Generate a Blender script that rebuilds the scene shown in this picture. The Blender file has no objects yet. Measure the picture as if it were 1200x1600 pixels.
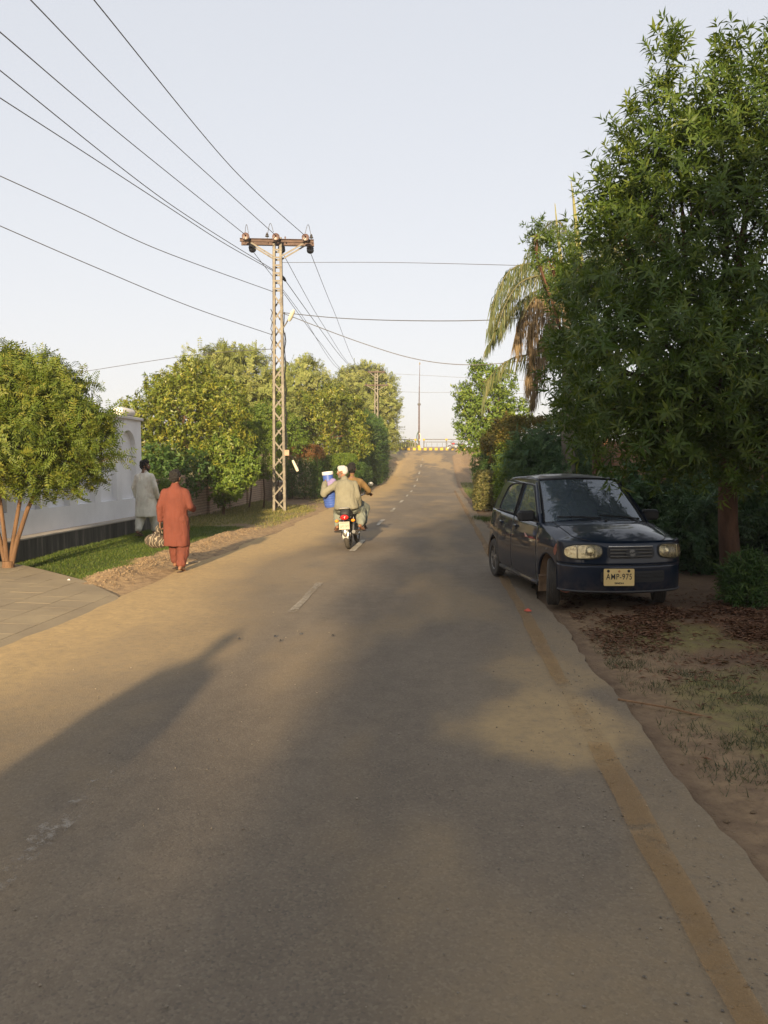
import bpy, bmesh, math, random
import numpy as np
from mathutils import Vector, Matrix, Euler
from mathutils.geometry import tessellate_polygon

R = math.radians
random.seed(7)
rng = np.random.default_rng(7)
scene = bpy.context.scene
COL = scene.collection

# ------------------------------------------------------------------ camera
CAM_H = 1.65
YAW = R(4.1)
PITCH = R(3.62)
FPX = 1202.0
cam_data = bpy.data.cameras.new('camera')
cam_data.sensor_fit = 'VERTICAL'
cam_data.sensor_height = 36.0
cam_data.sensor_width = 27.0
cam_data.lens = FPX / 1600.0 * 36.0
cam_data.clip_start = 0.05
cam_data.clip_end = 6000
cam = bpy.data.objects.new('camera', cam_data)
COL.objects.link(cam)
cam.location = (0, 0, CAM_H)
cam.rotation_euler = (R(90) - PITCH, 0, YAW)
scene.camera = cam

# ------------------------------------------------------------------ sky, sun, exposure
SUN_EL = R(13.5)
SUN_AZ = R(0.7)            # shadows fall along the road, a touch to the right
world = bpy.data.worlds.new('World')
scene.world = world
world.use_nodes = True
wn = world.node_tree
wn.nodes.clear()
w_out = wn.nodes.new('ShaderNodeOutputWorld')
w_bg = wn.nodes.new('ShaderNodeBackground')
w_sky = wn.nodes.new('ShaderNodeTexSky')
w_sky.sky_type = 'NISHITA'
w_sky.sun_disc = False
w_sky.sun_elevation = SUN_EL
w_sky.sun_rotation = R(180) + SUN_AZ
w_sky.altitude = 50
w_sky.air_density = 1.0
w_sky.dust_density = 1.0
w_sky.ozone_density = 1.0
w_hs = wn.nodes.new('ShaderNodeHueSaturation')
w_hs.inputs['Saturation'].default_value = 0.80
w_hs.inputs['Value'].default_value = 1.78
w_gm = wn.nodes.new('ShaderNodeGamma')          # hazy air evens the sky out
w_gm.inputs['Gamma'].default_value = 0.22
w_bg.inputs['Strength'].default_value = 0.15
wn.links.new(w_sky.outputs[0], w_gm.inputs['Color'])
wn.links.new(w_gm.outputs[0], w_hs.inputs['Color'])
w_mx = wn.nodes.new('ShaderNodeMixRGB')         # dusty air, a little warm
w_mx.blend_type = 'MULTIPLY'
w_mx.inputs[0].default_value = 1.0
w_mx.inputs[2].default_value = (1.02, 0.985, 1.0, 1)
wn.links.new(w_hs.outputs[0], w_mx.inputs[1])
wn.links.new(w_mx.outputs[0], w_bg.inputs['Color'])
wn.links.new(w_bg.outputs[0], w_out.inputs['Surface'])

sun_data = bpy.data.lights.new('sun', 'SUN')
sun_data.energy = 4.6
sun_data.angle = R(1.2)
sun_data.color = (1.0, 0.77, 0.47)
sun = bpy.data.objects.new('sun', sun_data)
COL.objects.link(sun)
sun.location = (0, -60, 30)
sun.rotation_euler = (R(90) - SUN_EL, 0, -SUN_AZ)

vs = scene.view_settings
vs.view_transform = 'Standard'
vs.look = 'None'
vs.gamma = 1.0
vs.use_curve_mapping = False
vs.exposure = 1.27
scene.cycles.use_denoising = True
scene.cycles.max_bounces = 8
scene.cycles.transparent_max_bounces = 12

# ------------------------------------------------------------------ helpers
_f = Vector((-math.sin(YAW) * math.cos(PITCH), math.cos(YAW) * math.cos(PITCH), -math.sin(PITCH)))
_r = Vector((math.cos(YAW), math.sin(YAW), 0))
_u = _r.cross(_f)

def ray(px, py):
    return _f * FPX + _r * (px - 600) + _u * (800 - py)

def G(px, py, z=0.0):
    """point of the level z seen at a spot of the survey photograph"""
    d = ray(px, py)
    t = (z - CAM_H) / d.z
    return Vector((d.x * t, d.y * t, z))

def A(px, py, Y):
    """point at the distance Y along the road seen at a spot of the survey photograph"""
    d = ray(px, py)
    t = Y / d.y
    return Vector((d.x * t, Y, CAM_H + d.z * t))

def _hash(ix, iy, iz, s):
    n = (ix * 374761393 + iy * 668265263 + iz * 2147483647 + s * 974634777) & 0xFFFFFFFF
    n = ((n ^ (n >> 13)) * 1274126177) & 0xFFFFFFFF
    n = n ^ (n >> 16)
    return (n & 0xFFFF) / 65535.0

def vnoise(p, seed=0):
    p = np.asarray(p, float)
    i = np.floor(p).astype(np.int64)
    f = p - i
    f = f * f * (3 - 2 * f)
    out = 0
    for dx in (0, 1):
        for dy in (0, 1):
            for dz in (0, 1):
                w = (f[:, 0] if dx else 1 - f[:, 0]) * (f[:, 1] if dy else 1 - f[:, 1]) * (f[:, 2] if dz else 1 - f[:, 2])
                out = out + w * _hash(i[:, 0] + dx, i[:, 1] + dy, i[:, 2] + dz, seed)
    return out

def fbm(p, seed=0, oct=4):
    p = np.asarray(p, float)
    a, s, o = 0.5, 0.0, 0.0
    for k in range(oct):
        o = o + a * vnoise(p * (2 ** k), seed + k * 17)
        s += a
        a *= 0.5
    return o / s

def sstep(a, b, x):
    t = np.clip((x - a) / (b - a), 0, 1)
    return t * t * (3 - 2 * t)

def ramp_z(y):
    """height of the road: level, then the ramp up to the canal bank"""
    y = np.asarray(y, float)
    q = 0.00217 * np.clip(y - 43, 0, 23) ** 2
    s = np.clip(y - 66, 0, 16) * 0.0998
    e = np.clip(y - 82, 0, 8)
    t = 0.0998 * (e - e * e / 16)
    down = -6.0 * sstep(97, 117, y)
    return q + s + t + down

def rz(y):
    return float(ramp_z(np.array([y]))[0])

# ------------------------------------------------------------------ materials
class NT:
    def __init__(self, name):
        self.mat = bpy.data.materials.new(name)
        self.mat.use_nodes = True
        self.t = self.mat.node_tree
        self.t.nodes.clear()
        self.out = self.t.nodes.new('ShaderNodeOutputMaterial')
        self.pos = None
    def n(self, ty, **kw):
        nd = self.t.nodes.new(ty)
        for k, v in kw.items():
            setattr(nd, k, v)
        return nd
    def put(self, sock, v):
        if v is None:
            return
        if isinstance(v, bpy.types.NodeSocket):
            self.t.links.new(v, sock)
        elif isinstance(v, (tuple, list)) and len(v) == 3 and sock.type == 'RGBA':
            sock.default_value = (*v, 1)
        else:
            sock.default_value = v
    def coord(self, kind='Object'):
        return self.n('ShaderNodeTexCoord').outputs[kind]
    def world(self):
        if self.pos is None:
            self.pos = self.n('ShaderNodeNewGeometry').outputs['Position']
        return self.pos
    def scale(self, v, s):
        m = self.n('ShaderNodeMapping')
        self.put(m.inputs['Vector'], v)
        m.inputs['Scale'].default_value = s
        return m.outputs[0]
    def noise(self, v, scale, detail=4, rough=0.55, dist=0.0):
        m = self.n('ShaderNodeTexNoise')
        self.put(m.inputs['Vector'], v)
        m.inputs['Scale'].default_value = scale
        m.inputs['Detail'].default_value = detail
        m.inputs['Roughness'].default_value = rough
        m.inputs['Distortion'].default_value = dist
        return m.outputs['Fac']
    def voro(self, v, scale, feature='F1', out='Distance'):
        m = self.n('ShaderNodeTexVoronoi', feature=feature)
        self.put(m.inputs['Vector'], v)
        m.inputs['Scale'].default_value = scale
        return m.outputs[out]
    def ramp(self, fac, stops):
        m = self.n('ShaderNodeValToRGB')
        el = m.color_ramp.elements
        while len(el) < len(stops):
            el.new(0.5)
        for e, (p, c) in zip(el, stops):
            e.position = p
            e.color = (*c, 1) if len(c) == 3 else c
        self.put(m.inputs[0], fac)
        return m.outputs[0]
    def rng(self, fac, a, b, c=0.0, d=1.0):
        m = self.n('ShaderNodeMapRange')
        self.put(m.inputs[0], fac)
        for i, v in zip((1, 2, 3, 4), (a, b, c, d)):
            m.inputs[i].default_value = v
        return m.outputs[0]
    def mix(self, fac, a, b, mode='MIX'):
        m = self.n('ShaderNodeMixRGB', blend_type=mode)
        self.put(m.inputs[0], fac)
        self.put(m.inputs[1], a)
        self.put(m.inputs[2], b)
        return m.outputs[0]
    def math(self, op, a, b=None):
        m = self.n('ShaderNodeMath', operation=op)
        self.put(m.inputs[0], a)
        self.put(m.inputs[1], b)
        return m.outputs[0]
    def attr(self, name):
        return self.n('ShaderNodeAttribute', attribute_name=name).outputs['Fac']
    def bump(self, h, strength=0.3, dist=0.01):
        m = self.n('ShaderNodeBump')
        m.inputs['Strength'].default_value = strength
        m.inputs['Distance'].default_value = dist
        self.put(m.inputs['Height'], h)
        return m.outputs[0]
    def bsdf(self, col, rough=0.7, metal=0.0, normal=None, spec=0.5, coat=0.0, **kw):
        m = self.n('ShaderNodeBsdfPrincipled')
        self.put(m.inputs['Base Color'], col)
        self.put(m.inputs['Roughness'], rough)
        self.put(m.inputs['Metallic'], metal)
        self.put(m.inputs['Specular IOR Level'], spec)
        self.put(m.inputs['Coat Weight'], coat)
        for k, v in kw.items():
            self.put(m.inputs[k.replace('_', ' ')], v)
        if normal is not None:
            self.put(m.inputs['Normal'], normal)
        return m.outputs[0]
    def done(self, sh):
        self.t.links.new(sh, self.out.inputs['Surface'])
        return self.mat

def lerp3(c, k):
    return tuple(min(1, x * k) for x in c)

def mk(name, col, rough=0.6, metal=0.0, var=0.18, scale=6.0, bump=0.1, bscale=60.0, spec=0.4, coat=0.0, col2=None, kind='Object'):
    """plain material with uneven colour and fine relief"""
    t = NT(name)
    v = t.coord(kind)
    n1 = t.noise(v, scale, 5, 0.6)
    c2 = col2 or lerp3(col, 1 - 1.6 * var)
    c = t.ramp(n1, [(0.3, c2), (0.7, lerp3(col, 1 + var))])
    n2 = t.noise(v, bscale, 3)
    rr = t.rng(n1, 0.2, 0.8, max(0.03, rough - 0.08), min(1, rough + 0.08))
    return t.done(t.bsdf(c, rr, metal, t.bump(n2, bump, 0.01) if bump else None, spec, coat))

def leaf_mat(name, c1, c2, c3, trans=0.32, rough=0.5, spec=0.3):
    t = NT(name)
    r = t.attr('rnd')
    c = t.ramp(r, [(0.05, c1), (0.55, c2), (0.97, c3)])
    p = t.bsdf(c, rough, 0, None, spec)
    tr = t.n('ShaderNodeBsdfTranslucent')
    t.put(tr.inputs[0], t.mix(1.0, c, (1.0, 0.95, 0.45), 'MULTIPLY'))
    ms = t.n('ShaderNodeMixShader')
    ms.inputs[0].default_value = trans
    t.t.links.new(p, ms.inputs[1])
    t.t.links.new(tr.outputs[0], ms.inputs[2])
    return t.done(ms.outputs[0])

# ------------------------------------------------------------------ objects
def props(o, label=None, cat=None, group=None, kind=None):
    if label: o['label'] = label
    if cat: o['category'] = cat
    if group: o['group'] = group
    if kind: o['kind'] = kind
    return o

def thing(name, label, cat, loc=(0, 0, 0), rz_=0.0, group=None):
    o = bpy.data.objects.new(name, None)
    o.empty_display_size = 0.2
    COL.objects.link(o)
    o.location = loc
    o.rotation_euler = (0, 0, rz_)
    return props(o, label, cat, group)

def link(name, me, mat=None, parent=None):
    if mat is not None and len(me.materials) == 0:
        for m in (mat if isinstance(mat, (list, tuple)) else [mat]):
            me.materials.append(m)
    o = bpy.data.objects.new(name, me)
    COL.objects.link(o)
    if parent is not None:
        o.parent = parent
    return o

def copy_tree(o, parent=None):
    c = o.copy()
    COL.objects.link(c)
    c.parent = parent
    for ch in list(o.children):
        copy_tree(ch, c)
    return c

def frame_from(z, hint=Vector((0, 0, 1))):
    z = Vector(z).normalized()
    if abs(z.dot(hint)) > 0.98:
        hint = Vector((1, 0, 0))
    x = hint.cross(z).normalized()
    y = z.cross(x)
    return Matrix((x, y, z)).transposed()

class MB:
    def __init__(self):
        self.v, self.f, self.m = [], [], []
    def add(self, vs_, fs, mat=0):
        o = len(self.v)
        self.v += [tuple(p) for p in vs_]
        self.f += [tuple(i + o for i in q) for q in fs]
        self.m += [mat] * len(fs)
        return self
    def box(self, c, s, M=None, mat=0):
        c = Vector(c)
        pts = []
        for dx in (-.5, .5):
            for dy in (-.5, .5):
                for dz in (-.5, .5):
                    p = Vector((dx * s[0], dy * s[1], dz * s[2]))
                    if M is not None:
                        p = M @ p
                    pts.append(c + p)
        return self.add(pts, [(0, 1, 3, 2), (4, 6, 7, 5), (0, 4, 5, 1), (2, 3, 7, 6), (0, 2, 6, 4), (1, 5, 7, 3)], mat)
    def bar(self, a, b, w, h=None, mat=0, hint=Vector((0, 0, 1))):
        a, b = Vector(a), Vector(b)
        M = frame_from(b - a, hint)
        return self.box((a + b) / 2, (w, h or w, (b - a).length), M, mat)
    def tube(self, pts, rad, seg=8, cap=True, mat=0, flat=1.0):
        pts = [Vector(p) for p in pts]
        if not hasattr(rad, '__len__'):
            rad = [rad] * len(pts)
        vs_, fs = [], []
        prev = None
        for i, p in enumerate(pts):
            d = pts[min(i + 1, len(pts) - 1)] - pts[max(i - 1, 0)]
            if d.length < 1e-9:
                d = Vector((0, 0, 1))
            if prev is None:
                M = frame_from(d)
                prev = M.col[0].copy()
            z = d.normalized()
            x = (prev - z * prev.dot(z))
            x = x.normalized() if x.length > 1e-6 else frame_from(z).col[0]
            y = z.cross(x)
            prev = x
            for k in range(seg):
                a = 2 * math.pi * k / seg
                vs_.append(p + (x * math.cos(a) + y * math.sin(a) * flat) * rad[i])
        for i in range(len(pts) - 1):
            for k in range(seg):
                k2 = (k + 1) % seg
                fs.append((i * seg + k, i * seg + k2, (i + 1) * seg + k2, (i + 1) * seg + k))
        if cap:
            fs.append(tuple(reversed(range(seg))))
            fs.append(tuple((len(pts) - 1) * seg + k for k in range(seg)))
        return self.add(vs_, fs, mat)
    def lathe(self, prof, seg=24, M=None, mat=0, close=False):
        vs_, fs = [], []
        for r, z in prof:
            for k in range(seg):
                a = 2 * math.pi * k / seg
                p = Vector((r * math.cos(a), r * math.sin(a), z))
                vs_.append(M @ p if M is not None else p)
        n = len(prof)
        for i in range(n - 1 + (1 if close else 0)):
            for k in range(seg):
                k2 = (k + 1) % seg
                j = (i + 1) % n
                fs.append((i * seg + k, i * seg + k2, j * seg + k2, j * seg + k))
        return self.add(vs_, fs, mat)
    def grid(self, fn, nu, nv, mat=0, flip=False):
        vs_ = [fn(i / nu, j / nv) for i in range(nu + 1) for j in range(nv + 1)]
        fs = []
        for i in range(nu):
            for j in range(nv):
                q = (i * (nv + 1) + j, (i + 1) * (nv + 1) + j, (i + 1) * (nv + 1) + j + 1, i * (nv + 1) + j + 1)
                fs.append(tuple(reversed(q)) if flip else q)
        return self.add(vs_, fs, mat)
    def poly(self, loops, fn, mat=0):
        """filled outline (first loop) with holes, mapped through fn(a, b)"""
        L = [[Vector((p[0], p[1], 0)) for p in lp] for lp in loops]
        tri = tessellate_polygon(L)
        flat = [p for lp in L for p in lp]
        return self.add([fn(p.x, p.y) for p in flat], [tuple(t) for t in tri], mat)
    def capsule(self, a, ra, b, rb, seg=14, flat=None):
        """tapered round limb; flat = (axis, factor) squashes it across that axis"""
        a, b = Vector(a), Vector(b)
        d = (b - a)
        L = d.length
        z = d.normalized() if L > 1e-6 else Vector((0, 0, 1))
        pts, rad = [], []
        for k in range(5):
            t = math.pi / 2 * k / 4
            pts.append(a - z * ra * math.cos(t)); rad.append(max(1e-4, ra * math.sin(t)))
        for k in range(5):
            t = math.pi / 2 * k / 4
            pts.append(b + z * rb * math.sin(t)); rad.append(max(1e-4, rb * math.cos(t)))
        o = len(self.v)
        self.tube(pts, rad, seg)
        if flat:
            ax = Vector(flat[0]).normalized()
            c = (a + b) / 2
            for i in range(o, len(self.v)):
                p = Vector(self.v[i])
                base = a + z * (p - a).dot(z)
                off = p - base
                self.v[i] = tuple(base + off - ax * off.dot(ax) * (1 - flat[1]))
        return self
    def ball(self, c, r, seg=14):
        if not hasattr(r, '__len__'):
            r = (r, r, r)
        prof = [(max(1e-4, math.sin(math.pi * k / 10)), -math.cos(math.pi * k / 10)) for k in range(11)]
        M = Matrix.Translation(Vector(c)) @ Matrix.Diagonal((*r, 1))
        o = len(self.v)
        self.lathe(prof, seg, M)
        self.f.append(tuple(reversed(range(o, o + seg)))); self.m.append(0)
        self.f.append(tuple(range(len(self.v) - seg, len(self.v)))); self.m.append(0)
        return self
    def loft(self, rings, seg=24, power=2.0):
        """closed loft through level ellipses (x, y, z, rx, ry)"""
        vs_, fs = [], []
        for (cx, cy, cz, rx, ry) in rings:
            for k in range(seg):
                a = 2 * math.pi * k / seg
                ca, sa = math.cos(a), math.sin(a)
                e = 2.0 / power
                vs_.append((cx + rx * math.copysign(abs(ca) ** e, ca), cy + ry * math.copysign(abs(sa) ** e, sa), cz))
        n = len(rings)
        for i in range(n - 1):
            for k in range(seg):
                k2 = (k + 1) % seg
                fs.append((i * seg + k, i * seg + k2, (i + 1) * seg + k2, (i + 1) * seg + k))
        fs.append(tuple(reversed(range(seg))))
        fs.append(tuple((n - 1) * seg + k for k in range(seg)))
        return self.add(vs_, fs)
    def mesh(self, name, smooth=True, angle=38):
        me = bpy.data.meshes.new(name)
        me.from_pydata(self.v, [], self.f)
        if any(self.m):
            me.polygons.foreach_set('material_index', self.m)
        bm = bmesh.new()
        bm.from_mesh(me)
        bmesh.ops.recalc_face_normals(bm, faces=bm.faces)
        bm.to_mesh(me)
        bm.free()
        if smooth:
            me.polygons.foreach_set('use_smooth', [True] * len(me.polygons))
            me.set_sharp_from_angle(angle=R(angle))
        me.update()
        return me
    def build(self, name, mat=None, parent=None, smooth=True, bevel=0.0, angle=38):
        o = link(name, self.mesh(name, smooth, angle), mat, parent)
        if bevel:
            b = o.modifiers.new('edge', 'BEVEL')
            b.width = bevel
            b.segments = 2
            b.limit_method = 'ANGLE'
            b.angle_limit = R(40)
        return o
    def fused(self, name, mat, parent, voxel=0.012, smooth=4, wrinkle=0.0, wscale=(9, 9, 4), seed=1):
        """one continuous skin grown round the collected shapes"""
        me = bpy.data.meshes.new(name)
        me.from_pydata(self.v, [], self.f)
        o = bpy.data.objects.new('tmp', me)
        COL.objects.link(o)
        m = o.modifiers.new('r', 'REMESH'); m.mode = 'VOXEL'; m.voxel_size = voxel
        s = o.modifiers.new('s', 'SMOOTH'); s.factor = 0.5; s.iterations = smooth
        dg = bpy.context.evaluated_depsgraph_get()
        dg.update()
        new = bpy.data.meshes.new_from_object(o.evaluated_get(dg))
        bpy.data.objects.remove(o)
        bpy.data.meshes.remove(me)
        new.name = name
        if wrinkle:
            n = len(new.vertices)
            co = np.zeros(n * 3); new.vertices.foreach_get('co', co); co = co.reshape(-1, 3)
            no = np.zeros(n * 3); new.vertices.foreach_get('normal', no); no = no.reshape(-1, 3)
            w = fbm(co * np.array(wscale) + 40, seed, 3) - 0.5
            w += 0.5 * (np.abs(fbm(co * np.array(wscale) * 1.7 + 9, seed + 5, 2) - 0.5) - 0.15)
            co = co + no * (w * wrinkle * 2)[:, None]
            new.vertices.foreach_set('co', co.ravel())
        new.polygons.foreach_set('use_smooth', [True] * len(new.polygons))
        new.materials.clear()
        new.update()
        return link(name, new, mat, parent)

def fast_quads(name, verts, attrs=None, smooth=False, nv=4):
    """mesh from (n*nv, 3) corner array, one face for each nv corners"""
    me = bpy.data.meshes.new(name)
    n = len(verts)
    q = n // nv
    me.vertices.add(n)
    me.vertices.foreach_set('co', np.ascontiguousarray(verts, dtype=np.float32).ravel())
    me.loops.add(n)
    me.loops.foreach_set('vertex_index', np.arange(n, dtype=np.int32))
    me.polygons.add(q)
    me.polygons.foreach_set('loop_start', np.arange(0, n, nv, dtype=np.int32))
    me.update(calc_edges=True)
    for k, v in (attrs or {}).items():
        a = me.attributes.new(k, 'FLOAT', 'FACE')
        a.data.foreach_set('value', np.ascontiguousarray(v, dtype=np.float32))
    return me
# ------------------------------------------------------------------ the ground, road and verges
X_L, X_R = -3.95, 1.27            # edges of the asphalt
def right_edge(y):
    y = np.asarray(y, float)
    p = np.stack([y * 0.9, y * 0 + 3, y * 0], -1)
    e = X_R + (fbm(p, 3, 4) - 0.5) * 0.14 + (vnoise(p * 7, 9) - 0.5) * 0.05
    return e + 1.7 * sstep(77, 88, y)
def left_edge(y):
    y = np.asarray(y, float)
    p = np.stack([y * 0.5, y * 0 + 8, y * 0], -1)
    return X_L + (fbm(p, 5, 4) - 0.5) * 0.5 - 3.4 * sstep(74, 88, y)

def axis(parts):
    out = []
    for a, b, s in parts:
        n = max(1, int(round((b - a) / s)))
        out += list(np.linspace(a, b, n, endpoint=False))
    out.append(parts[-1][1])
    return np.array(out)

def sheet(name, X, Y, Z, attrs, mat):
    nx, ny = X.shape
    me = bpy.data.meshes.new(name)
    co = np.stack([X, Y, Z], -1).reshape(-1, 3)
    i, j = np.meshgrid(np.arange(nx - 1), np.arange(ny - 1), indexing='ij')
    a = (i * ny + j).ravel()
    q = np.stack([a, a + ny, a + ny + 1, a + 1], -1).astype(np.int32)
    me.vertices.add(len(co)); me.vertices.foreach_set('co', co.astype(np.float32).ravel())
    me.loops.add(q.size); me.loops.foreach_set('vertex_index', q.ravel())
    me.polygons.add(len(q)); me.polygons.foreach_set('loop_start', np.arange(0, q.size, 4, dtype=np.int32))
    me.update(calc_edges=True)
    me.polygons.foreach_set('use_smooth', [True] * len(q))
    for k, v in attrs.items():
        at = me.attributes.new(k, 'FLOAT', 'POINT')
        at.data.foreach_set('value', v.astype(np.float32).ravel())
    o = link(name, me, mat)
    o['kind'] = 'structure'
    return o

# lawn mask, bank mask and so on are shared by the ground and by what grows on it
def f_lawn(x, y):
    p = np.stack([x * 1.1, y * 1.1, x * 0], -1)
    n = fbm(p, 21, 3) - 0.5
    inner = sstep(-7.3, -7.0, x) * (1 - sstep(-5.25, -4.95, x + n * 0.5)) * sstep(9.9, 10.4, y) * (1 - sstep(18.2, 20.5, y + n * 2))
    # the driveway cuts its near corner
    cut = sstep(-0.15, 0.15, (y - 9.4) * 2.6 - (-4.05 - x) * 2.3)
    return inner * cut
def f_bank(x, y):
    p = np.stack([x * 1.7, y * 1.2, x * 0], -1)
    n = fbm(p, 31, 3) - 0.5
    c = np.exp(-((x + 4.72 + n * 0.35) / 0.30) ** 2)
    return c * sstep(9.3, 10.6, y) * (1 - sstep(17.5, 20.5, y))
def f_dry(x, y):
    """thin dry grass"""
    p = np.stack([x * 0.55, y * 0.35, x * 0 + 4], -1)
    n = fbm(p, 41, 4)
    left = (1 - sstep(-4.7, -4.25, x)) * sstep(18.5, 20.5, y)
    left = left * sstep(0.34, 0.54, n)
    q = np.stack([x * 0.9, y * 0.9, x * 0 + 9], -1)
    m = fbm(q, 43, 4)
    right = sstep(1.5, 1.9, x) * (1 - sstep(8.2, 9.0, y)) * sstep(0.52, 0.66, m)
    far = sstep(1.5, 1.8, x) * sstep(27, 30, y) * (1 - sstep(52, 58, y)) * 0.95
    return np.clip(left + right + far, 0, 1)

xs = axis([(-900, -120, 60), (-120, -30, 10), (-30, -9, 1.5), (-9, -3.2, 0.11), (-3.2, 0.9, 0.5), (0.9, 7.5, 0.11), (7.5, 30, 1.5), (30, 120, 10), (120, 900, 60)])
ys = axis([(-120, -30, 10), (-30, 1.2, 1.2), (1.2, 24, 0.14), (24, 45, 0.4), (45, 130, 1.0), (130, 300, 10), (300, 2500, 110)])
GX, GY = np.meshgrid(xs, ys, indexing='ij')
fx, fy = GX.ravel(), GY.ravel()
lawn = f_lawn(fx, fy); bank = f_bank(fx, fy); dry = f_dry(fx, fy)
pz = np.stack([fx, fy, fx * 0], -1)
z = ramp_z(fy) - 0.035
n_fine = fbm(pz * 3.1, 51, 4) - 0.5
n_big = fbm(pz * 0.45, 53, 3) - 0.5
off_l = 1 - sstep(-4.6, -4.0, fx)
off_r = sstep(1.35, 1.9, fx)
off = np.maximum(off_l, off_r)
z = z + off * (n_fine * 0.06 + n_big * 0.10 + 0.02) * sstep(0, 3, fy) * np.where(fx < 0, 0.55, 1.0)
z = z + bank * (0.10 + n_fine * 0.12) + lawn * 0.03
z = z + off_r * 0.05 * sstep(2.0, 5.0, fx)
under = sstep(-4.05, -3.8, fx) * (1 - sstep(0.80, 1.02, fx))
z = z - under * 0.05
z = z - 0.05 * sstep(3.8, 5.5, -fx) * (1 - sstep(9.2, 11.6, fy + (fx + 4.05) * 0.88))     # beneath the paved entrance
litter = off_r * np.exp(-(((fx - 3.3) / 1.3) ** 2 + ((fy - 7.9) / 1.35) ** 2))
sandy = np.clip((1 - sstep(0.0, 1.2, np.abs(fx + 4.3))) + bank * 0.8 + sstep(1.25, 1.5, fx) * (1 - sstep(1.9, 2.6, fx)) * 0.4 + sstep(50, 70, fy) * 0.6, 0, 1)

t = NT('ground_dirt')
wp = t.world()
n1 = t.noise(wp, 1.3, 6, 0.62)
n2 = t.noise(wp, 9.0, 5, 0.6)
n3 = t.noise(wp, 70.0, 3)
soil = t.ramp(n1, [(0.28, (0.100, 0.066, 0.043)), (0.5, (0.155, 0.104, 0.066)), (0.74, (0.215, 0.150, 0.096))])
soil = t.mix(t.rng(n2, 0.42, 0.75, 0, .7), soil, (0.21, 0.148, 0.092))
soil = t.mix(t.math('MULTIPLY', t.attr('sandy'), t.rng(n2, 0.25, 0.6)), soil, (0.40, 0.275, 0.150))
soil = t.mix(t.math('MULTIPLY', t.attr('litter'), t.rng(n2, 0.38, 0.6)), soil, (0.135, 0.058, 0.030))
gr = t.ramp(n2, [(0.3, (0.050, 0.078, 0.016)), (0.7, (0.10, 0.125, 0.030))])
soil = t.mix(t.math('MULTIPLY', t.attr('lawn'), 0.95), soil, gr)
dg_ = t.ramp(n2, [(0.3, (0.12, 0.125, 0.038)), (0.7, (0.23, 0.195, 0.075))])
soil = t.mix(t.math('MULTIPLY', t.attr('dry'), t.rng(n2, 0.3, 0.62, 0.2, 0.9)), soil, dg_)
peb = t.voro(wp, 26.0)
hh = t.math('ADD', t.math('MULTIPLY', n2, 0.7), t.math('MULTIPLY', n3, 0.4))
hh = t.math('ADD', hh, t.math('MULTIPLY', t.rng(peb, 0.0, 0.35, 1.0, 0.0), 0.35))
M_GROUND = t.done(t.bsdf(soil, 0.95, 0, t.bump(hh, 0.75, 0.03), 0.15))
sh = GX.shape
sheet('ground', GX, GY, z.reshape(sh), dict(lawn=lawn, dry=dry, litter=litter, sandy=sandy), M_GROUND)

def ground_z(x, y):
    """nearest height of the finished ground sheet"""
    i = int(np.clip(np.searchsorted(xs, x), 1, len(xs) - 1)); j = int(np.clip(np.searchsorted(ys, y), 1, len(ys) - 1))
    Z = zgrid
    tx = (x - xs[i - 1]) / (xs[i] - xs[i - 1]); ty = (y - ys[j - 1]) / (ys[j] - ys[j - 1])
    return float((Z[i - 1, j - 1] * (1 - tx) + Z[i, j - 1] * tx) * (1 - ty) + (Z[i - 1, j] * (1 - tx) + Z[i, j] * tx) * ty)
zgrid = z.reshape(sh)
def ground_zs(x, y):
    i = np.clip(np.searchsorted(xs, x), 1, len(xs) - 1); j = np.clip(np.searchsorted(ys, y), 1, len(ys) - 1)
    tx = (x - xs[i - 1]) / (xs[i] - xs[i - 1]); ty = (y - ys[j - 1]) / (ys[j] - ys[j - 1])
    Z = zgrid
    return (Z[i - 1, j - 1] * (1 - tx) + Z[i, j - 1] * tx) * (1 - ty) + (Z[i - 1, j] * (1 - tx) + Z[i, j] * tx) * ty

# --- asphalt
ys_r = axis([(-60, 0, 1.0), (0, 26, 0.10), (26, 60, 0.35), (60, 86.5, 0.5)])
nu = 66
U = np.linspace(0, 1, nu)
le, re = left_edge(ys_r), right_edge(ys_r)
RX = le[None, :] + (re - le)[None, :] * U[:, None]
RY = np.repeat(ys_r[None, :], nu, 0)
fx, fy = RX.ravel(), RY.ravel()
p = np.stack([fx, fy * 0.45, fx * 0], -1)
nn = fbm(p * 1.0, 61, 5)
n4 = fbm(np.stack([fx * 2.5, fy * 1.1, fx * 0], -1), 63, 4)
dl = fx - np.repeat(le[None, :], nu, 0).ravel()
dr = np.repeat(re[None, :], nu, 0).ravel() - fx
dust = 1.0 - sstep(0.35, 2.3, dl + (nn - 0.5) * 1.6)                      # sand blown in from the left
dust = np.maximum(dust, 0.15 * (1 - sstep(0.0, 0.55, dr + (n4 - 0.5) * 0.6)))
def patch(cx, cy, rx, ry, k):
    d = np.sqrt(((fx - cx) / rx) ** 2 + ((fy - cy) / ry) ** 2) + (n4 - 0.5) * 1.3
    return k * (1 - sstep(0.55, 1.15, d))
dust = np.maximum(dust, patch(0.78, 5.0, 0.62, 0.75, 0.75))
dust = np.maximum(dust, patch(0.95, 6.0, 0.5, 0.6, 0.45))
dust = np.maximum(dust, patch(-0.9, 76, 1.4, 7, 0.8))
dust = np.maximum(dust, patch(0.5, 69, 1.0, 4, 0.6))
dust = np.maximum(dust, patch(-3.0, 70, 1.3, 20, 0.7))
dust = np.maximum(dust, 0.25 * sstep(0.52, 0.75, nn))
zz = ramp_z(fy) + (fbm(p * 0.7, 65, 2) - 0.5) * 0.012 - 0.012 * (1 - sstep(0, 0.25, dr))
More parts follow.
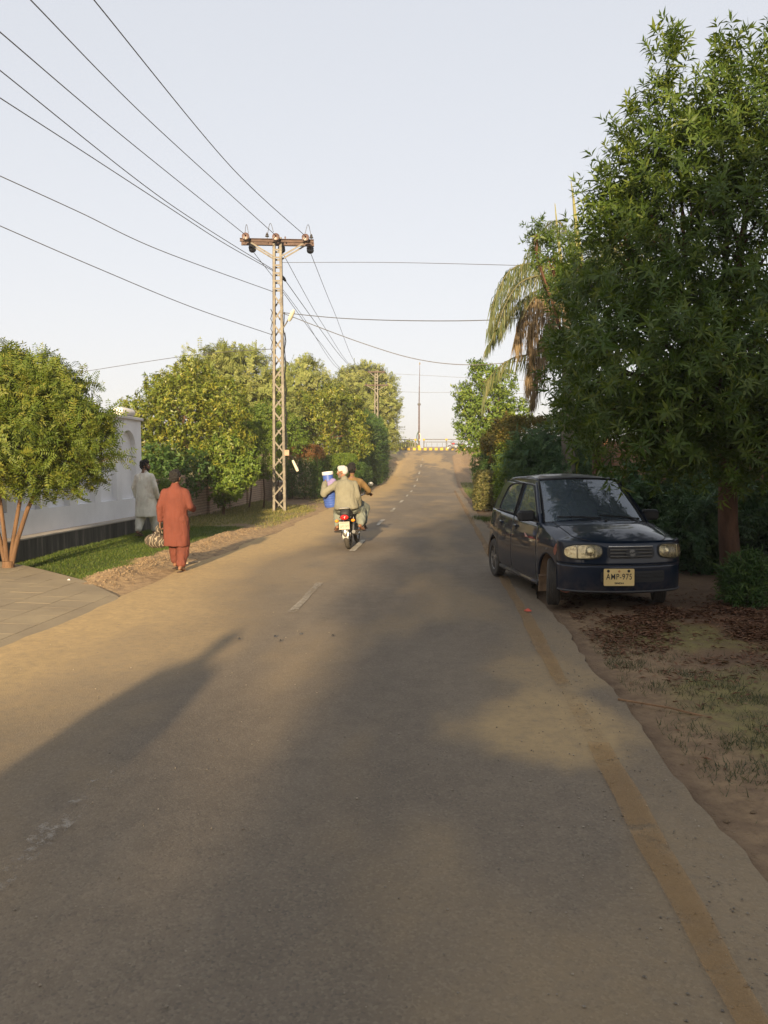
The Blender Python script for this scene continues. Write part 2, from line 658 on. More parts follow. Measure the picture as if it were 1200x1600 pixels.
wear = np.exp(-((fx + 0.35) / 0.34) ** 2) + np.exp(-((fx + 2.35) / 0.4) ** 2) * 0.7

t = NT('dusty_asphalt')
wp = t.world()
st = t.scale(wp, (1.0, 0.35, 1.0))
a1 = t.noise(st, 0.8, 5, 0.6)
a2 = t.noise(wp, 5.5, 5, 0.65)
agg = t.voro(wp, 95.0)
agc = t.voro(wp, 95.0, 'F1', 'Color')
fine = t.noise(wp, 220.0, 2)
base = t.ramp(a1, [(0.3, (0.140, 0.112, 0.083)), (0.55, (0.180, 0.144, 0.104)), (0.75, (0.222, 0.176, 0.122))])
base = t.mix(t.rng(a2, 0.42, 0.72, 0.0, 0.4), base, (0.116, 0.096, 0.074))
base = t.mix(t.math('MULTIPLY', t.attr('wear'), 0.35), base, (0.132, 0.109, 0.083))
sep = t.n('ShaderNodeSeparateColor'); t.t.links.new(agc, sep.inputs[0])
base = t.mix(t.rng(sep.outputs[0], 0.55, 1.0, 0, 0.26), base, (0.30, 0.255, 0.18))
base = t.mix(t.rng(sep.outputs[1], 0.70, 1.0, 0, 0.32), base, (0.062, 0.058, 0.055))
spots = t.voro(wp, 0.55)
spots = t.rng(spots, 0.035, 0.05, 1.0, 0.0)
base = t.mix(t.math('MULTIPLY', spots, 0.75), base, (0.045, 0.042, 0.04))
dmask = t.math('MULTIPLY', t.attr('dust'), t.rng(t.noise(wp, 14.0, 4, 0.7), 0.25, 0.55, 0.55, 1.0))
sand = t.ramp(a2, [(0.3, (0.365, 0.258, 0.128)), (0.7, (0.475, 0.332, 0.160))])
base = t.mix(dmask, base, sand)
# fine cracks
cr = t.n('ShaderNodeTexVoronoi', feature='DISTANCE_TO_EDGE')
dv = t.n('ShaderNodeVectorMath', operation='ADD')
nz = t.n('ShaderNodeTexNoise'); nz.inputs['Scale'].default_value = 2.2; nz.inputs['Detail'].default_value = 5
t.t.links.new(wp, nz.inputs['Vector'])
t.t.links.new(wp, dv.inputs[0]); t.t.links.new(nz.outputs['Color'], dv.inputs[1])
t.t.links.new(dv.outputs[0], cr.inputs['Vector']); cr.inputs['Scale'].default_value = 0.42
crk = t.rng(cr.outputs['Distance'], 0.0, 0.006, 1.0, 0.0)
crk = t.math('MULTIPLY', crk, t.rng(a1, 0.45, 0.6))
base = t.mix(t.math('MULTIPLY', crk, 0.0), base, (0.05, 0.046, 0.042))
hh = t.math('ADD', t.math('MULTIPLY', t.rng(agg, 0.0, 0.6, 1.0, 0.0), 0.8), t.math('MULTIPLY', fine, 0.3))
rough = t.rng(a2, 0.3, 0.7, 0.80, 0.95)
M_ROAD = t.done(t.bsdf(base, rough, 0, t.bump(hh, 0.35, 0.005), 0.2))
shp = RX.shape
road = sheet('road', RX, RY, zz.reshape(shp), dict(dust=dust, wear=wear), M_ROAD)
# broken lip of the asphalt along the right verge
mb = MB()
yy = ys_r[(ys_r > 0.5) & (ys_r < 40)]
e = right_edge(yy)
for a in range(len(yy) - 1):
    z0 = rz(yy[a]) - 0.012; z1 = rz(yy[a + 1]) - 0.012
    mb.add([(e[a], yy[a], z0), (e[a + 1], yy[a + 1], z1), (e[a + 1] + 0.015, yy[a + 1], z1 - 0.09), (e[a] + 0.015, yy[a], z0 - 0.09)], [(0, 1, 2, 3)])
o = mb.build('broken_edge', mk('asphalt_edge', (0.06, 0.055, 0.05), 0.95, bscale=30, bump=0.6), road)

# --- paint on the road
def paint_mat(name, col, keep, sc=16.0, op=0.85):
    t = NT(name)
    wp = t.world()
    a = t.noise(wp, sc, 6, 0.72)
    b = t.noise(wp, 1.1, 3)
    m = t.rng(t.math('ADD', a, t.math('MULTIPLY', b, 0.6)), keep, keep + 0.22)
    d = t.bsdf(t.mix(t.noise(wp, 4.0, 4), col, lerp3(col, 0.7)), 0.85, 0, None, 0.2)
    tr = t.n('ShaderNodeBsdfTransparent')
    ms = t.n('ShaderNodeMixShader')
    t.put(ms.inputs[0], t.math('MULTIPLY', m, op))
    t.t.links.new(tr.outputs[0], ms.inputs[1]); t.t.links.new(d, ms.inputs[2])
    return t.done(ms.outputs[0])
M_YEL = paint_mat('worn_yellow_paint', (0.40, 0.235, 0.090), 0.56, 10.0, 0.38)
M_YEL2 = paint_mat('dust_covered_yellow_paint', (0.40, 0.235, 0.090), 0.75, 16.0, 0.22)
M_WHT = paint_mat('worn_white_paint', (0.46, 0.41, 0.33), 0.66, 16.0, 0.55)
M_WHTF = paint_mat('worn_white_paint_far', (0.55, 0.50, 0.41), 0.55, 12.0, 0.85)
M_WHT2 = paint_mat('faded_white_paint', (0.40, 0.37, 0.32), 0.86, 20)
def strip(name, xc, w, y0, y1, mat, step=0.25, dz=0.006, zfun=None):
    n = max(1, int((y1 - y0) / step))
    mb = MB()
    for i in range(n):
        a, b = y0 + (y1 - y0) * i / n, y0 + (y1 - y0) * (i + 1) / n
        pa = []
        for yv, s in ((a, -1), (a, 1), (b, 1), (b, -1)):
            xx = xc + s * w / 2 + 0.012 * math.sin(yv * 1.7 + s) + 0.006 * math.sin(yv * 7.1)
            pa.append((xx, yv, rz(yv) + (0.010 + dz)))
        mb.add(pa, [(0, 1, 2, 3)])
    return mb.build(name, mat, road)
strip('edge_line', 0.93, 0.12, -6, 4.5, M_YEL)
strip('edge_line', 0.93, 0.12, 4.5, 5.7, M_YEL2)
strip('edge_line', 0.93, 0.12, 5.7, 46, M_YEL)
for k in range(12):
    yc = 9.35 + 5.95 * k
    strip('centre_dash', -1.62, 0.10, yc - 1.05, yc + 1.05, M_WHTF if k else M_WHT)
strip('centre_dash', -1.72, 0.13, 2.6, 4.0, M_WHT2)

# --- cross road on top of the bank
t = NT('bank_road')
wp = t.world()
q1 = t.noise(wp, 0.5, 5)
M_BANK = t.done(t.bsdf(t.ramp(q1, [(0.35, (0.17, 0.15, 0.125)), (0.65, (0.33, 0.25, 0.155))]), 0.9, 0, t.bump(t.noise(wp, 40, 3), 0.4, 0.01), 0.2))
bx = axis([(-60, 60, 1.0)]); by = axis([(86.3, 91.6, 0.5)])
BX, BY = np.meshgrid(bx, by, indexing='ij')
sheet('bank_road', BX, BY, ramp_z(BY.ravel()).reshape(BX.shape) + 0.012, {}, M_BANK)

# --- paved entrance at lower left: slabs one by one
drive = [(-3.55, 2.2), (-3.55, 6.0), (-3.55, 8.75), (-4.00, 9.25), (-4.95, 10.35), (-6.0, 11.2), (-6.75, 11.75), (-7.3, 12.1), (-11.5, 12.1), (-11.5, 2.2)]
t = NT('entrance_slab')
wp = t.world()
oi = t.n('ShaderNodeObjectInfo').outputs['Random']
q1 = t.noise(wp, 1.6, 5, 0.6)
cc = t.ramp(q1, [(0.3, (0.24, 0.19, 0.125)), (0.7, (0.335, 0.265, 0.165))])
cc = t.mix(t.rng(oi, 0, 1, 0, 0.30), cc, (0.235, 0.19, 0.13))
M_SLAB = t.done(t.bsdf(cc, 0.92, 0, t.bump(t.noise(wp, 35, 4, 0.7), 0.45, 0.012), 0.2))
mb = MB()
def drive_z(x, y):
    return 0.004 + 0.05 * min(1, max(0, (-4.0 - x) / 2.5)) - 0.035 * min(1, max(0, (x + 4.05) / 0.4))
def clip_x(poly, x, keep_less):
    out = []
    for i in range(len(poly)):
        p_, q_ = poly[i - 1], poly[i]
        a, b = (p_[0] <= x) == keep_less, (q_[0] <= x) == keep_less
        if a != b:
            k_ = (x - p_[0]) / (q_[0] - p_[0])
            out.append((x, p_[1] + (q_[1] - p_[1]) * k_))
        if b:
            out.append(q_)
    return out
cuts = [-12.0, -6.5, -4.05, -3.65, -3.0]
for a_, b_ in zip(cuts[:-1], cuts[1:]):
    pc_ = clip_x(clip_x(drive, b_, True), a_, False)
    if len(pc_) > 2:
        mb.poly([pc_], lambda a, b: (a, b, drive_z(a, b) - 0.002))
drv = mb.build('driveway', M_SLAB, None, smooth=False)
drv['kind'] = 'structure'
def inside(px, py, poly):
    c = False
    for i in range(len(poly)):
        (x1, y1), (x2, y2) = poly[i], poly[i - 1]
        if (y1 > py) != (y2 > py) and px < (x2 - x1) * (py - y1) / (y2 - y1) + x1:
            c = not c
    return c
sw, sd = 0.44, 0.44
b = MB(); b.box((0, 0, 0), (sw - 0.005, sd - 0.005, 0.03))
slab_me = b.mesh('slab', False); slab_me.materials.append(M_SLAB)
ang = R(0)
for i in range(-2, 26):
    for j in range(0, 26):
        x = -4.30 - i * sw
        y = 4.2 + j * sd + (0.22 if i % 2 else 0)
        cs = [(x + a * sw / 2, y + c * sd / 2) for a in (-1, 1) for c in (-1, 1)]
        if x < -9 or y > 12.0 or not all(inside(a, c, drive) for a, c in cs):
            continue
        o = link('slab', slab_me, None, drv)
        o.location = (x, y, drive_z(x, y) - 0.0140 + random.uniform(-0.0006, 0.0006))
        o.rotation_euler = (random.uniform(-.0015, .0015), (R(1.146) if x > -6.6 else 0) + random.uniform(-.0015, .0015), random.uniform(-.006, .006))
# ------------------------------------------------------------------ foliage
KITE = np.array([(0, 0, 0), (0.5, 0.42, 0.10), (0, 1, -0.06), (-0.5, 0.42, 0.10)])

def unit(v):
    return v / (np.linalg.norm(v, axis=-1, keepdims=True) + 1e-9)

def leaf_frame(d, roll=0.0, up=(0, 0, 1)):
    """rows: across, along, normal"""
    d = unit(np.asarray(d, float))
    s = np.cross(d, up)
    if np.linalg.norm(s) < 1e-3:
        s = np.array([1.0, 0, 0])
    s = unit(s)
    n = np.cross(s, d)
    c, q = math.cos(roll), math.sin(roll)
    return s * c + n * q, d, n * c - s * q

class Sprig:
    """leaf patterns on a twig that grows along +Z"""
    def __init__(self):
        self.base, self.frm = [], []
    def leaf(self, b, d, L, W, roll=0.0):
        s, dd, n = leaf_frame(d, roll)
        self.base.append(b)
        self.frm.append(np.stack([s * W, dd * L, n * L]))
    def arr(self):
        return np.array(self.base), np.array(self.frm)

def sp_whorl(r):            # narrow leaves in rosettes
    s = Sprig()
    for k, zc in enumerate((0.0, 0.09, 0.17, 0.22)):
        m = 5 if k < 3 else 4
        a0 = r.uniform(0, 6.28)
        for i in range(m):
            a = a0 + 6.283 * i / m + r.uniform(-.25, .25)
            el = (0.05, 0.25, 0.5, 1.0)[k] + r.uniform(-.25, .2)
            d = (math.cos(a) * math.cos(el), math.sin(a) * math.cos(el), math.sin(el))
            L = r.uniform(.075, .165) * (0.75 if k == 3 else 1)
            s.leaf((0, 0, zc), d, L, L * r.uniform(.19, .26), r.uniform(-.4, .4))
    return s.arr()

def sp_pinnate(r, L=0.30, m=7, ll=0.085, lw=0.026, droop=0.5):   # feather leaves
    s = Sprig()
    for f in range(3):
        a = r.uniform(0, 6.28)
        tilt = r.uniform(.4, 1.1)
        h = np.array([math.cos(a) * math.sin(tilt), math.sin(a) * math.sin(tilt), math.cos(tilt)])
        side = unit(np.cross(h, (0, 0, 1)))
        p = np.zeros(3)
        for k in range(m):
            h2 = unit(h - np.array([0, 0, droop * (k / m) ** 1.5]))
            p = p + h2 * (L / m)
            for sg in (-1, 1):
                d = unit(side * sg + h2 * 0.55 + np.array([0, 0, -0.25]))
                s.leaf(p, d, ll * r.uniform(.75, 1.1), lw, r.uniform(-.5, .5))
        s.leaf(p, h2, ll, lw)
    return s.arr()

def sp_broad(r, L=0.13, w=0.36, m=9, hang=0.5):          # oval leaves, hanging
    s = Sprig()
    for i in range(m):
        a = r.uniform(0, 6.28)
        el = r.uniform(-.5, .8) - hang * 0.6
        d = (math.cos(a) * math.cos(el), math.sin(a) * math.cos(el), math.sin(el))
        l = L * r.uniform(.7, 1.15)
        s.leaf((0, 0, r.uniform(0, .16)), d, l, l * w, r.uniform(-.8, .8))
    return s.arr()

def sp_small(r, L=0.05, w=0.5, m=10, h=0.10):
    s = Sprig()
    for i in range(m):
        a = r.uniform(0, 6.28)
        el = r.uniform(-.1, 1.2)
        d = (math.cos(a) * math.cos(el), math.sin(a) * math.cos(el), math.sin(el))
        l = L * r.uniform(.7, 1.2)
        s.leaf((r.uniform(-.03, .03), r.uniform(-.03, .03), r.uniform(0, h)), d, l, l * w, r.uniform(-.8, .8))
    return s.arr()

def sp_needle(r, m=12, h=0.16):
    s = Sprig()
    for i in range(m):
        a = r.uniform(0, 6.28)
        el = r.uniform(.3, 1.2)
        d = (math.cos(a) * math.cos(el), math.sin(a) * math.cos(el), math.sin(el))
        s.leaf((0, 0, h * i / m), d, r.uniform(.06, .11), r.uniform(.010, .018), r.uniform(-.8, .8))
    return s.arr()

def make_templates(fn, n=8, seed=1, **kw):
    r = random.Random(seed)
    return [fn(r, **kw) for _ in range(n)]

def clump_points(clumps, n, r, inner=0.30, rough=0.30, freq=2.2, seed=0):
    """points and outward directions through the shells of uneven lobes (x, y, z, rx, ry, rz)"""
    C = np.array(clumps, float)
    area = (C[:, 3] * C[:, 4] + C[:, 3] * C[:, 5] + C[:, 4] * C[:, 5])
    w = area / area.sum()
    idx = r.choice(len(C), n, p=w)
    d = unit(r.normal(size=(n, 3)))
    bump = 1 + rough * (fbm(d * freq + idx[:, None] * 7.3 + 20, seed, 3) - 0.5) * 2
    t = np.where(r.random(n) < inner, r.uniform(.35, .85, n), r.uniform(.82, 1.06, n))
    rad = C[idx, 3:6]
    p = C[idx, :3] + d * rad * (t * bump)[:, None]
    nrm = unit(d / rad)
    return p, nrm, idx

def box_points(lo, hi, n, r, round_=0.12, rough=0.06, seed=0):
    """points on the faces of a clipped hedge"""
    lo, hi = np.array(lo, float), np.array(hi, float)
    s = hi - lo
    ar = np.array([s[1] * s[2], s[1] * s[2], s[0] * s[2], s[0] * s[2], s[0] * s[1]])
    f = r.choice(5, n, p=ar / ar.sum())
    u = r.random((n, 3))
    nrm = np.zeros((n, 3))
    for k, (ax, val) in enumerate(((0, 0), (0, 1), (1, 0), (1, 1), (2, 1))):
        m = f == k
        u[m, ax] = val
        nrm[m, ax] = 1 if val else -1
    c = (u - 0.5) * 2
    p = lo + u * s
    e = np.abs(c)
    q = np.sort(e, axis=1)[:, 1]
    k = round_ * sstep(0.75, 1.0, q)
    cen = (lo + hi) / 2
    p = cen + (p - cen) * (1 - k[:, None] * np.array([1, 1, 0.6]))
    inw = (fbm(p * 2.6, seed, 3) - 0.5) * 2 * rough
    p = p + nrm * inw[:, None] - nrm * (r.random(n) ** 2 * 0.10)[:, None]
    nrm = unit(nrm + (p - cen) / (s / 2) * 0.35)
    return p, nrm

def grow(p, axis_, tmpl, r, scale=(0.8, 1.2), jitter=0.5, up=0.3):
    """leaf corner array, per-leaf random value and leaf frames for twigs set at p"""
    n = len(p)
    z = unit(unit(axis_) + r.normal(size=(n, 3)) * jitter + np.array([0, 0, up]))
    h = r.normal(size=(n, 3))
    x = unit(np.cross(h, z))
    y = np.cross(z, x)
    Rm = np.stack([x, y, z], 1)                     # rows
    sc = r.uniform(scale[0], scale[1], n)
    which = r.integers(0, len(tmpl), n)
    vs_, rv, bs, fr = [], [], [], []
    sprig_rnd = r.random(n)
    for k, (base, frm) in enumerate(tmpl):
        m = which == k
        if not m.any():
            continue
        Rk, sk, pk = Rm[m], sc[m], p[m]
        b = np.einsum('li,nij->nlj', base, Rk) * sk[:, None, None] + pk[:, None, :]
        f = np.einsum('lai,nij->nlaj', frm, Rk) * sk[:, None, None, None]
        corners = b[:, :, None, :] + np.einsum('ca,nlaj->nlcj', KITE, f)
        vs_.append(corners.reshape(-1, 4, 3))
        lr = np.clip(0.55 * sprig_rnd[m][:, None] + 0.45 * r.random((m.sum(), len(base))), 0, 1)
        rv.append(lr.ravel()); bs.append(b.reshape(-1, 3)); fr.append(f.reshape(-1, 3, 3))
    return np.concatenate(vs_), np.concatenate(rv), np.concatenate(bs), np.concatenate(fr)

def crown(name, V, rv, mat, parent):
    me = fast_quads(name, V.reshape(-1, 3), {'rnd': rv})
    o = link(name, me, mat, parent)
    o['kind'] = 'stuff'
    return o

def limb(mb, a, b, ra, rb, r, bend=0.12, n=6, seg=8):
    a, b = Vector(a), Vector(b)
    L = (b - a).length
    k1 = Vector((r.uniform(-1, 1), r.uniform(-1, 1), r.uniform(-.3, .6))) * bend * L
    pts, rad = [], []
    for i in range(n + 1):
        t_ = i / n
        p = a.lerp(b, t_) + k1 * math.sin(math.pi * t_)
        p += Vector((r.uniform(-1, 1), r.uniform(-1, 1), 0)) * 0.012 * L * (1 if 0 < i < n else 0)
        pts.append(p); rad.append(ra + (rb - ra) * t_)
    mb.tube(pts, rad, seg)
    return pts

def bark(name, c1, c2, sc=9.0):
    t = NT(name)
    v = t.coord('Object')
    v2 = t.scale(v, (1, 1, 0.25))
    n1 = t.noise(v2, sc, 6, 0.65)
    n2 = t.noise(v2, sc * 4, 4, 0.7)
    return t.done(t.bsdf(t.ramp(n1, [(0.3, c1), (0.7, c2)]), 0.9, 0, t.bump(t.math('ADD', n1, t.math('MULTIPLY', n2, 0.5)), 0.8, 0.02), 0.2))

B_BROWN = bark('bark_brown', (0.07, 0.045, 0.03), (0.17, 0.11, 0.07))
B_RED = bark('bark_red', (0.055, 0.030, 0.020), (0.135, 0.074, 0.046))
B_TAN = bark('bark_tan', (0.17, 0.10, 0.055), (0.32, 0.19, 0.10))
B_STEM = bark('bark_stem', (0.085, 0.048, 0.028), (0.19, 0.11, 0.06))
B_GREY = bark('bark_grey', (0.10, 0.085, 0.07), (0.22, 0.19, 0.15))

L_DARK = leaf_mat('leaf_lance', (0.050, 0.094, 0.016), (0.090, 0.144, 0.024), (0.175, 0.215, 0.038), 0.40, 0.45, 0.35)
L_FEATHER = leaf_mat('leaf_feather', (0.080, 0.130, 0.018), (0.140, 0.188, 0.028), (0.26, 0.25, 0.045), 0.40)
L_MANGO = leaf_mat('leaf_mango', (0.090, 0.145, 0.018), (0.178, 0.215, 0.028), (0.34, 0.305, 0.045), 0.3, 0.4, 0.4)
L_ACACIA = leaf_mat('leaf_acacia', (0.165, 0.205, 0.05), (0.250, 0.285, 0.080), (0.35, 0.35, 0.12), 0.34, 0.6)
L_HEDGE = leaf_mat('leaf_hedge', (0.075, 0.135, 0.018), (0.130, 0.200, 0.028), (0.22, 0.265, 0.04), 0.3)
L_HEDGE_D = leaf_mat('leaf_hedge_dark', (0.034, 0.080, 0.020), (0.062, 0.122, 0.027), (0.115, 0.165, 0.036), 0.30)
L_RED = leaf_mat('leaf_red_tip', (0.13, 0.085, 0.030), (0.22, 0.105, 0.040), (0.30, 0.15, 0.05), 0.3)
L_GOLD = leaf_mat('leaf_gold_tip', (0.085, 0.105, 0.022), (0.16, 0.14, 0.030), (0.26, 0.165, 0.04), 0.32)
L_VARI = leaf_mat('leaf_variegated', (0.075, 0.095, 0.028), (0.17, 0.165, 0.06), (0.32, 0.28, 0.12), 0.3)
L_BLUE = leaf_mat('leaf_bluish', (0.042, 0.098, 0.040), (0.075, 0.142, 0.052), (0.12, 0.18, 0.06), 0.28)
L_PALM = leaf_mat('palm_green', (0.055, 0.085, 0.030), (0.10, 0.125, 0.045), (0.19, 0.18, 0.075), 0.3, 0.5)
L_PALMDRY = leaf_mat('palm_dry', (0.12, 0.088, 0.048), (0.195, 0.140, 0.078), (0.28, 0.205, 0.12), 0.25, 0.7)
L_GRASS = leaf_mat('grass_green', (0.045, 0.085, 0.012), (0.085, 0.135, 0.020), (0.16, 0.18, 0.04), 0.35)
L_GRASSDRY = leaf_mat('grass_dry', (0.10, 0.125, 0.030), (0.19, 0.185, 0.055), (0.33, 0.265, 0.10), 0.3)
L_LITTER = leaf_mat('fallen_leaf', (0.10, 0.052, 0.030), (0.175, 0.082, 0.044), (0.27, 0.165, 0.09), 0.1, 0.8)

T_WHORL = make_templates(sp_whorl, 8, 3)
T_FEATHER = make_templates(sp_pinnate, 8, 4)
T_MANGO = make_templates(sp_broad, 8, 5, L=0.20, w=0.30, m=9, hang=0.8)
T_OVAL = make_templates(sp_broad, 8, 6, L=0.13, w=0.42, m=9, hang=0.3)
T_ACACIA = make_templates(sp_pinnate, 6, 8, L=0.42, m=6, ll=0.13, lw=0.050, droop=0.35)
T_SMALL = make_templates(sp_small, 8, 9)
T_SMALL2 = make_templates(sp_small, 8, 10, L=0.075, w=0.42, m=9, h=0.14)
T_NEEDLE = make_templates(sp_needle, 6, 11)

def tree(name, label, base, clumps, tm, lm, n, trunks=None, bk=None, seed=1, scale=(.8, 1.2), inner=0.3, rough=0.3, group=None, up=0.2, jitter=0.55, cat='tree', ra=0.10, extra=None, freq=2.2):
    """tapered trunk with limbs to every lobe of the crown, leaves on twigs through the lobes"""
    r = random.Random(seed)
    g = np.random.default_rng(seed)
    base = Vector(base)
    o = thing(name, label, cat, base, 0, group)
    C = [(c[0] - base.x, c[1] - base.y, c[2] - base.z, *c[3:]) for c in clumps]
    mb = MB()
    if trunks:
        for pts, r0, r1 in trunks:
            m = len(pts) - 1
            mb.tube([Vector(p) - base for p in pts], [r0 + (r1 - r0) * i / m for i in range(m + 1)], 10)
        forks = [Vector(pts[-1]) - base for pts, _, _ in trunks]
    else:
        low = min(c[2] - c[5] for c in C)
        top = Vector((sum(c[0] for c in C) / len(C) * 0.4, sum(c[1] for c in C) / len(C) * 0.4, max(0.5, low + 0.35 * (max(c[2] for c in C) - low))))
        pts = limb(mb, (0, 0, -0.1), top, ra, ra * 0.7, r, 0.04, 7, 10)
        forks = [top]
    for c in C:
        tgt = Vector(c[:3])
        f = min(forks, key=lambda q: (q - tgt).length)
        pts = limb(mb, f, tgt, ra * 0.45, ra * 0.14, r, 0.10, 6, 7)
        for k in range(4):
            d = Vector((r.gauss(0, 1), r.gauss(0, 1), r.gauss(0.3, .8))).normalized()
            e = tgt + Vector((d.x * c[3], d.y * c[4], d.z * c[5])) * 0.8
            limb(mb, pts[r.choice((3, 4, 5))], e, ra * 0.13, ra * 0.03, r, 0.1, 4, 5)
    mb.build('trunk', bk or B_BROWN, o)
    p, nr, idx = clump_points(C, n, g, inner, rough, freq, seed)
    if extra is not None:
        p2, n2 = extra(g)
        p = np.concatenate([p, p2 - np.array(base)]); nr = np.concatenate([nr, n2])
    keep = p[:, 2] > 0.02
    V, rv, bs, fr = grow(p[keep], nr[keep], tm, g, scale, jitter, up)
    return o, V, rv, bs, fr, lm

def finish(tt):
    o, V, rv, bs, fr, lm = tt
    crown('crown', V, rv, lm, o)
    return o

def lobes(cx, cy, cz, rx, ry, rz_, n, seed, k=0.55, small=0.48):
    """split an oval crown in uneven lobes"""
    r = random.Random(seed)
    out = [(cx, cy, cz, rx * .62, ry * .62, rz_ * .62)]
    for i in range(n):
        a = 6.283 * (i + r.uniform(-.3, .3)) / n * 2.4
        e = math.asin(max(-1, min(1, -0.75 + 1.7 * (i + .5) / n)))
        d = (math.cos(a) * math.cos(e), math.sin(a) * math.cos(e), math.sin(e))
        s = small * r.uniform(.75, 1.25)
        out.append((cx + d[0] * rx * k * r.uniform(.85, 1.2), cy + d[1] * ry * k * r.uniform(.85, 1.2), cz + d[2] * rz_ * k * r.uniform(.9, 1.2), rx * s, ry * s, rz_ * s))
    return out

def hedge(name, label, lo, hi, tm, lm, n, seed=1, scale=(.8, 1.2), top=None, stems=3, base_z=None, group=None, bk=None, round_=0.12, rough=0.06, cat='hedge'):
    g = np.random.default_rng(seed)
    cx, cy = (lo[0] + hi[0]) / 2, (lo[1] + hi[1]) / 2
    bz = lo[2] if base_z is None else base_z
    o = thing(name, label, cat, (cx, cy, bz), 0, group)
    L = [lo[0] - cx, lo[1] - cy, lo[2] - bz]; H = [hi[0] - cx, hi[1] - cy, hi[2] - bz]
    mb = MB()
    r = random.Random(seed)
    for k in range(stems):
        x = L[0] + (H[0] - L[0]) * (k + .5) / stems + r.uniform(-.05, .05)
        y = L[1] + (H[1] - L[1]) * r.uniform(.35, .65)
        limb(mb, (x, y, -0.05), (x + r.uniform(-.05, .05), y, H[2] * 0.8), 0.035, 0.015, r, 0.05, 5, 6)
    mb.build('stem', bk or B_BROWN, o)
    p, nr = box_points(L, H, n, g, round_, rough, seed)
    q = g.random((n // 4, 3)) * (np.array(H) - L) * 0.86 + np.array(L) + (np.array(H) - L) * 0.07
    p = np.concatenate([p, q]); nr = np.concatenate([nr, unit(q - (np.array(H) + L) / 2)])
    V, rv, bs, fr = grow(p, nr, tm, g, scale, 0.6, 0.1)
    if top is not None:
        zc = V[:, 0, 2]
        k = zc > (H[2] - top[1] * (0.7 + 0.6 * g.random(len(zc))))
        crown('top_growth', V[k], rv[k], top[0], o)
        V, rv = V[~k], rv[~k]
    crown('foliage', V, rv, lm, o)
    return o
# ------------------------------------------------------------------ common materials
M_WHITEWALL = mk('whitewash', (0.74, 0.74, 0.75), 0.85, var=0.07, scale=1.2, bump=0.15, bscale=25)
M_COPING = mk('wall_coping', (0.62, 0.60, 0.57), 0.85, var=0.10, scale=3, bump=0.2)
M_LEDGE = mk('plinth_top', (0.36, 0.32, 0.27), 0.9, var=0.15, scale=3, bump=0.3)
t = NT('stained_plinth')
wp = t.world()
v1 = t.noise(t.scale(wp, (1, 2.2, 0.25)), 2.2, 6, 0.7)
v2 = t.noise(wp, 12, 4)
c = t.ramp(v1, [(0.36, (0.030, 0.029, 0.028)), (0.55, (0.075, 0.070, 0.062)), (0.72, (0.20, 0.18, 0.15))])
M_PLINTH = t.done(t.bsdf(c, 0.9, 0, t.bump(v2, 0.4, 0.01), 0.2))
M_STEEL = mk('weathered_steel', (0.200, 0.183, 0.146), 0.65, 0.2, var=0.25, scale=4, bump=0.25, bscale=40, col2=(0.09, 0.075, 0.065))
M_RUST = mk('rusted_channel', (0.115, 0.075, 0.06), 0.75, 0.2, var=0.25, scale=5, bump=0.3, col2=(0.06, 0.038, 0.032))
M_PORC = mk('brown_porcelain', (0.10, 0.055, 0.042), 0.4, 0, var=0.15, bump=0, spec=0.6)
M_PORCD = mk('dark_porcelain', (0.055, 0.05, 0.05), 0.3, 0, var=0.15, bump=0, spec=0.6)
M_BLACK = mk('black_plastic', (0.018, 0.018, 0.019), 0.5, 0, bump=0.05)
M_WIRE = mk('conductor', (0.11, 0.105, 0.10), 0.6, 0.3, bump=0)
M_LAMP = mk('lamp_cover', (0.55, 0.51, 0.40), 0.4, 0, var=0.06, bump=0)
M_CONC = mk('concrete', (0.14, 0.13, 0.108), 0.9, var=0.15, scale=4, bump=0.3)
M_YELP = mk('yellow_paint', (0.46, 0.31, 0.03), 0.7, var=0.15, scale=8, bump=0.2)
M_DARKP = mk('dark_kerb', (0.13, 0.10, 0.085), 0.85, var=0.2, bump=0.2)
M_GALV = mk('galvanised', (0.105, 0.10, 0.095), 0.7, 0.0, var=0.15, bump=0.1)

# ------------------------------------------------------------------ white boundary wall with blind arches
WX = -7.42
PX = -7.14
WY0, WY1 = 11.9, 18.78
w = thing('boundary_wall', 'white plastered boundary wall with blind arches on a stained dark plinth', 'wall', (WX, (WY0 + WY1) / 2, 0))
def lw(x, y, z_): return (x - WX, y - (WY0 + WY1) / 2, z_)
niches = []
for k in range(6):
    y1 = 18.42 - k * 1.14
    niches.append((y1 - 0.86, y1))
def arch(y0, y1, z0=0.80, zt=2.44, n=14):
    r_ = (y1 - y0) / 2
    pts = [(y0, z0), (y1, z0), (y1, zt - r_)]
    for k in range(1, n):
        a = math.pi * k / n
        pts.append(((y0 + y1) / 2 + r_ * math.cos(a), zt - r_ + r_ * math.sin(a)))
    pts.append((y0, zt - r_))
    return pts
ZT = 2.70
mb = MB()
outer = [(WY0, 0.36), (WY1, 0.36), (WY1, ZT), (WY0, ZT)]
mb.poly([outer] + [arch(a, b) for a, b in niches], lambda a, b: lw(WX, a, b))
for (p0, p1), (q0, q1) in (((WY0, 0.36), (WY0, ZT)), ((WY1, 0.36), (WY1, ZT))):
    mb.add([lw(WX, p0, p1), lw(WX, q0, q1), lw(WX - 0.25, q0, q1), lw(WX - 0.25, p0, p1)], [(0, 1, 2, 3)])
mb.add([lw(WX - .25, WY0, .36), lw(WX - .25, WY1, .36), lw(WX - .25, WY1, ZT), lw(WX - .25, WY0, ZT)], [(0, 1, 2, 3)])
mb.build('wall_face', M_WHITEWALL, w, smooth=False)
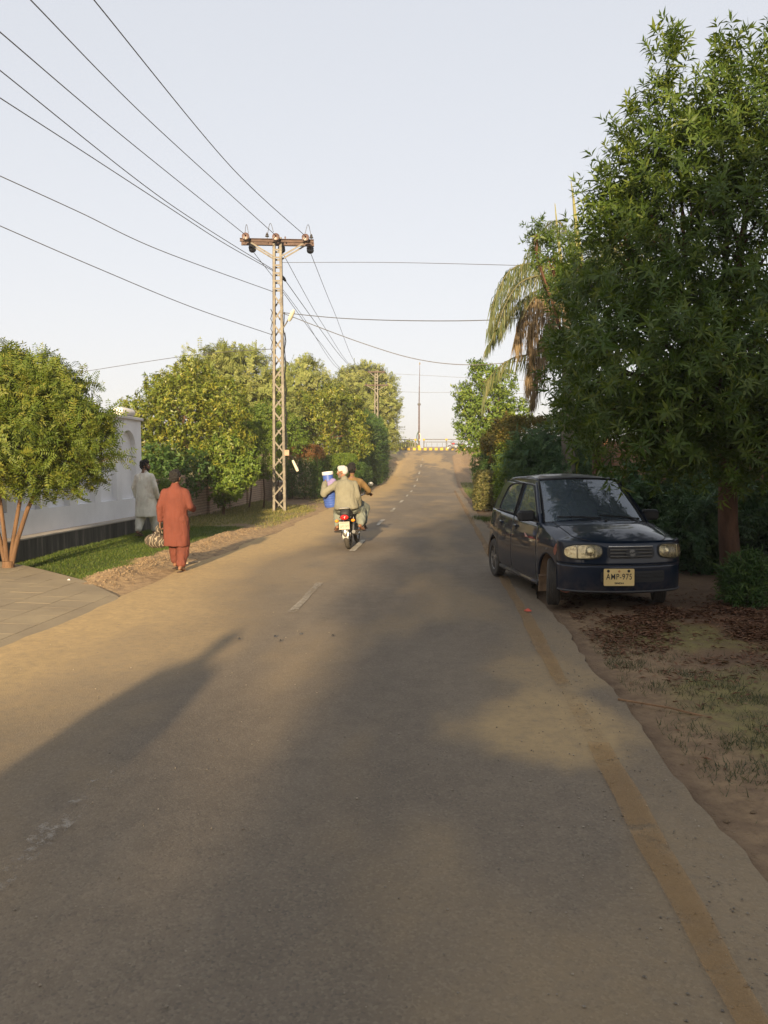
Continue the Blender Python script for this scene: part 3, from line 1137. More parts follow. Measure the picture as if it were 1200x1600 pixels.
for a, b in niches:
    m2 = MB()
    L = arch(a, b)
    n = len(L)
    dep = 0.115
    vs_ = [lw(WX + 0.001, *q) for q in L] + [lw(WX - dep, *q) for q in L]
    m2.add(vs_, [(i, (i + 1) % n, n + (i + 1) % n, n + i) for i in range(n)])
    m2.poly([L], lambda p_, q_: lw(WX - dep, p_, q_))
    m2.build('niche', M_WHITEWALL, w, smooth=False)
mb = MB(); mb.box(lw(WX - 0.12, (WY0 + WY1) / 2, ZT + 0.035), (0.36, WY1 - WY0 + 0.08, 0.07))
mb.build('coping', M_COPING, w, smooth=False, bevel=0.012)
mb = MB(); mb.box(lw((PX + WX) / 2 - 0.05, (WY0 + WY1) / 2 - 0.05, 0.15), (PX - WX + 0.10, WY1 - WY0 + 0.1, 0.36))
mb.build('plinth', M_PLINTH, w, smooth=False, bevel=0.01)
mb = MB(); mb.box(lw((PX + WX) / 2 + 0.004, (WY0 + WY1) / 2 - 0.05, 0.342), (PX - WX + 0.012, WY1 - WY0 + 0.12, 0.030))
mb.build('ledge', M_LEDGE, w, smooth=False, bevel=0.006)
mb = MB()
mb.lathe([(0.001, -.34), (.13, -.34), (.15, -.32), (.15, .30), (.13, .34), (0.001, .34)], 20, Matrix.Translation(Vector(lw(WX - .12, 18.05, ZT + 0.175))) @ Matrix.Rotation(R(90), 4, 'X') @ Matrix.Diagonal((1, .72, 1, 1)))
mb.build('rounded_cap', M_COPING, w)
# a loose brick on the ledge end
mb = MB(); mb.box((0, 0, 0), (0.11, 0.23, 0.07))
o = mb.build('brick', mk('loose_brick', (0.30, 0.27, 0.22), 0.9), None, smooth=False, bevel=0.006)
o.location = (-7.25, 18.45, 0.357 + 0.035); o.rotation_euler = (0, 0, 0.2)
props(o, 'loose pale brick lying on the end of the white wall ledge', 'brick')

# ------------------------------------------------------------------ brick wall beyond it
def brick_mat(name, c1, c2, mortar, rx=0.0):
    t = NT(name)
    wp = t.coord('Object')
    cmb = t.n('ShaderNodeCombineXYZ')
    sp = t.n('ShaderNodeSeparateXYZ'); t.t.links.new(wp, sp.inputs[0])
    t.t.links.new(sp.outputs[1], cmb.inputs[0]); t.t.links.new(sp.outputs[2], cmb.inputs[1])
    bt = t.n('ShaderNodeTexBrick')
    t.t.links.new(cmb.outputs[0], bt.inputs['Vector'])
    bt.inputs['Scale'].default_value = 1.0
    bt.inputs['Brick Width'].default_value = 0.235
    bt.inputs['Row Height'].default_value = 0.088
    bt.inputs['Mortar Size'].default_value = 0.009
    bt.inputs['Bias'].default_value = 0.0
    t.put(bt.inputs['Color1'], c1); t.put(bt.inputs['Color2'], c2); t.put(bt.inputs['Mortar'], mortar)
    n1 = t.noise(wp, 2.5, 5)
    n2 = t.noise(wp, 30, 4)
    c = t.mix(t.rng(n1, 0.4, 0.7, 0, 0.45), bt.outputs['Color'], (0.34, 0.26, 0.19))
    h = t.math('ADD', t.math('MULTIPLY', bt.outputs['Fac'], -1.0), t.math('MULTIPLY', n2, 0.35))
    return t.done(t.bsdf(c, 0.9, 0, t.bump(h, 0.9, 0.02), 0.2))
M_BRICK = brick_mat('old_brick', (0.40, 0.27, 0.19), (0.46, 0.335, 0.24), (0.15, 0.12, 0.095))
M_BRICKR = brick_mat('red_brick', (0.42, 0.19, 0.10), (0.34, 0.15, 0.08), (0.20, 0.15, 0.11))
def brick_wall(name, label, x, y0, y1, h, th, mat, x1=None):
    x1 = x if x1 is None else x1
    o = thing(name, label, 'wall', (x, (y0 + y1) / 2, 0))
    a = math.atan2(-(x1 - x), y1 - y0)
    o.location.x = (x + x1) / 2
    o.rotation_euler.z = a
    L = math.hypot(x1 - x, y1 - y0)
    n = int(L / 0.6)
    mb = MB()
    r = random.Random(5)
    hs = [h + r.choice((0, 0, 0, -0.088, 0.0)) * (1 if i % 3 else 0) for i in range(n)]
    for i in range(n):
        ya, yb = -L / 2 + L * i / n, -L / 2 + L * (i + 1) / n
        mb.box((0, (ya + yb) / 2, hs[i] / 2 - 0.1), (th, yb - ya - 0.0005, hs[i] + 0.2))
    mb.build('brickwork', mat, o, smooth=False)
    m2 = MB()
    for k in range(int(L / 3)):
        m2.box((th * 0.35, -L / 2 + 3 * k + 0.2, (h + 0.10) / 2 - 0.1), (th * 1.1, 0.36, h + 0.30))
    m2.build('pier', mat, o, smooth=False)
    return o
brick_wall('brick_wall', 'weathered brown brick garden wall under the trees beyond the white wall', -7.62, 19.0, 44.0, 1.22, 0.23, M_BRICK, -8.4)
brick_wall('brick_wall', 'red brick wall half hidden behind the hedges and tree on the right', 5.6, 9.0, 34.0, 2.3, 0.23, M_BRICKR, 4.6)

# ------------------------------------------------------------------ lattice power pole
def lattice_pole(name, label, base, H, w0, w1, rot, group=None, nb=15):
    o = thing(name, label, 'power pole', base, rot, group)
    unit_bar = None
    b = MB(); b.box((0, 0, 0), (1, 1, 1))
    bar_me = b.mesh('brace', False); bar_me.materials.append(M_STEEL)
    def bar(nm, p, q, w_, h_, me=bar_me):
        p, q = Vector(p), Vector(q)
        ob = link(nm, me, None, o)
        M = frame_from(q - p).to_4x4()
        ob.matrix_local = Matrix.Translation((p + q) / 2) @ M @ Matrix.Diagonal((w_, h_, (q - p).length, 1))
        return ob
    def corner(sx, sy, z_):
        k = (w0 + (w1 - w0) * z_ / H) / 2
        return Vector((sx * k, sy * k, z_))
    for sx in (-1, 1):
        for sy in (-1, 1):
            m = MB()
            for (ax, ay) in ((0.090, 0.012), (0.012, 0.090)):
                for zz in range(1):
                    a_, b_ = corner(sx, sy, -0.3), corner(sx, sy, H)
                    off = Vector((-sx * (ax - 0.012) / 2, -sy * (ay - 0.012) / 2, 0))
                    A_, B_ = a_ + off, b_ + off
                    pts = []
                    for P_ in (A_, B_):
                        for dx, dy in ((-1, -1), (1, -1), (1, 1), (-1, 1)):
                            pts.append(P_ + Vector((dx * ax / 2, dy * ay / 2, 0)))
                    m.add(pts, [(0, 1, 5, 4), (1, 2, 6, 5), (2, 3, 7, 6), (3, 0, 4, 7), (0, 3, 2, 1), (4, 5, 6, 7)])
            m.build('leg', M_STEEL, o, smooth=False)
    lv = [H * (i / nb) * 0.80 for i in range(nb + 1)]
    for i in range(nb):
        for (s0, s1) in (((-1, -1), (1, -1)), ((1, -1), (1, 1)), ((1, 1), (-1, 1)), ((-1, 1), (-1, -1))):
            p = corner(*(s0 if i % 2 else s1), lv[i]); q = corner(*(s1 if i % 2 else s0), lv[i + 1])
            bar('brace', p, q, 0.012, 0.052)
    for k in range(6):
        z_ = H * (0.815 + 0.028 * k)
        for sy in (-1, 1):
            bar('batten', corner(-1, sy, z_) + Vector((0, sy * .006, 0)), corner(1, sy, z_) + Vector((0, sy * .006, 0)), 0.010, 0.06)
    return o, bar, corner
PB = G(437, 797)
PZ = ground_z(PB.x, PB.y)
H = 9.45
pole, bar, corner = lattice_pole('power_pole', 'tall steel lattice power pole with rusty crossarm on the left verge', (PB.x, PB.y, PZ), H, 0.46, 0.30, R(8))
za = 9.28 - PZ
for s in (-1, 1):
    m = MB()
    m.box((0, s * 0.20, za), (2.52, 0.012, 0.11)); m.box((0, s * 0.20 + s * 0.03, za + 0.05), (2.52, 0.055, 0.012)); m.box((0, s * 0.20 + s * 0.03, za - 0.05), (2.52, 0.055, 0.012))
    m.build('crossarm', M_RUST, pole, smooth=False)
    for sx in (-1, 1):
        bar('arm_brace', (sx * 0.14, s * 0.19, za - 0.52), (sx * 0.95, s * 0.19, za - 0.04), 0.012, 0.05)
def discs(parent, p, d, mat, n=2, r_=0.125, name='disc_insulator'):
    M = Matrix.Translation(Vector(p)) @ frame_from(d).to_4x4()
    m = MB()
    for k in range(n):
        z0 = 0.06 + k * 0.13
        m.lathe([(0.02, z0 - .02), (.05, z0 - .02), (.055, z0 + .02), (r_, z0 + .035), (r_ * 1.02, z0 + .05), (r_ * .8, z0 + .062), (.03, z0 + .07), (.02, z0 + .11)], 20, M)
    return m.build(name, mat, parent)
ins_front, ins_back = [], []
for sx in (-1.0, 0.02, 1.02):
    discs(pole, (sx - 0.04, -0.23, za + 0.02), (0, -1, 0.18), M_PORC)
    discs(pole, (sx + 0.10, 0.23, za - 0.06), (0, 1, -0.35), M_PORCD)
    ins_front.append(Vector((sx - 0.04, -0.55, za + 0.08))); ins_back.append(Vector((sx + 0.10, 0.55, za - 0.17)))
for sx, hh_ in ((-1.13, .14), (-0.35, .20), (1.17, .18)):
    m = MB()
    m.tube([(sx, 0, za + .05), (sx, 0, za + .05 + hh_)], 0.012, 6)
    zb = za + .05 + hh_ - .04
    m.lathe([(.02, zb - .02), (.07, zb - .02), (.065, zb + .01), (.035, zb + .03), (.055, zb + .05), (.03, zb + .085), (.03, zb + .11), (.001, zb + .12)], 14, Matrix.Translation((sx, 0, 0)))
    m.build('pin_insulator', M_PORCD, pole)
    sg = 1 if sx < 0 else -1
    pts = []
    for k in range(15):
        a = k / 14
        pts.append((sx + sg * (0.02 + 0.18 * a) * (1 if sx != -0.35 else 1.3), -0.5 * a, zb + .10 + 0.36 * math.sin(math.pi * min(1, a * 1.05)) * (1 - .3 * a) - .10 * a))
    MB().tube(pts, 0.009, 5).build('jumper_loop', M_WIRE, pole)
m = MB(); m.lathe([(.001, 0), (.022, 0), (.03, .05), (.02, .09), (.03, .12), (.001, .16)], 10, Matrix.Translation((0.27, 0, za + .06)))
m.build('stud', M_PORC, pole)
# cables clipped to the legs
for k, (dx, z0, z1) in enumerate(((0.27, 2.2, 6.9), (0.30, 1.6, 6.2), (-0.26, 5.2, 7.0))):
    pts = []
    n = 16
    for i in range(n + 1):
        z_ = z0 + (z1 - z0) * i / n
        pts.append((dx * (1 - 0.25 * z_ / 9) + 0.03 * math.sin(i * 2.1 + k), -0.20 + 0.03 * math.cos(i * 1.3), z_))
    MB().tube(pts, 0.014, 5).build('cable', M_BLACK, pole)
# upper lamp on its arm
la = corner(1, -1, 6.35)
m = MB(); m.tube([la, la + Vector((.10, -.1, .12)), la + Vector((.26, -.16, .38))], .022, 8); m.build('lamp_arm', M_STEEL, pole)
d = Vector((.42, -.35, .85)).normalized()
M4 = Matrix.Translation(la + Vector((.22, -.16, .22))) @ frame_from(d).to_4x4()
m = MB(); m.lathe([(.001, 0), (.05, .0), (.085, .10), (.085, .34), (.05, .42), (.001, .44)], 16, M4 @ Matrix.Diagonal((1, .7, 1, 1)))
m.build('lamp_head', M_LAMP, pole)
# meter box with a hanging tube lamp
lb = corner(1, -1, 2.05)
m = MB(); m.box(lb + Vector((.07, -.06, 0)), (.16, .10, .20)); m.build('switch_box', mk('faded_box', (.42, .27, .19), .7), pole, smooth=False, bevel=.008)
d = Vector((.42, -.05, -.9)).normalized()
m = MB(); m.tube([lb + Vector((.12, -.06, -.05)), lb + Vector((.24, -.08, -.12)), lb + Vector((.28, -.08, -.28))], .012, 6); m.build('lamp_bracket', M_BLACK, pole)
M4 = Matrix.Translation(lb + Vector((.27, -.08, -.26))) @ frame_from(d).to_4x4()
m = MB(); m.lathe([(.001, 0), (.035, 0), (.045, .05), (.055, .34), (.045, .42), (.001, .44)], 14, M4)
m.build('tube_lamp', M_LAMP, pole)
PM = Matrix.Translation((PB.x, PB.y, PZ)) @ Matrix.Rotation(R(8), 4, 'Z')

# far pole on the bank road
fp = A(588, 650, 68)
pole2, bar2, corner2 = lattice_pole('power_pole', 'distant lattice power pole standing before the feathery trees', (fp.x, 68, rz(68) - 0.1), 8.55, 0.44, 0.28, R(4), nb=11)
for z_, L in ((8.4, 1.5), (7.25, 2.1)):
    m = MB(); m.box((0, -.16, z_), (L, .07, .10)); m.box((0, .16, z_), (L, .07, .10)); m.build('crossarm', M_RUST, pole2, smooth=False)
    for sx in (-1, 1):
        bar2('arm_brace', (sx * .1, -.17, z_ - .45), (sx * L * .4, -.17, z_ - .03), .012, .05)
        m = MB(); m.lathe([(.001, 0), (.07, .02), (.05, .08), (.06, .14), (.001, .2)], 10, Matrix.Translation((sx * L * .42, 0, z_ + .05))); m.build('insulator', M_PORCD, pole2)
m = MB(); m.tube([(0, 0, 8.4), (0, 0, 8.85)], .02, 6); m.lathe([(.001, 8.85), (.07, 8.87), (.05, 8.93), (.001, 9.02)], 10); m.build('top_insulator', M_PORCD, pole2)
P2M = Matrix.Translation((fp.x, 68, rz(68) - 0.1))

# ------------------------------------------------------------------ wires
def wire(label, pts, r_=0.011, ext=None, group=None):
    P_ = [Vector(p) for p in pts]
    out = []
    n = len(P_)
    for i in range(n - 1):
        p0, p1, p2, p3 = P_[max(i - 1, 0)], P_[i], P_[i + 1], P_[min(i + 2, n - 1)]
        for k in range(12):
            u_ = k / 12
            out.append(0.5 * ((2 * p1) + (p2 - p0) * u_ + (2 * p0 - 5 * p1 + 4 * p2 - p3) * u_ ** 2 + (3 * p1 - p0 - 3 * p2 + p3) * u_ ** 3))
    out.append(P_[-1])
    if ext:
        d = (P_[-1] - out[-6]).normalized()
        d.z *= 0.8
        out += [P_[-1] + d * ext * k / 6 + Vector((0, 0, 0.012 * (ext * k / 6) ** 2 * 0.4)) for k in range(1, 7)]
    o = MB().tube(out, r_, 5).build('overhead_wire', M_WIRE)
    return props(o, label, 'wire', group)
def XA(px, py, X):
    d = ray(px, py); t_ = X / d.x
    return Vector((X, d.y * t_, CAM_H + d.z * t_))
tip = [PM @ q for q in ins_front]
bk_ = [PM @ q for q in ins_back]
wire('overhead wire from right end of crossarm rising to the top left, steepest of them', [tip[2], A(365, 265, 20.5), XA(147, 0, -5.6)], ext=22)
wire('overhead wire from middle of crossarm climbing to the upper left corner', [tip[1], A(235, 190, 18.5), XA(48, 0, -6.3)], ext=22)
wire('overhead wire from left end of crossarm, third from top at left frame edge', [tip[0], A(192, 213, 18.0), XA(0, 50, -7.0)], ext=20)
at1 = PM @ Vector((-.16, -.18, 8.35))
wire('upper of two service wires meeting just below the crossarm, running up left', [at1, A(260, 315, 20.2), XA(0, 110, -8.0)], ext=18)
wire('lower of two service wires meeting just below the crossarm, slightly wavy', [at1 + Vector((0, 0, -.04)), A(350, 380, 23.3), A(262, 323, 20.2), A(130, 237, 17.0), XA(0, 153, -8.0)], ext=18)
wire('single service wire leaving the pole leftward below the twin wires', [PM @ Vector((-.17, -.17, 7.60)), A(250, 391, 20.6), A(125, 332, 18.2), XA(0, 275, -9.4)], ext=14)
wire('lowest long service wire sagging from the pole to the left frame edge', [PM @ Vector((-.18, -.17, 6.12)), A(300, 480, 22.5), A(150, 418, 19.2), XA(0, 353, -9.8)], ext=14)
wire('thin service wire from the pole to behind the bushy tree at left', [PM @ Vector((-.19, .1, 5.68)), A(300, 555, 29.5), A(141, 579, 33)], ext=20)
f2 = [P2M @ Vector((x, 0, z_)) for x, z_ in ((-.63, 8.6), (.63, 8.6), (-.88, 7.45), (.88, 7.45), (0, 8.95))]
wire('onward wire from right crossarm insulator to the distant pole', [bk_[2], A(522, 487, 40), A(560, 573, 58), f2[1]])
wire('onward wire from middle crossarm insulator to the distant pole', [bk_[1], A(505, 508, 40), A(553, 575, 57), f2[4]])
wire('onward wire from left crossarm insulator passing behind the pole', [bk_[0], A(470, 490, 38), A(530, 577, 57), f2[0]])
cl = A(447, 440, 27.4)
wire('dark cable leaving the small clamp and falling towards the distant pole', [cl, A(495, 507, 38), A(535, 560, 52), f2[2]], .014)
wire('low cable from the pole dropping behind the garden trees', [PM @ Vector((.14, .16, 7.7)), A(500, 535, 38), A(545, 585, 54), f2[3]])
wire('thin wire crossing the sky to the right just below the crossarm', [PM @ Vector((.17, -.05, 8.62)), A(600, 410, 24.5), A(785, 414, 22), A(900, 418, 20)], .008)
wire('upper of two dark cables crossing the road from the pole to the palm', [PM @ Vector((.17, -.10, 6.9)), A(530, 497, 25.5), A(640, 501, 24), A(765, 500, 22.5), A(880, 490, 21)], .013)
wire('lower dark cable sagging across the road from the pole to the right trees', [PM @ Vector((.17, -.12, 6.88)), A(560, 534, 26), A(655, 562, 26), A(745, 570, 26), A(850, 560, 26)], .013)
for lab, y0, y1 in (('faint high wire far behind the thin pole on the canal bank', 584, 592), ('faint lower wire far behind the thin pole on the canal bank', 611, 613)):
    wire(lab, [A(560, y0 - 2, 90), A(655, y0 + 2, 90), A(760, y1, 90), A(840, y1 + 3, 90)], .016)
m = MB(); m.lathe([(.001, 0), (.035, .02), (.06, .12), (.045, .26), (.03, .36), (.001, .38)], 10, Matrix.Translation(cl) @ frame_from(Vector((-.62, -.25, .8))).to_4x4())
o = m.build('cable_clamp', M_BLACK)
props(o, 'small dark clamp at the end of a cable just right of the pole', 'cable clamp')

# ------------------------------------------------------------------ canal bank: kerb, railings, mast
KY = 91.75
KZ = rz(KY)
kerb = thing('kerb', 'yellow and dark painted kerb blocks at the end of the road', 'kerb', (-2.0, KY, KZ))
b = MB(); b.box((0, 0, .14), (.33, .30, .42)); yme = b.mesh('kerb_block', False); yme.materials.append(M_YELP)
b = MB(); b.box((0, 0, .12), (.31, .28, .38)); dme = b.mesh('kerb_block', False); dme.materials.append(M_DARKP)
for k in range(-34, 36):
    o = link('kerb_block', yme if k % 2 else dme, None, kerb)
    o.location = (k * 0.325 + random.uniform(-.01, .01), random.uniform(-.015, .015), random.uniform(-.01, .01))
def railing(label, x0, x1, concrete):
    o = thing('railing', label, 'railing', ((x0 + x1) / 2, 92.6, KZ))
    cx = (x0 + x1) / 2
    L = x1 - x0
    n = max(1, round(L / 2.7))
    for i in range(n + 1):
        x = x0 + L * i / n - cx
        m = MB(); m.box((x, 0, .70), (.20, .20, 1.40) if concrete else (.12, .12, 1.42)); m.build('post', M_GALV if not concrete else M_CONC, o, smooth=False, bevel=.01)
        m = MB(); m.box((x, 0, 1.34), (.27, .25, .20)); m.build('post_cap', M_YELP, o, smooth=False, bevel=.02)
    for z_, h_ in ((1.36, .09), (1.05, .07), (.42, .10)) if not concrete else ((1.34, .11), (.98, .08), (.42, .12)):
        m = MB(); m.box((0, .0, z_), (L - .02, .08, h_)); m.build('rail', M_GALV if not concrete else M_CONC, o, smooth=False)
    nb_ = int(L / (.24 if concrete else .62))
    b_ = MB(); b_.box((0, 0, .70), (.09 if concrete else .04, .06, .52)); me_ = b_.mesh('baluster', False); me_.materials.append(M_CONC if concrete else M_GALV)
    for i in range(nb_):
        x = x0 + L * (i + .5) / nb_ - cx
        q = link('baluster', me_, None, o); q.location = (x, 0.005, 0)
    return o
railing('concrete balustrade with yellow capped posts left of the thin mast', -13.6, -2.85, True)
railing('open pipe railing with yellow topped posts right of the thin mast', -1.85, 8.9, False)
mast = thing('mast', 'thin tall rusty mast on the canal bank at the end of the road', 'pole', (-2.42, 92.1, KZ))
m = MB(); m.tube([(0, 0, -.2), (0, 0, 5.5)], [.11, .085], 10); m.build('lower_tube', M_RUST, mast)
m = MB(); m.tube([(0, 0, 5.5), (.02, 0, 7.6)], [.06, .05], 8); m.tube([(.02, 0, 7.6), (.06, 0, 9.4), (.05, 0, 10.3)], [.04, .03, .02], 8); m.build('upper_tube', M_RUST, mast)
m = MB(); m.lathe([(.001, 5.35), (.17, 5.38), (.19, 5.5), (.17, 5.62), (.001, 5.66)], 14); m.build('collar', M_GALV, mast)
for z_ in (5.95, 6.3, 6.7):
    m = MB(); m.lathe([(.001, z_), (.075, z_ + .02), (.075, z_ + .09), (.001, z_ + .12)], 10); m.build('joint', M_GALV, mast)
m = MB(); m.box((.06, 0, 10.3), (.16, .08, .26)); m.build('tip', M_STEEL, mast, smooth=False)
pts = [(-.06 - .20 * math.sin(math.pi * k / 10), -.08, .95 + 1.35 * k / 10) for k in range(11)]
m = MB(); m.tube(pts, .055, 7); m.build('cable_coil', mk('green_cable', (.05, .10, .06), .6), mast)
pts = [(.05 + .14 * math.sin(math.pi * k / 8), -.1, 1.2 + .9 * k / 8) for k in range(9)]
m = MB(); m.tube(pts, .05, 7); m.build('banner_rag', mk('pale_rag', (.6, .52, .45), .9), mast)
m = MB(); m.box((0, -.02, .32), (.30, .28, .64)); m.build('foot', M_YELP, mast, smooth=False, bevel=.02)

# small stake with a white plate in the verge
sp_ = G(457, 773)
sk = thing('marker_stake', 'thin wire stake with a small white plate in the verge by the hedge', 'marker', (sp_.x + .35, 35.5, ground_z(sp_.x + .35, 35.5)))
m = MB(); m.tube([(0, 0, -.1), (0, 0, .85)], .018, 6); m.tube([(0, 0, .85), (-.12, 0, 1.5)], .012, 5); m.tube([(0, 0, .85), (.12, 0, 1.6)], .012, 5); m.build('stake', M_GALV, sk)
m = MB(); m.box((0, -.02, .86), (.40, .05, .14)); m.build('plate', M_COPING, sk, smooth=False, bevel=.01)
# ------------------------------------------------------------------ trees and shrubs
def LB(lst):
    """lobes from (across, down, distance, radius[, flatten])"""
    out = []
    for q in lst:
        c = A(q[0], q[1], q[2])
        k = q[4] if len(q) > 4 else 0.9
        out.append((c.x, c.y, c.z, q[3], q[3], q[3] * k))
    return out
def GP(x, y):
    return Vector((x, y, ground_z(x, y)))

# multi-stemmed feathery tree by the white wall
b0 = G(13, 892); b0 = GP(b0.x, b0.y)
stems = []
for dx, dy, zt, r0 in ((0.40, 0.10, 1.35, .040), (0.13, 0.22, 1.4, .033), (-0.10, -0.02, 1.4, .036), (-0.42, 0.12, 1.3, .036), (0.0, 0.4, 1.3, .03)):
    a = b0 + Vector((dx * .12, dy * .12, .16))
    stems.append(([a, a + Vector((dx * .25, dy * .3, .42)), a + Vector((dx * .6, dy * .7, .85)), a + Vector((dx, dy, zt - .16))], r0, r0 * .7))
stems.append(([b0 + Vector((0, 0, -.1)), b0 + Vector((0, 0, .05)), b0 + Vector((0, 0, .22))], .12, .085))
cl_ = LB([(30, 622, 12, .70, .8), (-40, 640, 12, .75, .8), (-110, 660, 12, .7, .8), (85, 645, 11.8, .55, .85), (122, 678, 11.7, .42), (60, 588, 12.2, .45, .7), (-5, 578, 12.2, .48, .7), (105, 610, 12.1, .38, .8), (142, 706, 11.6, .28), (150, 660, 11.9, .24), (30, 695, 11.2, .58, .8), (95, 718, 11.3, .40), (-40, 705, 11.2, .55, .8), (60, 742, 11.1, .26), (108, 752, 11.3, .20), (5, 740, 11, .28), (168, 692, 11.8, .14), (138, 735, 11.5, .18), (-90, 720, 11.4, .45), (175, 715, 11.7, .10)])
tt = tree('feathery_tree', 'round feathery tree with several tan stems on the lawn by the white wall', b0, cl_, T_FEATHER, L_FEATHER, 2600, trunks=stems, bk=B_STEM, seed=11, inner=.25, rough=.40, up=-0.15, jitter=.5, ra=.05, scale=(.6, .95))
finish(tt)

# big lance-leaved tree on the right
b0 = GP(3.62, 9.75)
tr = [([b0 + Vector((0, 0, -.15)), b0 + Vector((-.02, 0, .4)), b0 + Vector((-.07, -.02, .9)), b0 + Vector((-.10, -.05, 1.6)), b0 + Vector((-.05, -.05, 2.4))], .135, .095)]
cl_ = LB([(1070, 560, 9.2, 1.20), (1160, 400, 9.3, 1.15), (1030, 430, 9.5, .85), (1065, 300, 9.6, .75), (1130, 230, 9.5, .72), (1195, 210, 9.6, .7), (1000, 300, 9.8, .36), (965, 340, 9.9, .32, 1.2), (945, 470, 10, .52), (910, 580, 10.2, .38), (940, 640, 9.6, .45), (1000, 668, 8.8, .55), (1080, 682, 8.5, .58), (1165, 672, 8.7, .66), (1250, 560, 9.2, 1.1), (1300, 300, 9.6, 1.1), (1245, 670, 9, .7), (1000, 560, 8.5, .65), (1110, 600, 8.3, .7)])
def shoots(g):
    P_, N_ = [], []
    tops = [(1045, 30, 260, 9.5), (1030, 75, 270, 9.5), (1062, 70, 260, 9.4), (1010, 130, 280, 9.6), (1140, 50, 210, 9.4), (1120, 80, 220, 9.5), (1160, 70, 200, 9.6), (1090, 130, 260, 9.5), (1200, 40, 200, 9.6), (1220, 30, 200, 9.4), (985, 170, 300, 9.7), (960, 200, 330, 9.8), (975, 215, 330, 9.7), (940, 265, 370, 9.8), (925, 290, 400, 9.9), (915, 330, 430, 9.9), (1180, 90, 230, 9.3), (1070, 160, 280, 9.4), (1110, 140, 250, 9.3), (1040, 190, 300, 9.4), (1000, 230, 330, 9.5), (1150, 150, 260, 9.2), (895, 400, 500, 10.1), (878, 455, 560, 10.2), (865, 520, 600, 10.3)]
    for (px, p0, p1, Y) in tops:
        a_, b_ = A(px, p0, Y), A(px + g.uniform(10, 45), p1, Y + g.uniform(-.2, .3))
        L_ = (a_ - b_).length
        for k_ in range(int(L_ / .055)):
            t_ = g.random()
            w_ = .04 + .22 * (1 - t_) * (1 if t_ > .15 else .6)
            c_ = b_.lerp(a_, t_)
            off = g.normal(size=3) * w_
            P_.append((c_.x + off[0], c_.y + off[1], c_.z + off[2] * .6))
            N_.append((off[0] * 1.2, off[1] * 1.2, .25))
    return np.array(P_), unit(np.array(N_) + 1e-6)
tt = tree('lance_leaf_tree', 'large dark green tree with narrow leaves in rosettes overhanging the parked car', b0, cl_, T_WHORL, L_DARK, 4000, trunks=tr, bk=B_RED, seed=21, inner=.20, rough=.45, up=.45, jitter=.5, scale=(.65, 1.2), ra=.12, freq=2.6, extra=shoots)
o, V, rv, bs, fr, lm = tt
# the leaves nearest the road stand as single objects
wpos = bs + np.array(o.location)
rel = wpos - np.array([0, 0, CAM_H])
dep = rel @ np.array(_f)
pxx = 600 + FPX * (rel @ np.array(_r)) / dep
pyy = 800 - FPX * (rel @ np.array(_u)) / dep
ok = (pxx > 850) & (pxx < 1185) & (pyy > 100) & (pyy < 765)
size = np.linalg.norm(fr[:, 1], axis=1) * np.linalg.norm(fr[:, 0], axis=1) / dep ** 2
size[~ok] = -1
pick = np.argsort(-size)[:300]
lmes = []
for q in range(5):
    me = bpy.data.meshes.new('leaf')
    me.from_pydata([tuple(v) for v in KITE], [], [(0, 1, 2, 3)])
    at = me.attributes.new('rnd', 'FLOAT', 'FACE'); at.data.foreach_set('value', [0.15 + 0.17 * q])
    me.materials.append(lm); lmes.append(me)
for i in pick:
    ob = link('leaf', lmes[min(4, int(rv[i] * 5))], None, o)
    M = Matrix.Identity(4)
    for c_ in range(3):
        for r_ in range(3):
            M[r_][c_] = fr[i, c_, r_]
        M[c_][3] = bs[i, c_]
    ob.matrix_local = M
keep = np.ones(len(rv), bool); keep[pick] = False
crown('crown', V[keep], rv[keep], lm, o)

b0 = GP(2.85, 14.4)
cl_ = LB([(855, 400, 14, .22, 1.6), (838, 365, 14, .10, 1.8), (885, 390, 14.2, .25, 1.4), (890, 460, 14, .36), (915, 430, 14.2, .5), (893, 545, 14, .42), (925, 560, 14.2, .6), (900, 640, 14, .40), (945, 660, 14, .6)])
finish(tree('lance_leaf_tree', 'smaller narrow-leaved tree between the palm and the large dark tree', b0, cl_, T_WHORL, L_DARK, 800, bk=B_RED, seed=22, inner=.25, rough=.35, up=.5, scale=(.75, 1.0), ra=.08))

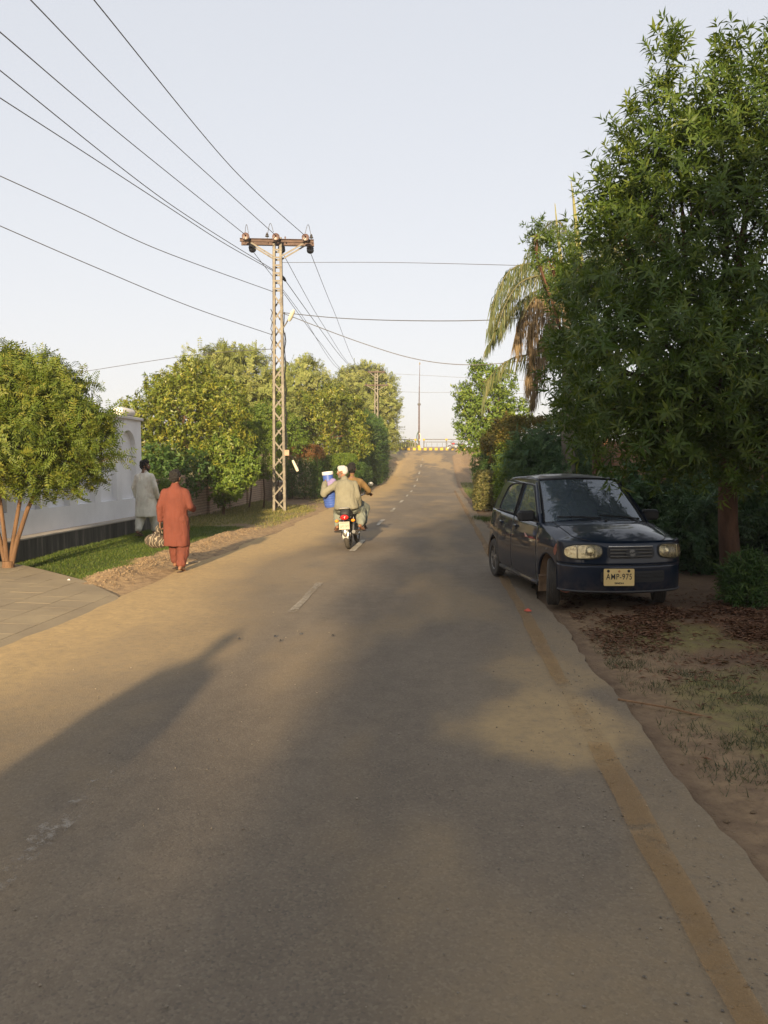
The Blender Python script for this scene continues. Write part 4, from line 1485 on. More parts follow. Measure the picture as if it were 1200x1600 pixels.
# palm
pc = A(888, 440, 18)
palm = thing('palm_tree', 'palm with drooping green and dry brown fronds behind the dark trees', 'palm tree', GP(pc.x + .1, 18.1))
base = palm.location.copy()
m = MB()
n = 26
m.tube([Vector((.0, 0, -.1)).lerp(pc - base + Vector((0, 0, -.3)), i / n) for i in range(n + 1)], [.17 - .05 * i / n + .012 * (i % 2) for i in range(n + 1)], 12)
m.build('trunk', B_GREY, palm)
gp = np.random.default_rng(5)
def frond(pts, mat, ll=0.55, n=110, hang=1.0, name='frond', w=.017):
    P_ = [Vector(p) - base for p in pts]
    sm = []
    k = len(P_)
    for i in range(k - 1):
        p0, p1, p2, p3 = P_[max(i - 1, 0)], P_[i], P_[i + 1], P_[min(i + 2, k - 1)]
        for q in range(10):
            u_ = q / 10
            sm.append(0.5 * ((2 * p1) + (p2 - p0) * u_ + (2 * p0 - 5 * p1 + 4 * p2 - p3) * u_ ** 2 + (3 * p1 - p0 - 3 * p2 + p3) * u_ ** 3))
    sm.append(P_[-1])
    V, rv = [], []
    for i in range(n):
        t_ = 0.10 + 0.90 * (i + gp.random()) / n
        x = t_ * (len(sm) - 1)
        a = int(min(len(sm) - 2, x)); f_ = x - a
        p = np.array(sm[a].lerp(sm[a + 1], f_))
        tg = np.array((sm[a + 1] - sm[a]).normalized())
        side = unit(np.cross(tg, (0, 0, 1)))
        for sg in (-1, 1):
            L = ll * (0.55 + 0.6 * math.sin(math.pi * min(1, .15 + .8 * t_))) * gp.uniform(.8, 1.1)
            d1 = unit(side * sg * .8 + tg * .5 + np.array([0, 0, -.1]) + gp.normal(size=3) * .12)
            d2 = unit(np.array([0, 0, -hang]) + tg * .25 + side * sg * .18 + gp.normal(size=3) * .12)
            q0 = p; q1 = p + d1 * L * .28; q2 = q1 + d2 * L * .4; q3 = q2 + d2 * L * .4
            wv = unit(np.cross(d2, side * sg + gp.normal(size=3) * .3)) * w / 2
            V += [q0 - wv * .4, q0 + wv * .4, q1 + wv, q1 - wv, q1 - wv, q1 + wv, q2 + wv * .9, q2 - wv * .9, q2 - wv * .9, q2 + wv * .9, q3 + wv * .1, q3 - wv * .1]
            rr = gp.random(); rv += [rr] * 3
    o_ = link(name, fast_quads(name, np.array(V), {'rnd': np.array(rv)}), mat, palm)
    mm = MB(); mm.tube(sm[::3] + [sm[-1]], [.028 * (1 - .8 * i / (len(sm[::3]))) for i in range(len(sm[::3]) + 1)], 6)
    mm.build('rachis', mk('rachis', (.14, .13, .06), .6, bump=0), o_)
c0 = pc
frond([c0, A(845, 415, 17.8), A(800, 420, 17.5), A(772, 470, 17.4), A(766, 520, 17.4)], L_PALM, .62)
frond([c0, A(855, 430, 17.7), A(815, 440, 17.2), A(790, 475, 17.0), A(776, 515, 16.9)], L_PALM, .60)
frond([c0, A(850, 450, 17.8), A(815, 470, 17.6), A(785, 505, 17.5), A(760, 545, 17.5)], L_PALM, .50)
frond([c0, A(858, 455, 17.7), A(835, 465, 17.5), A(815, 500, 17.4), A(810, 530, 17.4)], L_PALMDRY, .85, hang=1.4)
frond([c0, A(865, 455, 17.9), A(850, 480, 17.7), A(835, 510, 17.6), A(830, 545, 17.6)], L_PALMDRY, .85, hang=1.5)
frond([c0, A(868, 500, 18.0), A(840, 548, 17.9), A(800, 560, 17.8), A(765, 590, 17.7), A(755, 630, 17.7)], L_PALM, .55)
frond([c0, A(862, 500, 17.8), A(845, 540, 17.7), A(832, 570, 17.6), A(828, 600, 17.6)], L_PALMDRY, .75, hang=1.6)
frond([c0, A(870, 500, 18.2), A(850, 560, 18.4), A(838, 600, 18.5), A(832, 625, 18.5)], L_PALMDRY, .6, hang=1.6)
frond([c0, A(890, 380, 18.5), A(870, 345, 19), A(840, 370, 19.5), A(815, 420, 19.8)], L_PALM, .5)
for k in range(6):
    a = R(-70 + 40 * k)
    dv_ = Vector((math.cos(a), math.sin(a), 0))
    frond([c0, c0 + dv_ * .7 + Vector((0, 0, .55)), c0 + dv_ * 1.5 + Vector((0, 0, .55)), c0 + dv_ * 2.1 + Vector((0, 0, -.1)), c0 + dv_ * 2.3 + Vector((0, 0, -.9))], L_PALM, .55)
M_SPEAR = mk('palm_spear', (.22, .21, .08), .6, bump=0)
m = MB(); m.tube([A(908, 420, 18), A(902, 370, 18), A(896, 310, 18), A(892, 282, 18)], [.09, .06, .025, .006], 7); m.v = [tuple(Vector(v) - base) for v in m.v]; m.build('spear_leaf', M_SPEAR, palm)
m = MB(); m.tube([A(878, 420, 18), A(872, 370, 18), A(867, 318, 18)], [.05, .03, .008], 6); m.v = [tuple(Vector(v) - base) for v in m.v]; m.build('spear_leaf', M_SPEAR, palm)

# garden trees on the left
finish(tree('leafy_tree', 'broad yellow-green leafy tree behind the brick wall, nearest to the white wall', GP(-8.7, 25.6),
    LB([(290, 645, 25, 1.25), (240, 655, 25.2, .85), (345, 640, 25.4, 1.0), (300, 595, 25.5, .8), (345, 710, 24.8, .85), (275, 705, 25, .85), (215, 685, 25.5, .7), (318, 715, 24.9, .55), (205, 640, 26, .4), (250, 605, 25.5, .5), (370, 690, 25.3, .6), (240, 715, 24.6, .5)]),
    T_MANGO, L_MANGO, 4600, seed=31, inner=.3, rough=.48, up=0, ra=.16, scale=(.45, .85)))
finish(tree('acacia_tree', 'pale feathery tree rising behind the broad leafy tree', GP(-11.2, 40),
    LB([(330, 592, 40, 1.6), (382, 592, 40, 1.5), (300, 600, 40, 1.1), (410, 615, 40, 1.2), (350, 566, 40, .8), (362, 640, 40, 1.7), (395, 565, 40.5, .6), (420, 650, 40, 1.3), (275, 620, 40, 1.0)]),
    T_ACACIA, L_ACACIA, 1500, bk=B_GREY, seed=32, inner=.25, rough=.45, up=.1, ra=.18, scale=(.9, 1.4)))
finish(tree('acacia_tree', 'pale feathery tree showing just right of the near lattice pole', GP(-9.5, 52),
    LB([(470, 600, 52, 1.6), (440, 620, 52, 1.6), (500, 620, 52, 1.4), (480, 580, 52, .8), (455, 650, 52, 1.7), (510, 650, 52, 1.5)]),
    T_ACACIA, L_ACACIA, 1200, bk=B_GREY, seed=33, inner=.25, rough=.42, up=.1, ra=.18, scale=(.9, 1.5)))
finish(tree('acacia_tree', 'large pale feathery tree at far left roadside behind the distant pole', GP(-7.0, 71),
    LB([(560, 610, 71, 2.0), (590, 625, 71, 1.8), (540, 630, 71, 2.0), (600, 660, 71, 1.3), (575, 590, 71, 1.1), (550, 596, 71, 1.1), (605, 640, 70, .9), (560, 660, 71, 2.2), (603, 685, 70, 1.0), (600, 600, 71, .9), (612, 675, 70, .6)]),
    T_ACACIA, L_ACACIA, 1900, bk=B_GREY, seed=34, inner=.25, rough=.42, up=.1, ra=.24, scale=(1.2, 1.9)))
finish(tree('mango_tree', 'dense mango-like tree with olive leaves behind the motorcycle', GP(-6.9, 45.4),
    LB([(500, 650, 45, 1.25), (540, 650, 45, 1.15), (470, 660, 45, 1.0), (520, 620, 45.5, .85), (560, 680, 44.6, .75), (500, 700, 44.5, 1.0), (540, 705, 44.5, .85), (470, 690, 45, .9), (480, 628, 45.5, .7), (565, 700, 44.5, .55), (550, 630, 45.3, .6)]),
    T_MANGO, L_MANGO, 3000, seed=35, inner=.3, rough=.45, up=0, ra=.17, scale=(.7, 1.2)))
finish(tree('trailing_shrub', 'trailing glossy shrub hanging down over the brick wall', GP(-6.95, 24.3),
    LB([(362, 712, 24.6, .52), (366, 752, 24.3, .50), (348, 772, 24.3, .34), (382, 735, 24.4, .42), (345, 705, 24.8, .5), (342, 735, 24.4, .35), (390, 720, 24.6, .3)]),
    T_OVAL, L_HEDGE, 1000, seed=36, inner=.3, rough=.45, up=-.2, cat='shrub', ra=.05, scale=(.8, 1.2)))
finish(tree('garden_bush', 'low ferny bush at the foot of the brick wall behind the walking men', GP(-7.1, 20.6),
    LB([(252, 775, 20.6, .34), (268, 768, 20.8, .26), (238, 765, 20.4, .36)]),
    T_NEEDLE, L_HEDGE, 900, seed=37, inner=.35, rough=.4, up=.4, cat='bush', ra=.03, scale=(.9, 1.5)))
finish(tree('garden_bush', 'dark green bush under the broad leafy tree', GP(-8.8, 23.0),
    LB([(240, 735, 23, .9), (290, 735, 23.5, .8), (265, 755, 22.6, .7), (215, 750, 22.5, .7)]),
    T_OVAL, L_HEDGE_D, 900, seed=38, inner=.3, rough=.35, cat='bush', ra=.05))
hedge('clipped_hedge', 'tall clipped green hedge on bare stems behind the lattice pole', (-7.3, 27.4, 1.0), (-5.88, 29.4, 3.10), T_SMALL, L_HEDGE, 3000, 41, (.9, 1.3), stems=3, base_z=0, bk=B_RED)
finish(tree('garden_bush', 'upright bright green bush with spiky shoots above the clipped hedge', GP(-9.2, 34.5),
    LB([(395, 672, 34.5, .8, 1.3), (425, 668, 34.5, .8, 1.3), (370, 680, 34.5, .7, 1.3), (455, 680, 35, .7, 1.2)]),
    T_SMALL2, L_HEDGE, 1500, seed=39, inner=.3, rough=.4, up=.7, cat='bush', ra=.06, scale=(1.2, 2.0)))
hedge('clipped_hedge', 'clipped green hedge with a rust red top right of the lattice pole', (-7.15, 35.2, 0), (-5.55, 37.0, 2.42), T_SMALL, L_HEDGE_D, 2600, 42, (.9, 1.4), top=(L_RED, .55), stems=3)
hedge('clipped_hedge', 'green clipped hedge block between the red topped hedge and the tiered topiary', (-6.3, 38.0, .1), (-5.2, 39.6, 1.95), T_SMALL, L_HEDGE, 1600, 43, (.9, 1.4), stems=2)
tp = hedge('topiary', 'two tiered clipped topiary bush behind the turbaned rider', (-5.2, 37.0, .25), (-4.05, 38.2, 1.42), T_SMALL, L_HEDGE_D, 1500, 44, (.9, 1.4), stems=2, base_z=0, cat='topiary', round_=.2)
g_ = np.random.default_rng(45)
p_, n_ = box_points((-.48, -.5, 1.52), (.5, .5, 2.02), 1300, g_, .22, .05, 4)
V_, r_, _, _ = grow(p_, n_, T_SMALL, g_, (.9, 1.4), .6, .1)
crown('upper_tier', V_, r_, L_HEDGE, tp)
hedge('juniper_hedge', 'dark green needle hedge climbing the ramp along the left roadside', (-6.3, 50.0, .05), (-4.45, 62.0, 4.6), T_NEEDLE, L_HEDGE_D, 5200, 46, (2.0, 3.4), stems=4, round_=.25, rough=.35)
hedge('low_hedge', 'low dark hedge between the topiary and the needle hedge on the left', (-5.2, 42.0, .05), (-4.35, 50.0, 1.55), T_SMALL, L_HEDGE_D, 2400, 47, (1.2, 1.8), stems=4, round_=.25, rough=.15)

# right-hand garden
finish(tree('roadside_tree', 'mid green bushy tree at the right of the road before the ramp top', GP(3.2, 42),
    LB([(757, 590, 42, .75), (733, 632, 42, .75), (768, 640, 42, 1.05), (742, 682, 41, .85), (727, 662, 42, .55), (785, 600, 42, .7), (722, 612, 42, .40), (770, 695, 40.5, .9), (745, 572, 42, .35), (800, 650, 42, .9)]),
    T_OVAL, L_HEDGE, 1900, seed=51, inner=.2, rough=.55, up=.1, ra=.14, scale=(1.1, 1.7)))
finish(tree('garden_bush', 'yellowish loose bush beside the gold topped hedge on the right', GP(2.9, 30),
    LB([(782, 690, 30, .62), (790, 720, 28.6, .5), (770, 712, 30.5, .34), (795, 670, 30, .5), (762, 694, 31, .26)]),
    T_OVAL, L_GOLD, 1100, seed=52, inner=.3, rough=.4, cat='bush', ra=.05, scale=(.8, 1.3)))
finish(tree('round_bush', 'small dark round clipped bush at the edge of the right verge', GP(1.75, 29.2),
    LB([(757, 742, 29.2, .42), (765, 730, 29.2, .40), (750, 725, 29.4, .35)]),
    T_SMALL, L_HEDGE_D, 900, seed=53, inner=.2, rough=.12, cat='bush', ra=.03))
hedge('clipped_hedge', 'large clipped hedge with golden top behind the parked car', (1.85, 22.2, .2), (4.5, 25.0, 2.90), T_SMALL2, L_HEDGE, 3600, 54, (.8, 1.3), top=(L_GOLD, .75), stems=4, base_z=0, rough=.12, round_=.15)
finish(tree('garden_bush', 'bluish green loose bush in front of the golden topped hedge', GP(2.9, 19.2),
    LB([(840, 712, 19, .62), (872, 700, 18.6, .62), (815, 728, 19.4, .42), (890, 735, 18.4, .6), (850, 740, 18.8, .5)]),
    T_FEATHER, L_BLUE, 750, seed=55, inner=.3, rough=.4, cat='bush', ra=.04, scale=(.7, 1.1)))
hedge('clipped_hedge', 'small clipped block hedge with pale variegated leaves at the road edge', (1.28, 26.7, 0), (2.14, 27.9, 1.33), T_SMALL, L_VARI, 1700, 56, (.8, 1.15), stems=2, round_=.16)
for k, (x, y, r_, lab) in enumerate(((4.6, 12.6, .62, 'dark leafy bush just behind the red trunk'), (5.9, 12.4, .75, 'dark leafy bush at the right frame edge behind the trunk'), (3.4, 14.0, .6, 'dark leafy bush behind the bonnet of the parked car'), (2.4, 16.2, .6, 'dark leafy bush behind the roof of the parked car'), (7.2, 11.6, .8, 'dark leafy bush right of the frame by the red brick wall'), (3.9, 11.9, .55, 'dark leafy bush left of the red trunk beyond the car'), (5.0, 12.2, .6, 'dark leafy bush just right of the red trunk'), (4.6, 13.6, .85, 'tall dark bush farther back behind the red trunk'), (3.0, 12.9, .7, 'tall dark bush beside the far wing mirror of the car'))):
    b_ = GP(x, y)
    finish(tree('understorey_bush', lab, b_, lobes(x, y, b_.z + r_ * 1.05, r_ * 1.2, r_, r_ * 1.2, 7, 60 + k), T_FEATHER if k % 2 else T_OVAL, L_BLUE, 620, seed=60 + k, inner=.3, rough=.4, cat='bush', ra=.04, scale=(.8, 1.2), group='bushes under the dark tree'))
finish(tree('small_shrub', 'small needle-leaved shrub at the foot of the red trunk', GP(3.52, 9.0),
    [(3.50, 9.0, .27, .20, .19, .22), (3.40, 9.0, .36, .11, .12, .15), (3.60, 9.05, .38, .12, .12, .17), (3.49, 8.95, .15, .18, .16, .13), (3.54, 9, .47, .08, .08, .12)],
    T_NEEDLE, L_HEDGE_D, 650, seed=71, inner=.35, rough=.4, cat='shrub', ra=.03, up=.6, scale=(.6, 1.0)))
for k, (x, y, r_, h_, lab) in enumerate(((8.2, 17.5, 2.0, 3.2, 'dark tree behind the red brick wall on the right'), (8.5, 28, 2.2, 3.6, 'dark tree behind the brick wall farther along on the right'))):
    b_ = GP(x, y)
    finish(tree('garden_tree', lab, b_, lobes(x, y, h_, r_, r_, 1.7, 10, 80 + k), T_OVAL, L_HEDGE_D, 1500, seed=80 + k, inner=.3, rough=.35, ra=.15, scale=(1.3, 2.0)))
b_ = Vector((-4.2, 112, rz(112)))
finish(tree('far_tree', 'small tree top showing above the left balustrade beyond the bank', b_, LB([(637, 700, 112, 1.0), (628, 703, 112, .8), (646, 703, 112, .7)]), T_OVAL, L_MANGO, 350, seed=85, ra=.15, scale=(2, 3.2)))

# trees behind the viewpoint shade the near road; the left one is added
for k, (x, y, cz, rx, ry, rz_, n_, lab) in enumerate((
    (3.4, -8.0, 5.4, 4.5, 3.2, 3.6, 3600, 'leafy roadside tree behind the viewpoint, nearest on the right'),
    (3.7, -17.0, 4.5, 5.5, 3.2, 4.0, 3600, 'leafy roadside tree behind the viewpoint, second on the right'),
    (-3.7, -21.0, 2.8, 3.9, 2.6, 2.7, 3000, 'unseen low bushy tree added behind the viewpoint on the left to shade the road'))):
    b_ = Vector((x, y, 0)) if k < 2 else Vector((-5.2, y, 0))
    finish(tree('shade_tree', lab, b_, lobes(x, y, cz, rx, ry, rz_, 13, 90 + k, k=.55, small=.50), T_OVAL, L_HEDGE_D, n_, seed=90 + k, inner=.5, rough=.25, ra=.2, scale=(2.6, 3.8), group='trees behind the viewpoint'))

# ------------------------------------------------------------------ grass, litter, stones
def blades(name, label, x, y, h, w, mat, seed, lean=.5, cat='grass'):
    g = np.random.default_rng(seed)
    n = len(x)
    z_ = ground_zs(x, y) - .006
    a = g.uniform(0, 6.283, n)
    s = np.stack([np.cos(a), np.sin(a), a * 0], -1)
    l_ = g.normal(size=(n, 3)) * lean; l_[:, 2] = 1
    l_ = unit(l_)
    p = np.stack([x, y, z_], -1)
    hh_ = h * g.uniform(.5, 1.3, n)
    V = np.stack([p - s * w / 2, p + s * w / 2, p + l_ * hh_[:, None]], 1)
    me = fast_quads(name, V.reshape(-1, 3), {'rnd': g.random(n)}, nv=3)
    o_ = link(name, me, mat)
    return props(o_, label, cat, None, 'stuff')
g = np.random.default_rng(100)
x = g.uniform(-7.1, -4.7, 60000); y = g.uniform(9.8, 20, 60000)
k = g.random(60000) < f_lawn(x, y) * np.clip(.35 + fbm(np.stack([x * 1.5, y * 1.5, x * 0], -1), 5, 3), 0, 1)
blades('lawn_grass', 'short green lawn grass in front of the white wall', x[k], y[k], .045, .011, L_GRASS, 101)
x = g.uniform(-8, -4.1, 42000); y = g.uniform(18.5, 45, 42000)
k = g.random(42000) < f_dry(x, y)
blades('dry_grass', 'thin dry grass on the left verge round the lattice pole', x[k], y[k], .08, .018, L_GRASSDRY, 102)
x = g.uniform(1.4, 6.5, 150000); y = g.uniform(3.0, 9.0, 150000)
tuft = np.zeros(150000)
for (px, py, rr, kk) in ((960, 1032, .42, 1), (1000, 1045, .35, .8), (1100, 1060, .45, .8), (1160, 1075, .5, .9), (1060, 1075, .3, .5), (1180, 1160, .45, .8), (1190, 1200, .35, .7), (915, 1000, .25, .5), (1150, 1195, .2, .4), (1240, 1120, .6, .8)):
    c = G(px, py)
    tuft = np.maximum(tuft, kk * np.exp(-(((x - c.x) / rr) ** 2 + ((y - c.y) / (rr * .9)) ** 2)))
k = g.random(150000) < tuft * sstep(.30, .62, fbm(np.stack([x * 5, y * 5, x * 0], -1), 9, 3)) * 1.0
L_TUFT = leaf_mat('grass_dusty', (0.045, 0.062, 0.030), (0.085, 0.098, 0.045), (0.16, 0.145, 0.07), 0.3)
blades('verge_grass', 'sparse dusty grass tufts on the right dirt verge', x[k], y[k], .060, .006, L_TUFT, 103, .8)
x = np.concatenate([g.normal(1.30, .18, 900), g.uniform(1.5, 2.6, 5000)]); y = np.concatenate([g.normal(23.2, .5, 900), g.uniform(29, 55, 5000)])
blades('roadside_grass', 'green grass along the right road edge beyond the car', x, y, .10, .018, L_GRASS, 104, .6)
# fallen leaves
n = 52000
x = np.concatenate([g.normal(3.2, 1.0, n // 2), g.uniform(1.4, 6.5, n // 2)]); y = np.concatenate([g.normal(8.0, .75, n // 2), g.uniform(4.0, 9.6, n // 2)])
k = (x > 1.45) & (x < 7) & (y > 3.5) & (g.random(n) < np.exp(-((y - 8.0) / 1.5) ** 2) * sstep(.28, .60, fbm(np.stack([x * 2, y * 2, x * 0], -1), 12, 3)) + .03)
x, y = x[k], y[k]
p = np.stack([x, y, ground_zs(x, y) + .010], -1)
s_ = Sprig(); s_.leaf((0, 0, 0), (1, 0, .12), .062, .018)
V, rv, _, _ = grow(p, np.tile([0, 0, 1.0], (len(p), 1)), [s_.arr()], g, (.5, 1.3), .14, 0)
props(link('fallen_leaves', fast_quads('fallen_leaves', V.reshape(-1, 3), {'rnd': rv}), L_LITTER), 'reddish brown fallen leaves on the dirt under the dark tree', 'leaf litter', None, 'stuff')
# crumbled clods along the lawn edge and on the verge
def stones(name, label, x, y, s0, s1, mat, seed):
    g = np.random.default_rng(seed)
    n = len(x)
    oc = np.array([(1, 0, 0), (0, 1, 0), (-1, 0, 0), (0, -1, 0), (0, 0, .7), (0, 0, -.7)], float)
    tri = np.array([(0, 1, 4), (1, 2, 4), (2, 3, 4), (3, 0, 4), (1, 0, 5), (2, 1, 5), (3, 2, 5), (0, 3, 5)])
    sz = s0 + (s1 - s0) * g.random(n) ** 3
    v = oc[None] * g.uniform(.6, 1.2, (n, 6, 1)) * sz[:, None, None]
    a = g.uniform(0, 6.28, n)
    c, s = np.cos(a)[:, None], np.sin(a)[:, None]
    v = np.stack([v[..., 0] * c - v[..., 1] * s, v[..., 0] * s + v[..., 1] * c, v[..., 2]], -1)
    v = v + np.stack([x, y, ground_zs(x, y) + sz * .25], -1)[:, None]
    V = v[:, tri].reshape(-1, 3)
    o_ = link(name, fast_quads(name, V, {'rnd': np.repeat(g.random(n), 8)}, nv=3), mat)
    return props(o_, label, 'stones', None, 'stuff')
L_CLOD = leaf_mat('dry_clod', (.17, .12, .075), (.25, .178, .105), (.33, .24, .145), 0.0, .95, .1)
x = g.normal(-4.68, .26, 5200); y = g.uniform(9.4, 19.5, 5200)
k = g.random(5200) < np.clip(f_bank(x, y) * 1.5, 0, 1)
stones('dirt_clods', 'crumbly sandy clods along the lawn edge beside the road', x[k], y[k], 0.005, .024, L_CLOD, 110)
x = g.uniform(1.35, 6.5, 900); y = g.uniform(3, 11, 900)
stones('pebbles', 'small pebbles and grit on the right dirt verge', x, y, .004, .022, L_CLOD, 111)
n = 3800
x = np.where(g.random(n) < .5, 1.2 - np.abs(g.normal(0, .35, n)), g.uniform(-3.6, 1.2, n)); y = 1.8 + 14 * g.random(n) ** 1.6
k = x > -3.7
zr = np.array([0.0])
_gz = ground_zs
ground_zs = lambda a, b: np.zeros_like(a) + .001
stones('road_grit', 'fine grit and tiny stones scattered over the near road', x[k], y[k], .002, .008, leaf_mat('grit', (.15, .13, .105), (.22, .19, .15), (.34, .29, .22), 0.0, .95, .1), 112)
ground_zs = _gz
# scraps
def scrap(px, py, s, mat, label, cat='litter', z=None, h=.006):
    c = G(px, py)
    zz_ = (ground_z(c.x, c.y) if z is None else z) + .012
    m = MB()
    r_ = random.Random(px)
    pts = [(math.cos(a) * s[0] * r_.uniform(.7, 1.1), math.sin(a) * s[1] * r_.uniform(.7, 1.1)) for a in [6.283 * k / 7 for k in range(7)]]
    m.add([(a, b, h * r_.uniform(.2, 1)) for a, b in pts] + [(0, 0, h * 1.8)], [(i, (i + 1) % 7, 7) for i in range(7)])
    m.add([(a, b, 0) for a, b in pts], [tuple(range(7))])
    o_ = m.build('litter_scrap', mat)
    o_.location = (c.x, c.y, zz_)
    return props(o_, label, cat)
scrap(825, 957, (.055, .022), mk('red_wrapper', (.60, .085, .045), .4), 'small red wrapper lying on the yellow line in front of the car', z=.0, h=.02)
scrap(108, 909, (.09, .05), M_COPING, 'white scrap of paper at the lawn corner by the paved entrance', h=.04)
for k, (px, py) in enumerate(((430, 997), (470, 993), (438, 1004), (520, 996), (374, 1001))):
    scrap(px, py, (.017, .010), M_BLACK, ['dark pebble on the road near the shadow of a head', 'dark pebble on the road right of the first dash end', 'dark flake on the road below the other pebbles', 'dark pebble nearest the road middle in the pebble row', 'dark flake touching the shadow of a head'][k], 'pebble', z=0.0, h=.012)
m = MB(); m.tube([(-.35, 0, .015), (0, .02, .02), (.35, -.01, .012)], .008, 5)
o_ = m.build('twig', B_TAN); c = G(938, 1105); o_.location = (c.x + .45, c.y, ground_z(c.x + .45, c.y) + .008); o_.rotation_euler.z = R(-35)
props(o_, 'thin dry twig on the right dirt verge', 'twig')
m = MB(); m.box((0, 0, .012), (.42, .05, .022)); o_ = m.build('wood_strip', mk('pale_wood', (.42, .33, .22), .8), None, smooth=False)
c = G(308, 877); o_.location = (c.x, c.y, ground_z(c.x, c.y) + .004); o_.rotation_euler.z = R(35)
props(o_, 'pale strip of wood lying beside the man in rust red', 'wood strip')
# ------------------------------------------------------------------ parked hatchback
def I(x, pts):
    """smooth interpolation through (x, value) pairs"""
    if x <= pts[0][0]: return pts[0][1]
    if x >= pts[-1][0]: return pts[-1][1]
    for i in range(len(pts) - 1):
        (x0, y0), (x1, y1) = pts[i], pts[i + 1]
        if x0 <= x <= x1:
            h = x1 - x0
            def sl(k):
                if k <= 0 or k >= len(pts) - 1:
                    a = pts[min(max(k, 0), len(pts) - 2)]; b = pts[min(max(k, 0), len(pts) - 2) + 1]
                    return (b[1] - a[1]) / (b[0] - a[0])
                d0 = (pts[k][1] - pts[k - 1][1]) / (pts[k][0] - pts[k - 1][0]); d1 = (pts[k + 1][1] - pts[k][1]) / (pts[k + 1][0] - pts[k][0])
                return 0 if d0 * d1 <= 0 else 2 * d0 * d1 / (d0 + d1)
            m0, m1 = sl(i) * h, sl(i + 1) * h
            u_ = (x - x0) / h
            return (2 * u_ ** 3 - 3 * u_ ** 2 + 1) * y0 + (u_ ** 3 - 2 * u_ ** 2 + u_) * m0 + (-2 * u_ ** 3 + 3 * u_ ** 2) * y1 + (u_ ** 3 - u_ ** 2) * m1

t = NT('navy_paint')
wp = t.coord('Object')
n1 = t.noise(wp, 3.0, 5, 0.65); n2 = t.noise(wp, 160, 2); n3 = t.noise(wp, 11, 5, .7)
geo = t.n('ShaderNodeNewGeometry')
sepn = t.n('ShaderNodeSeparateXYZ'); t.t.links.new(wp, sepn.inputs[0])
low = t.rng(sepn.outputs[2], 0.18, 0.42, 0.30, 0.0)
dustm = t.math('MULTIPLY', low, t.rng(n3, 0.35, 0.7))
dustm = t.math('ADD', dustm, t.math('MULTIPLY', t.rng(n1, 0.5, 0.75), 0.015))
cb = t.mix(dustm, (0.0025, 0.0085, 0.022), (0.22, 0.165, 0.115))
M_PAINT = t.done(t.bsdf(cb, t.math('ADD', t.math('MULTIPLY', dustm, 0.5), 0.42), 0.0, t.bump(n3, 0.02, 0.01), 0.10, t.math('SUBTRACT', 0.75, dustm), Coat_Roughness=0.045))
M_ROOF = mk('faded_roof', (0.055, 0.055, 0.055), 0.45, 0, var=.3, scale=3, bump=0.05, coat=.4)
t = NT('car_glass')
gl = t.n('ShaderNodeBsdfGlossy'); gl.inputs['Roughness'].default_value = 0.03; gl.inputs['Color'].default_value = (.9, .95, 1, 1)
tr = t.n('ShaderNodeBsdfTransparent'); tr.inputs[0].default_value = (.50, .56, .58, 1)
df = t.n('ShaderNodeBsdfDiffuse'); df.inputs[0].default_value = (.17, .225, .28, 1)  # bluish film: dust plus sky reflection put into the colour
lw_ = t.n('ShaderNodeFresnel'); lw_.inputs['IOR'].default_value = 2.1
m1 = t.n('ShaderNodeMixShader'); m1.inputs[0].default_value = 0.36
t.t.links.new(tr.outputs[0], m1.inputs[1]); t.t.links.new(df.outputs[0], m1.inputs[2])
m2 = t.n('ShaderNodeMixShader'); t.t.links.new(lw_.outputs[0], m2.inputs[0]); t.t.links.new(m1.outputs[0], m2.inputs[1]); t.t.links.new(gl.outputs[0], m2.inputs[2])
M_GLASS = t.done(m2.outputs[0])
M_TRIM = mk('black_trim', (0.020, 0.020, 0.021), 0.6, 0, bump=.1)
M_TYRE = mk('tyre_rubber', (0.030, 0.028, 0.026), 0.85, 0, var=.3, scale=12, bump=.3, col2=(.065, .055, .042))
M_RIM = mk('alloy_rim', (0.34, 0.32, 0.29), 0.4, .7, var=.2, scale=14, bump=.1)
M_CABIN = mk('cabin_dark', (0.030, 0.030, 0.032), 0.8, 0, bump=.1)
M_SEAT = mk('seat_cloth', (0.17, 0.17, 0.165), 0.95, 0, bump=.3)
M_CHROME = mk('lamp_reflector', (0.72, 0.69, 0.60), 0.16, .85, var=.25, scale=10, bump=.5, bscale=26)
t = NT('lamp_lens')
gl = t.n('ShaderNodeBsdfGlossy'); gl.inputs['Roughness'].default_value = 0.12
tr = t.n('ShaderNodeBsdfTransparent'); tr.inputs[0].default_value = (.92, .86, .70, 1)
df = t.n('ShaderNodeBsdfDiffuse'); df.inputs[0].default_value = (.62, .54, .38, 1)
m1 = t.n('ShaderNodeMixShader'); m1.inputs[0].default_value = .10
t.t.links.new(tr.outputs[0], m1.inputs[1]); t.t.links.new(df.outputs[0], m1.inputs[2])
lw_ = t.n('ShaderNodeFresnel'); lw_.inputs['IOR'].default_value = 1.5
m2 = t.n('ShaderNodeMixShader'); t.t.links.new(lw_.outputs[0], m2.inputs[0]); t.t.links.new(m1.outputs[0], m2.inputs[1]); t.t.links.new(gl.outputs[0], m2.inputs[2])
M_LENS = t.done(m2.outputs[0])
M_PLATE = mk('yellowish_plate', (0.70, 0.52, 0.22), 0.55, 0, var=.06, bump=.05)
M_INK = mk('plate_ink', (0.02, 0.02, 0.022), 0.6, 0, bump=0)
M_BODYFILL = mk('rusty_primer', (0.24, 0.085, 0.05), 0.85, 0, var=.3, scale=20, bump=.3)
M_MUD = mk('dried_mud', (0.24, 0.155, 0.09), 0.95, 0, var=.25, scale=9, bump=.4)

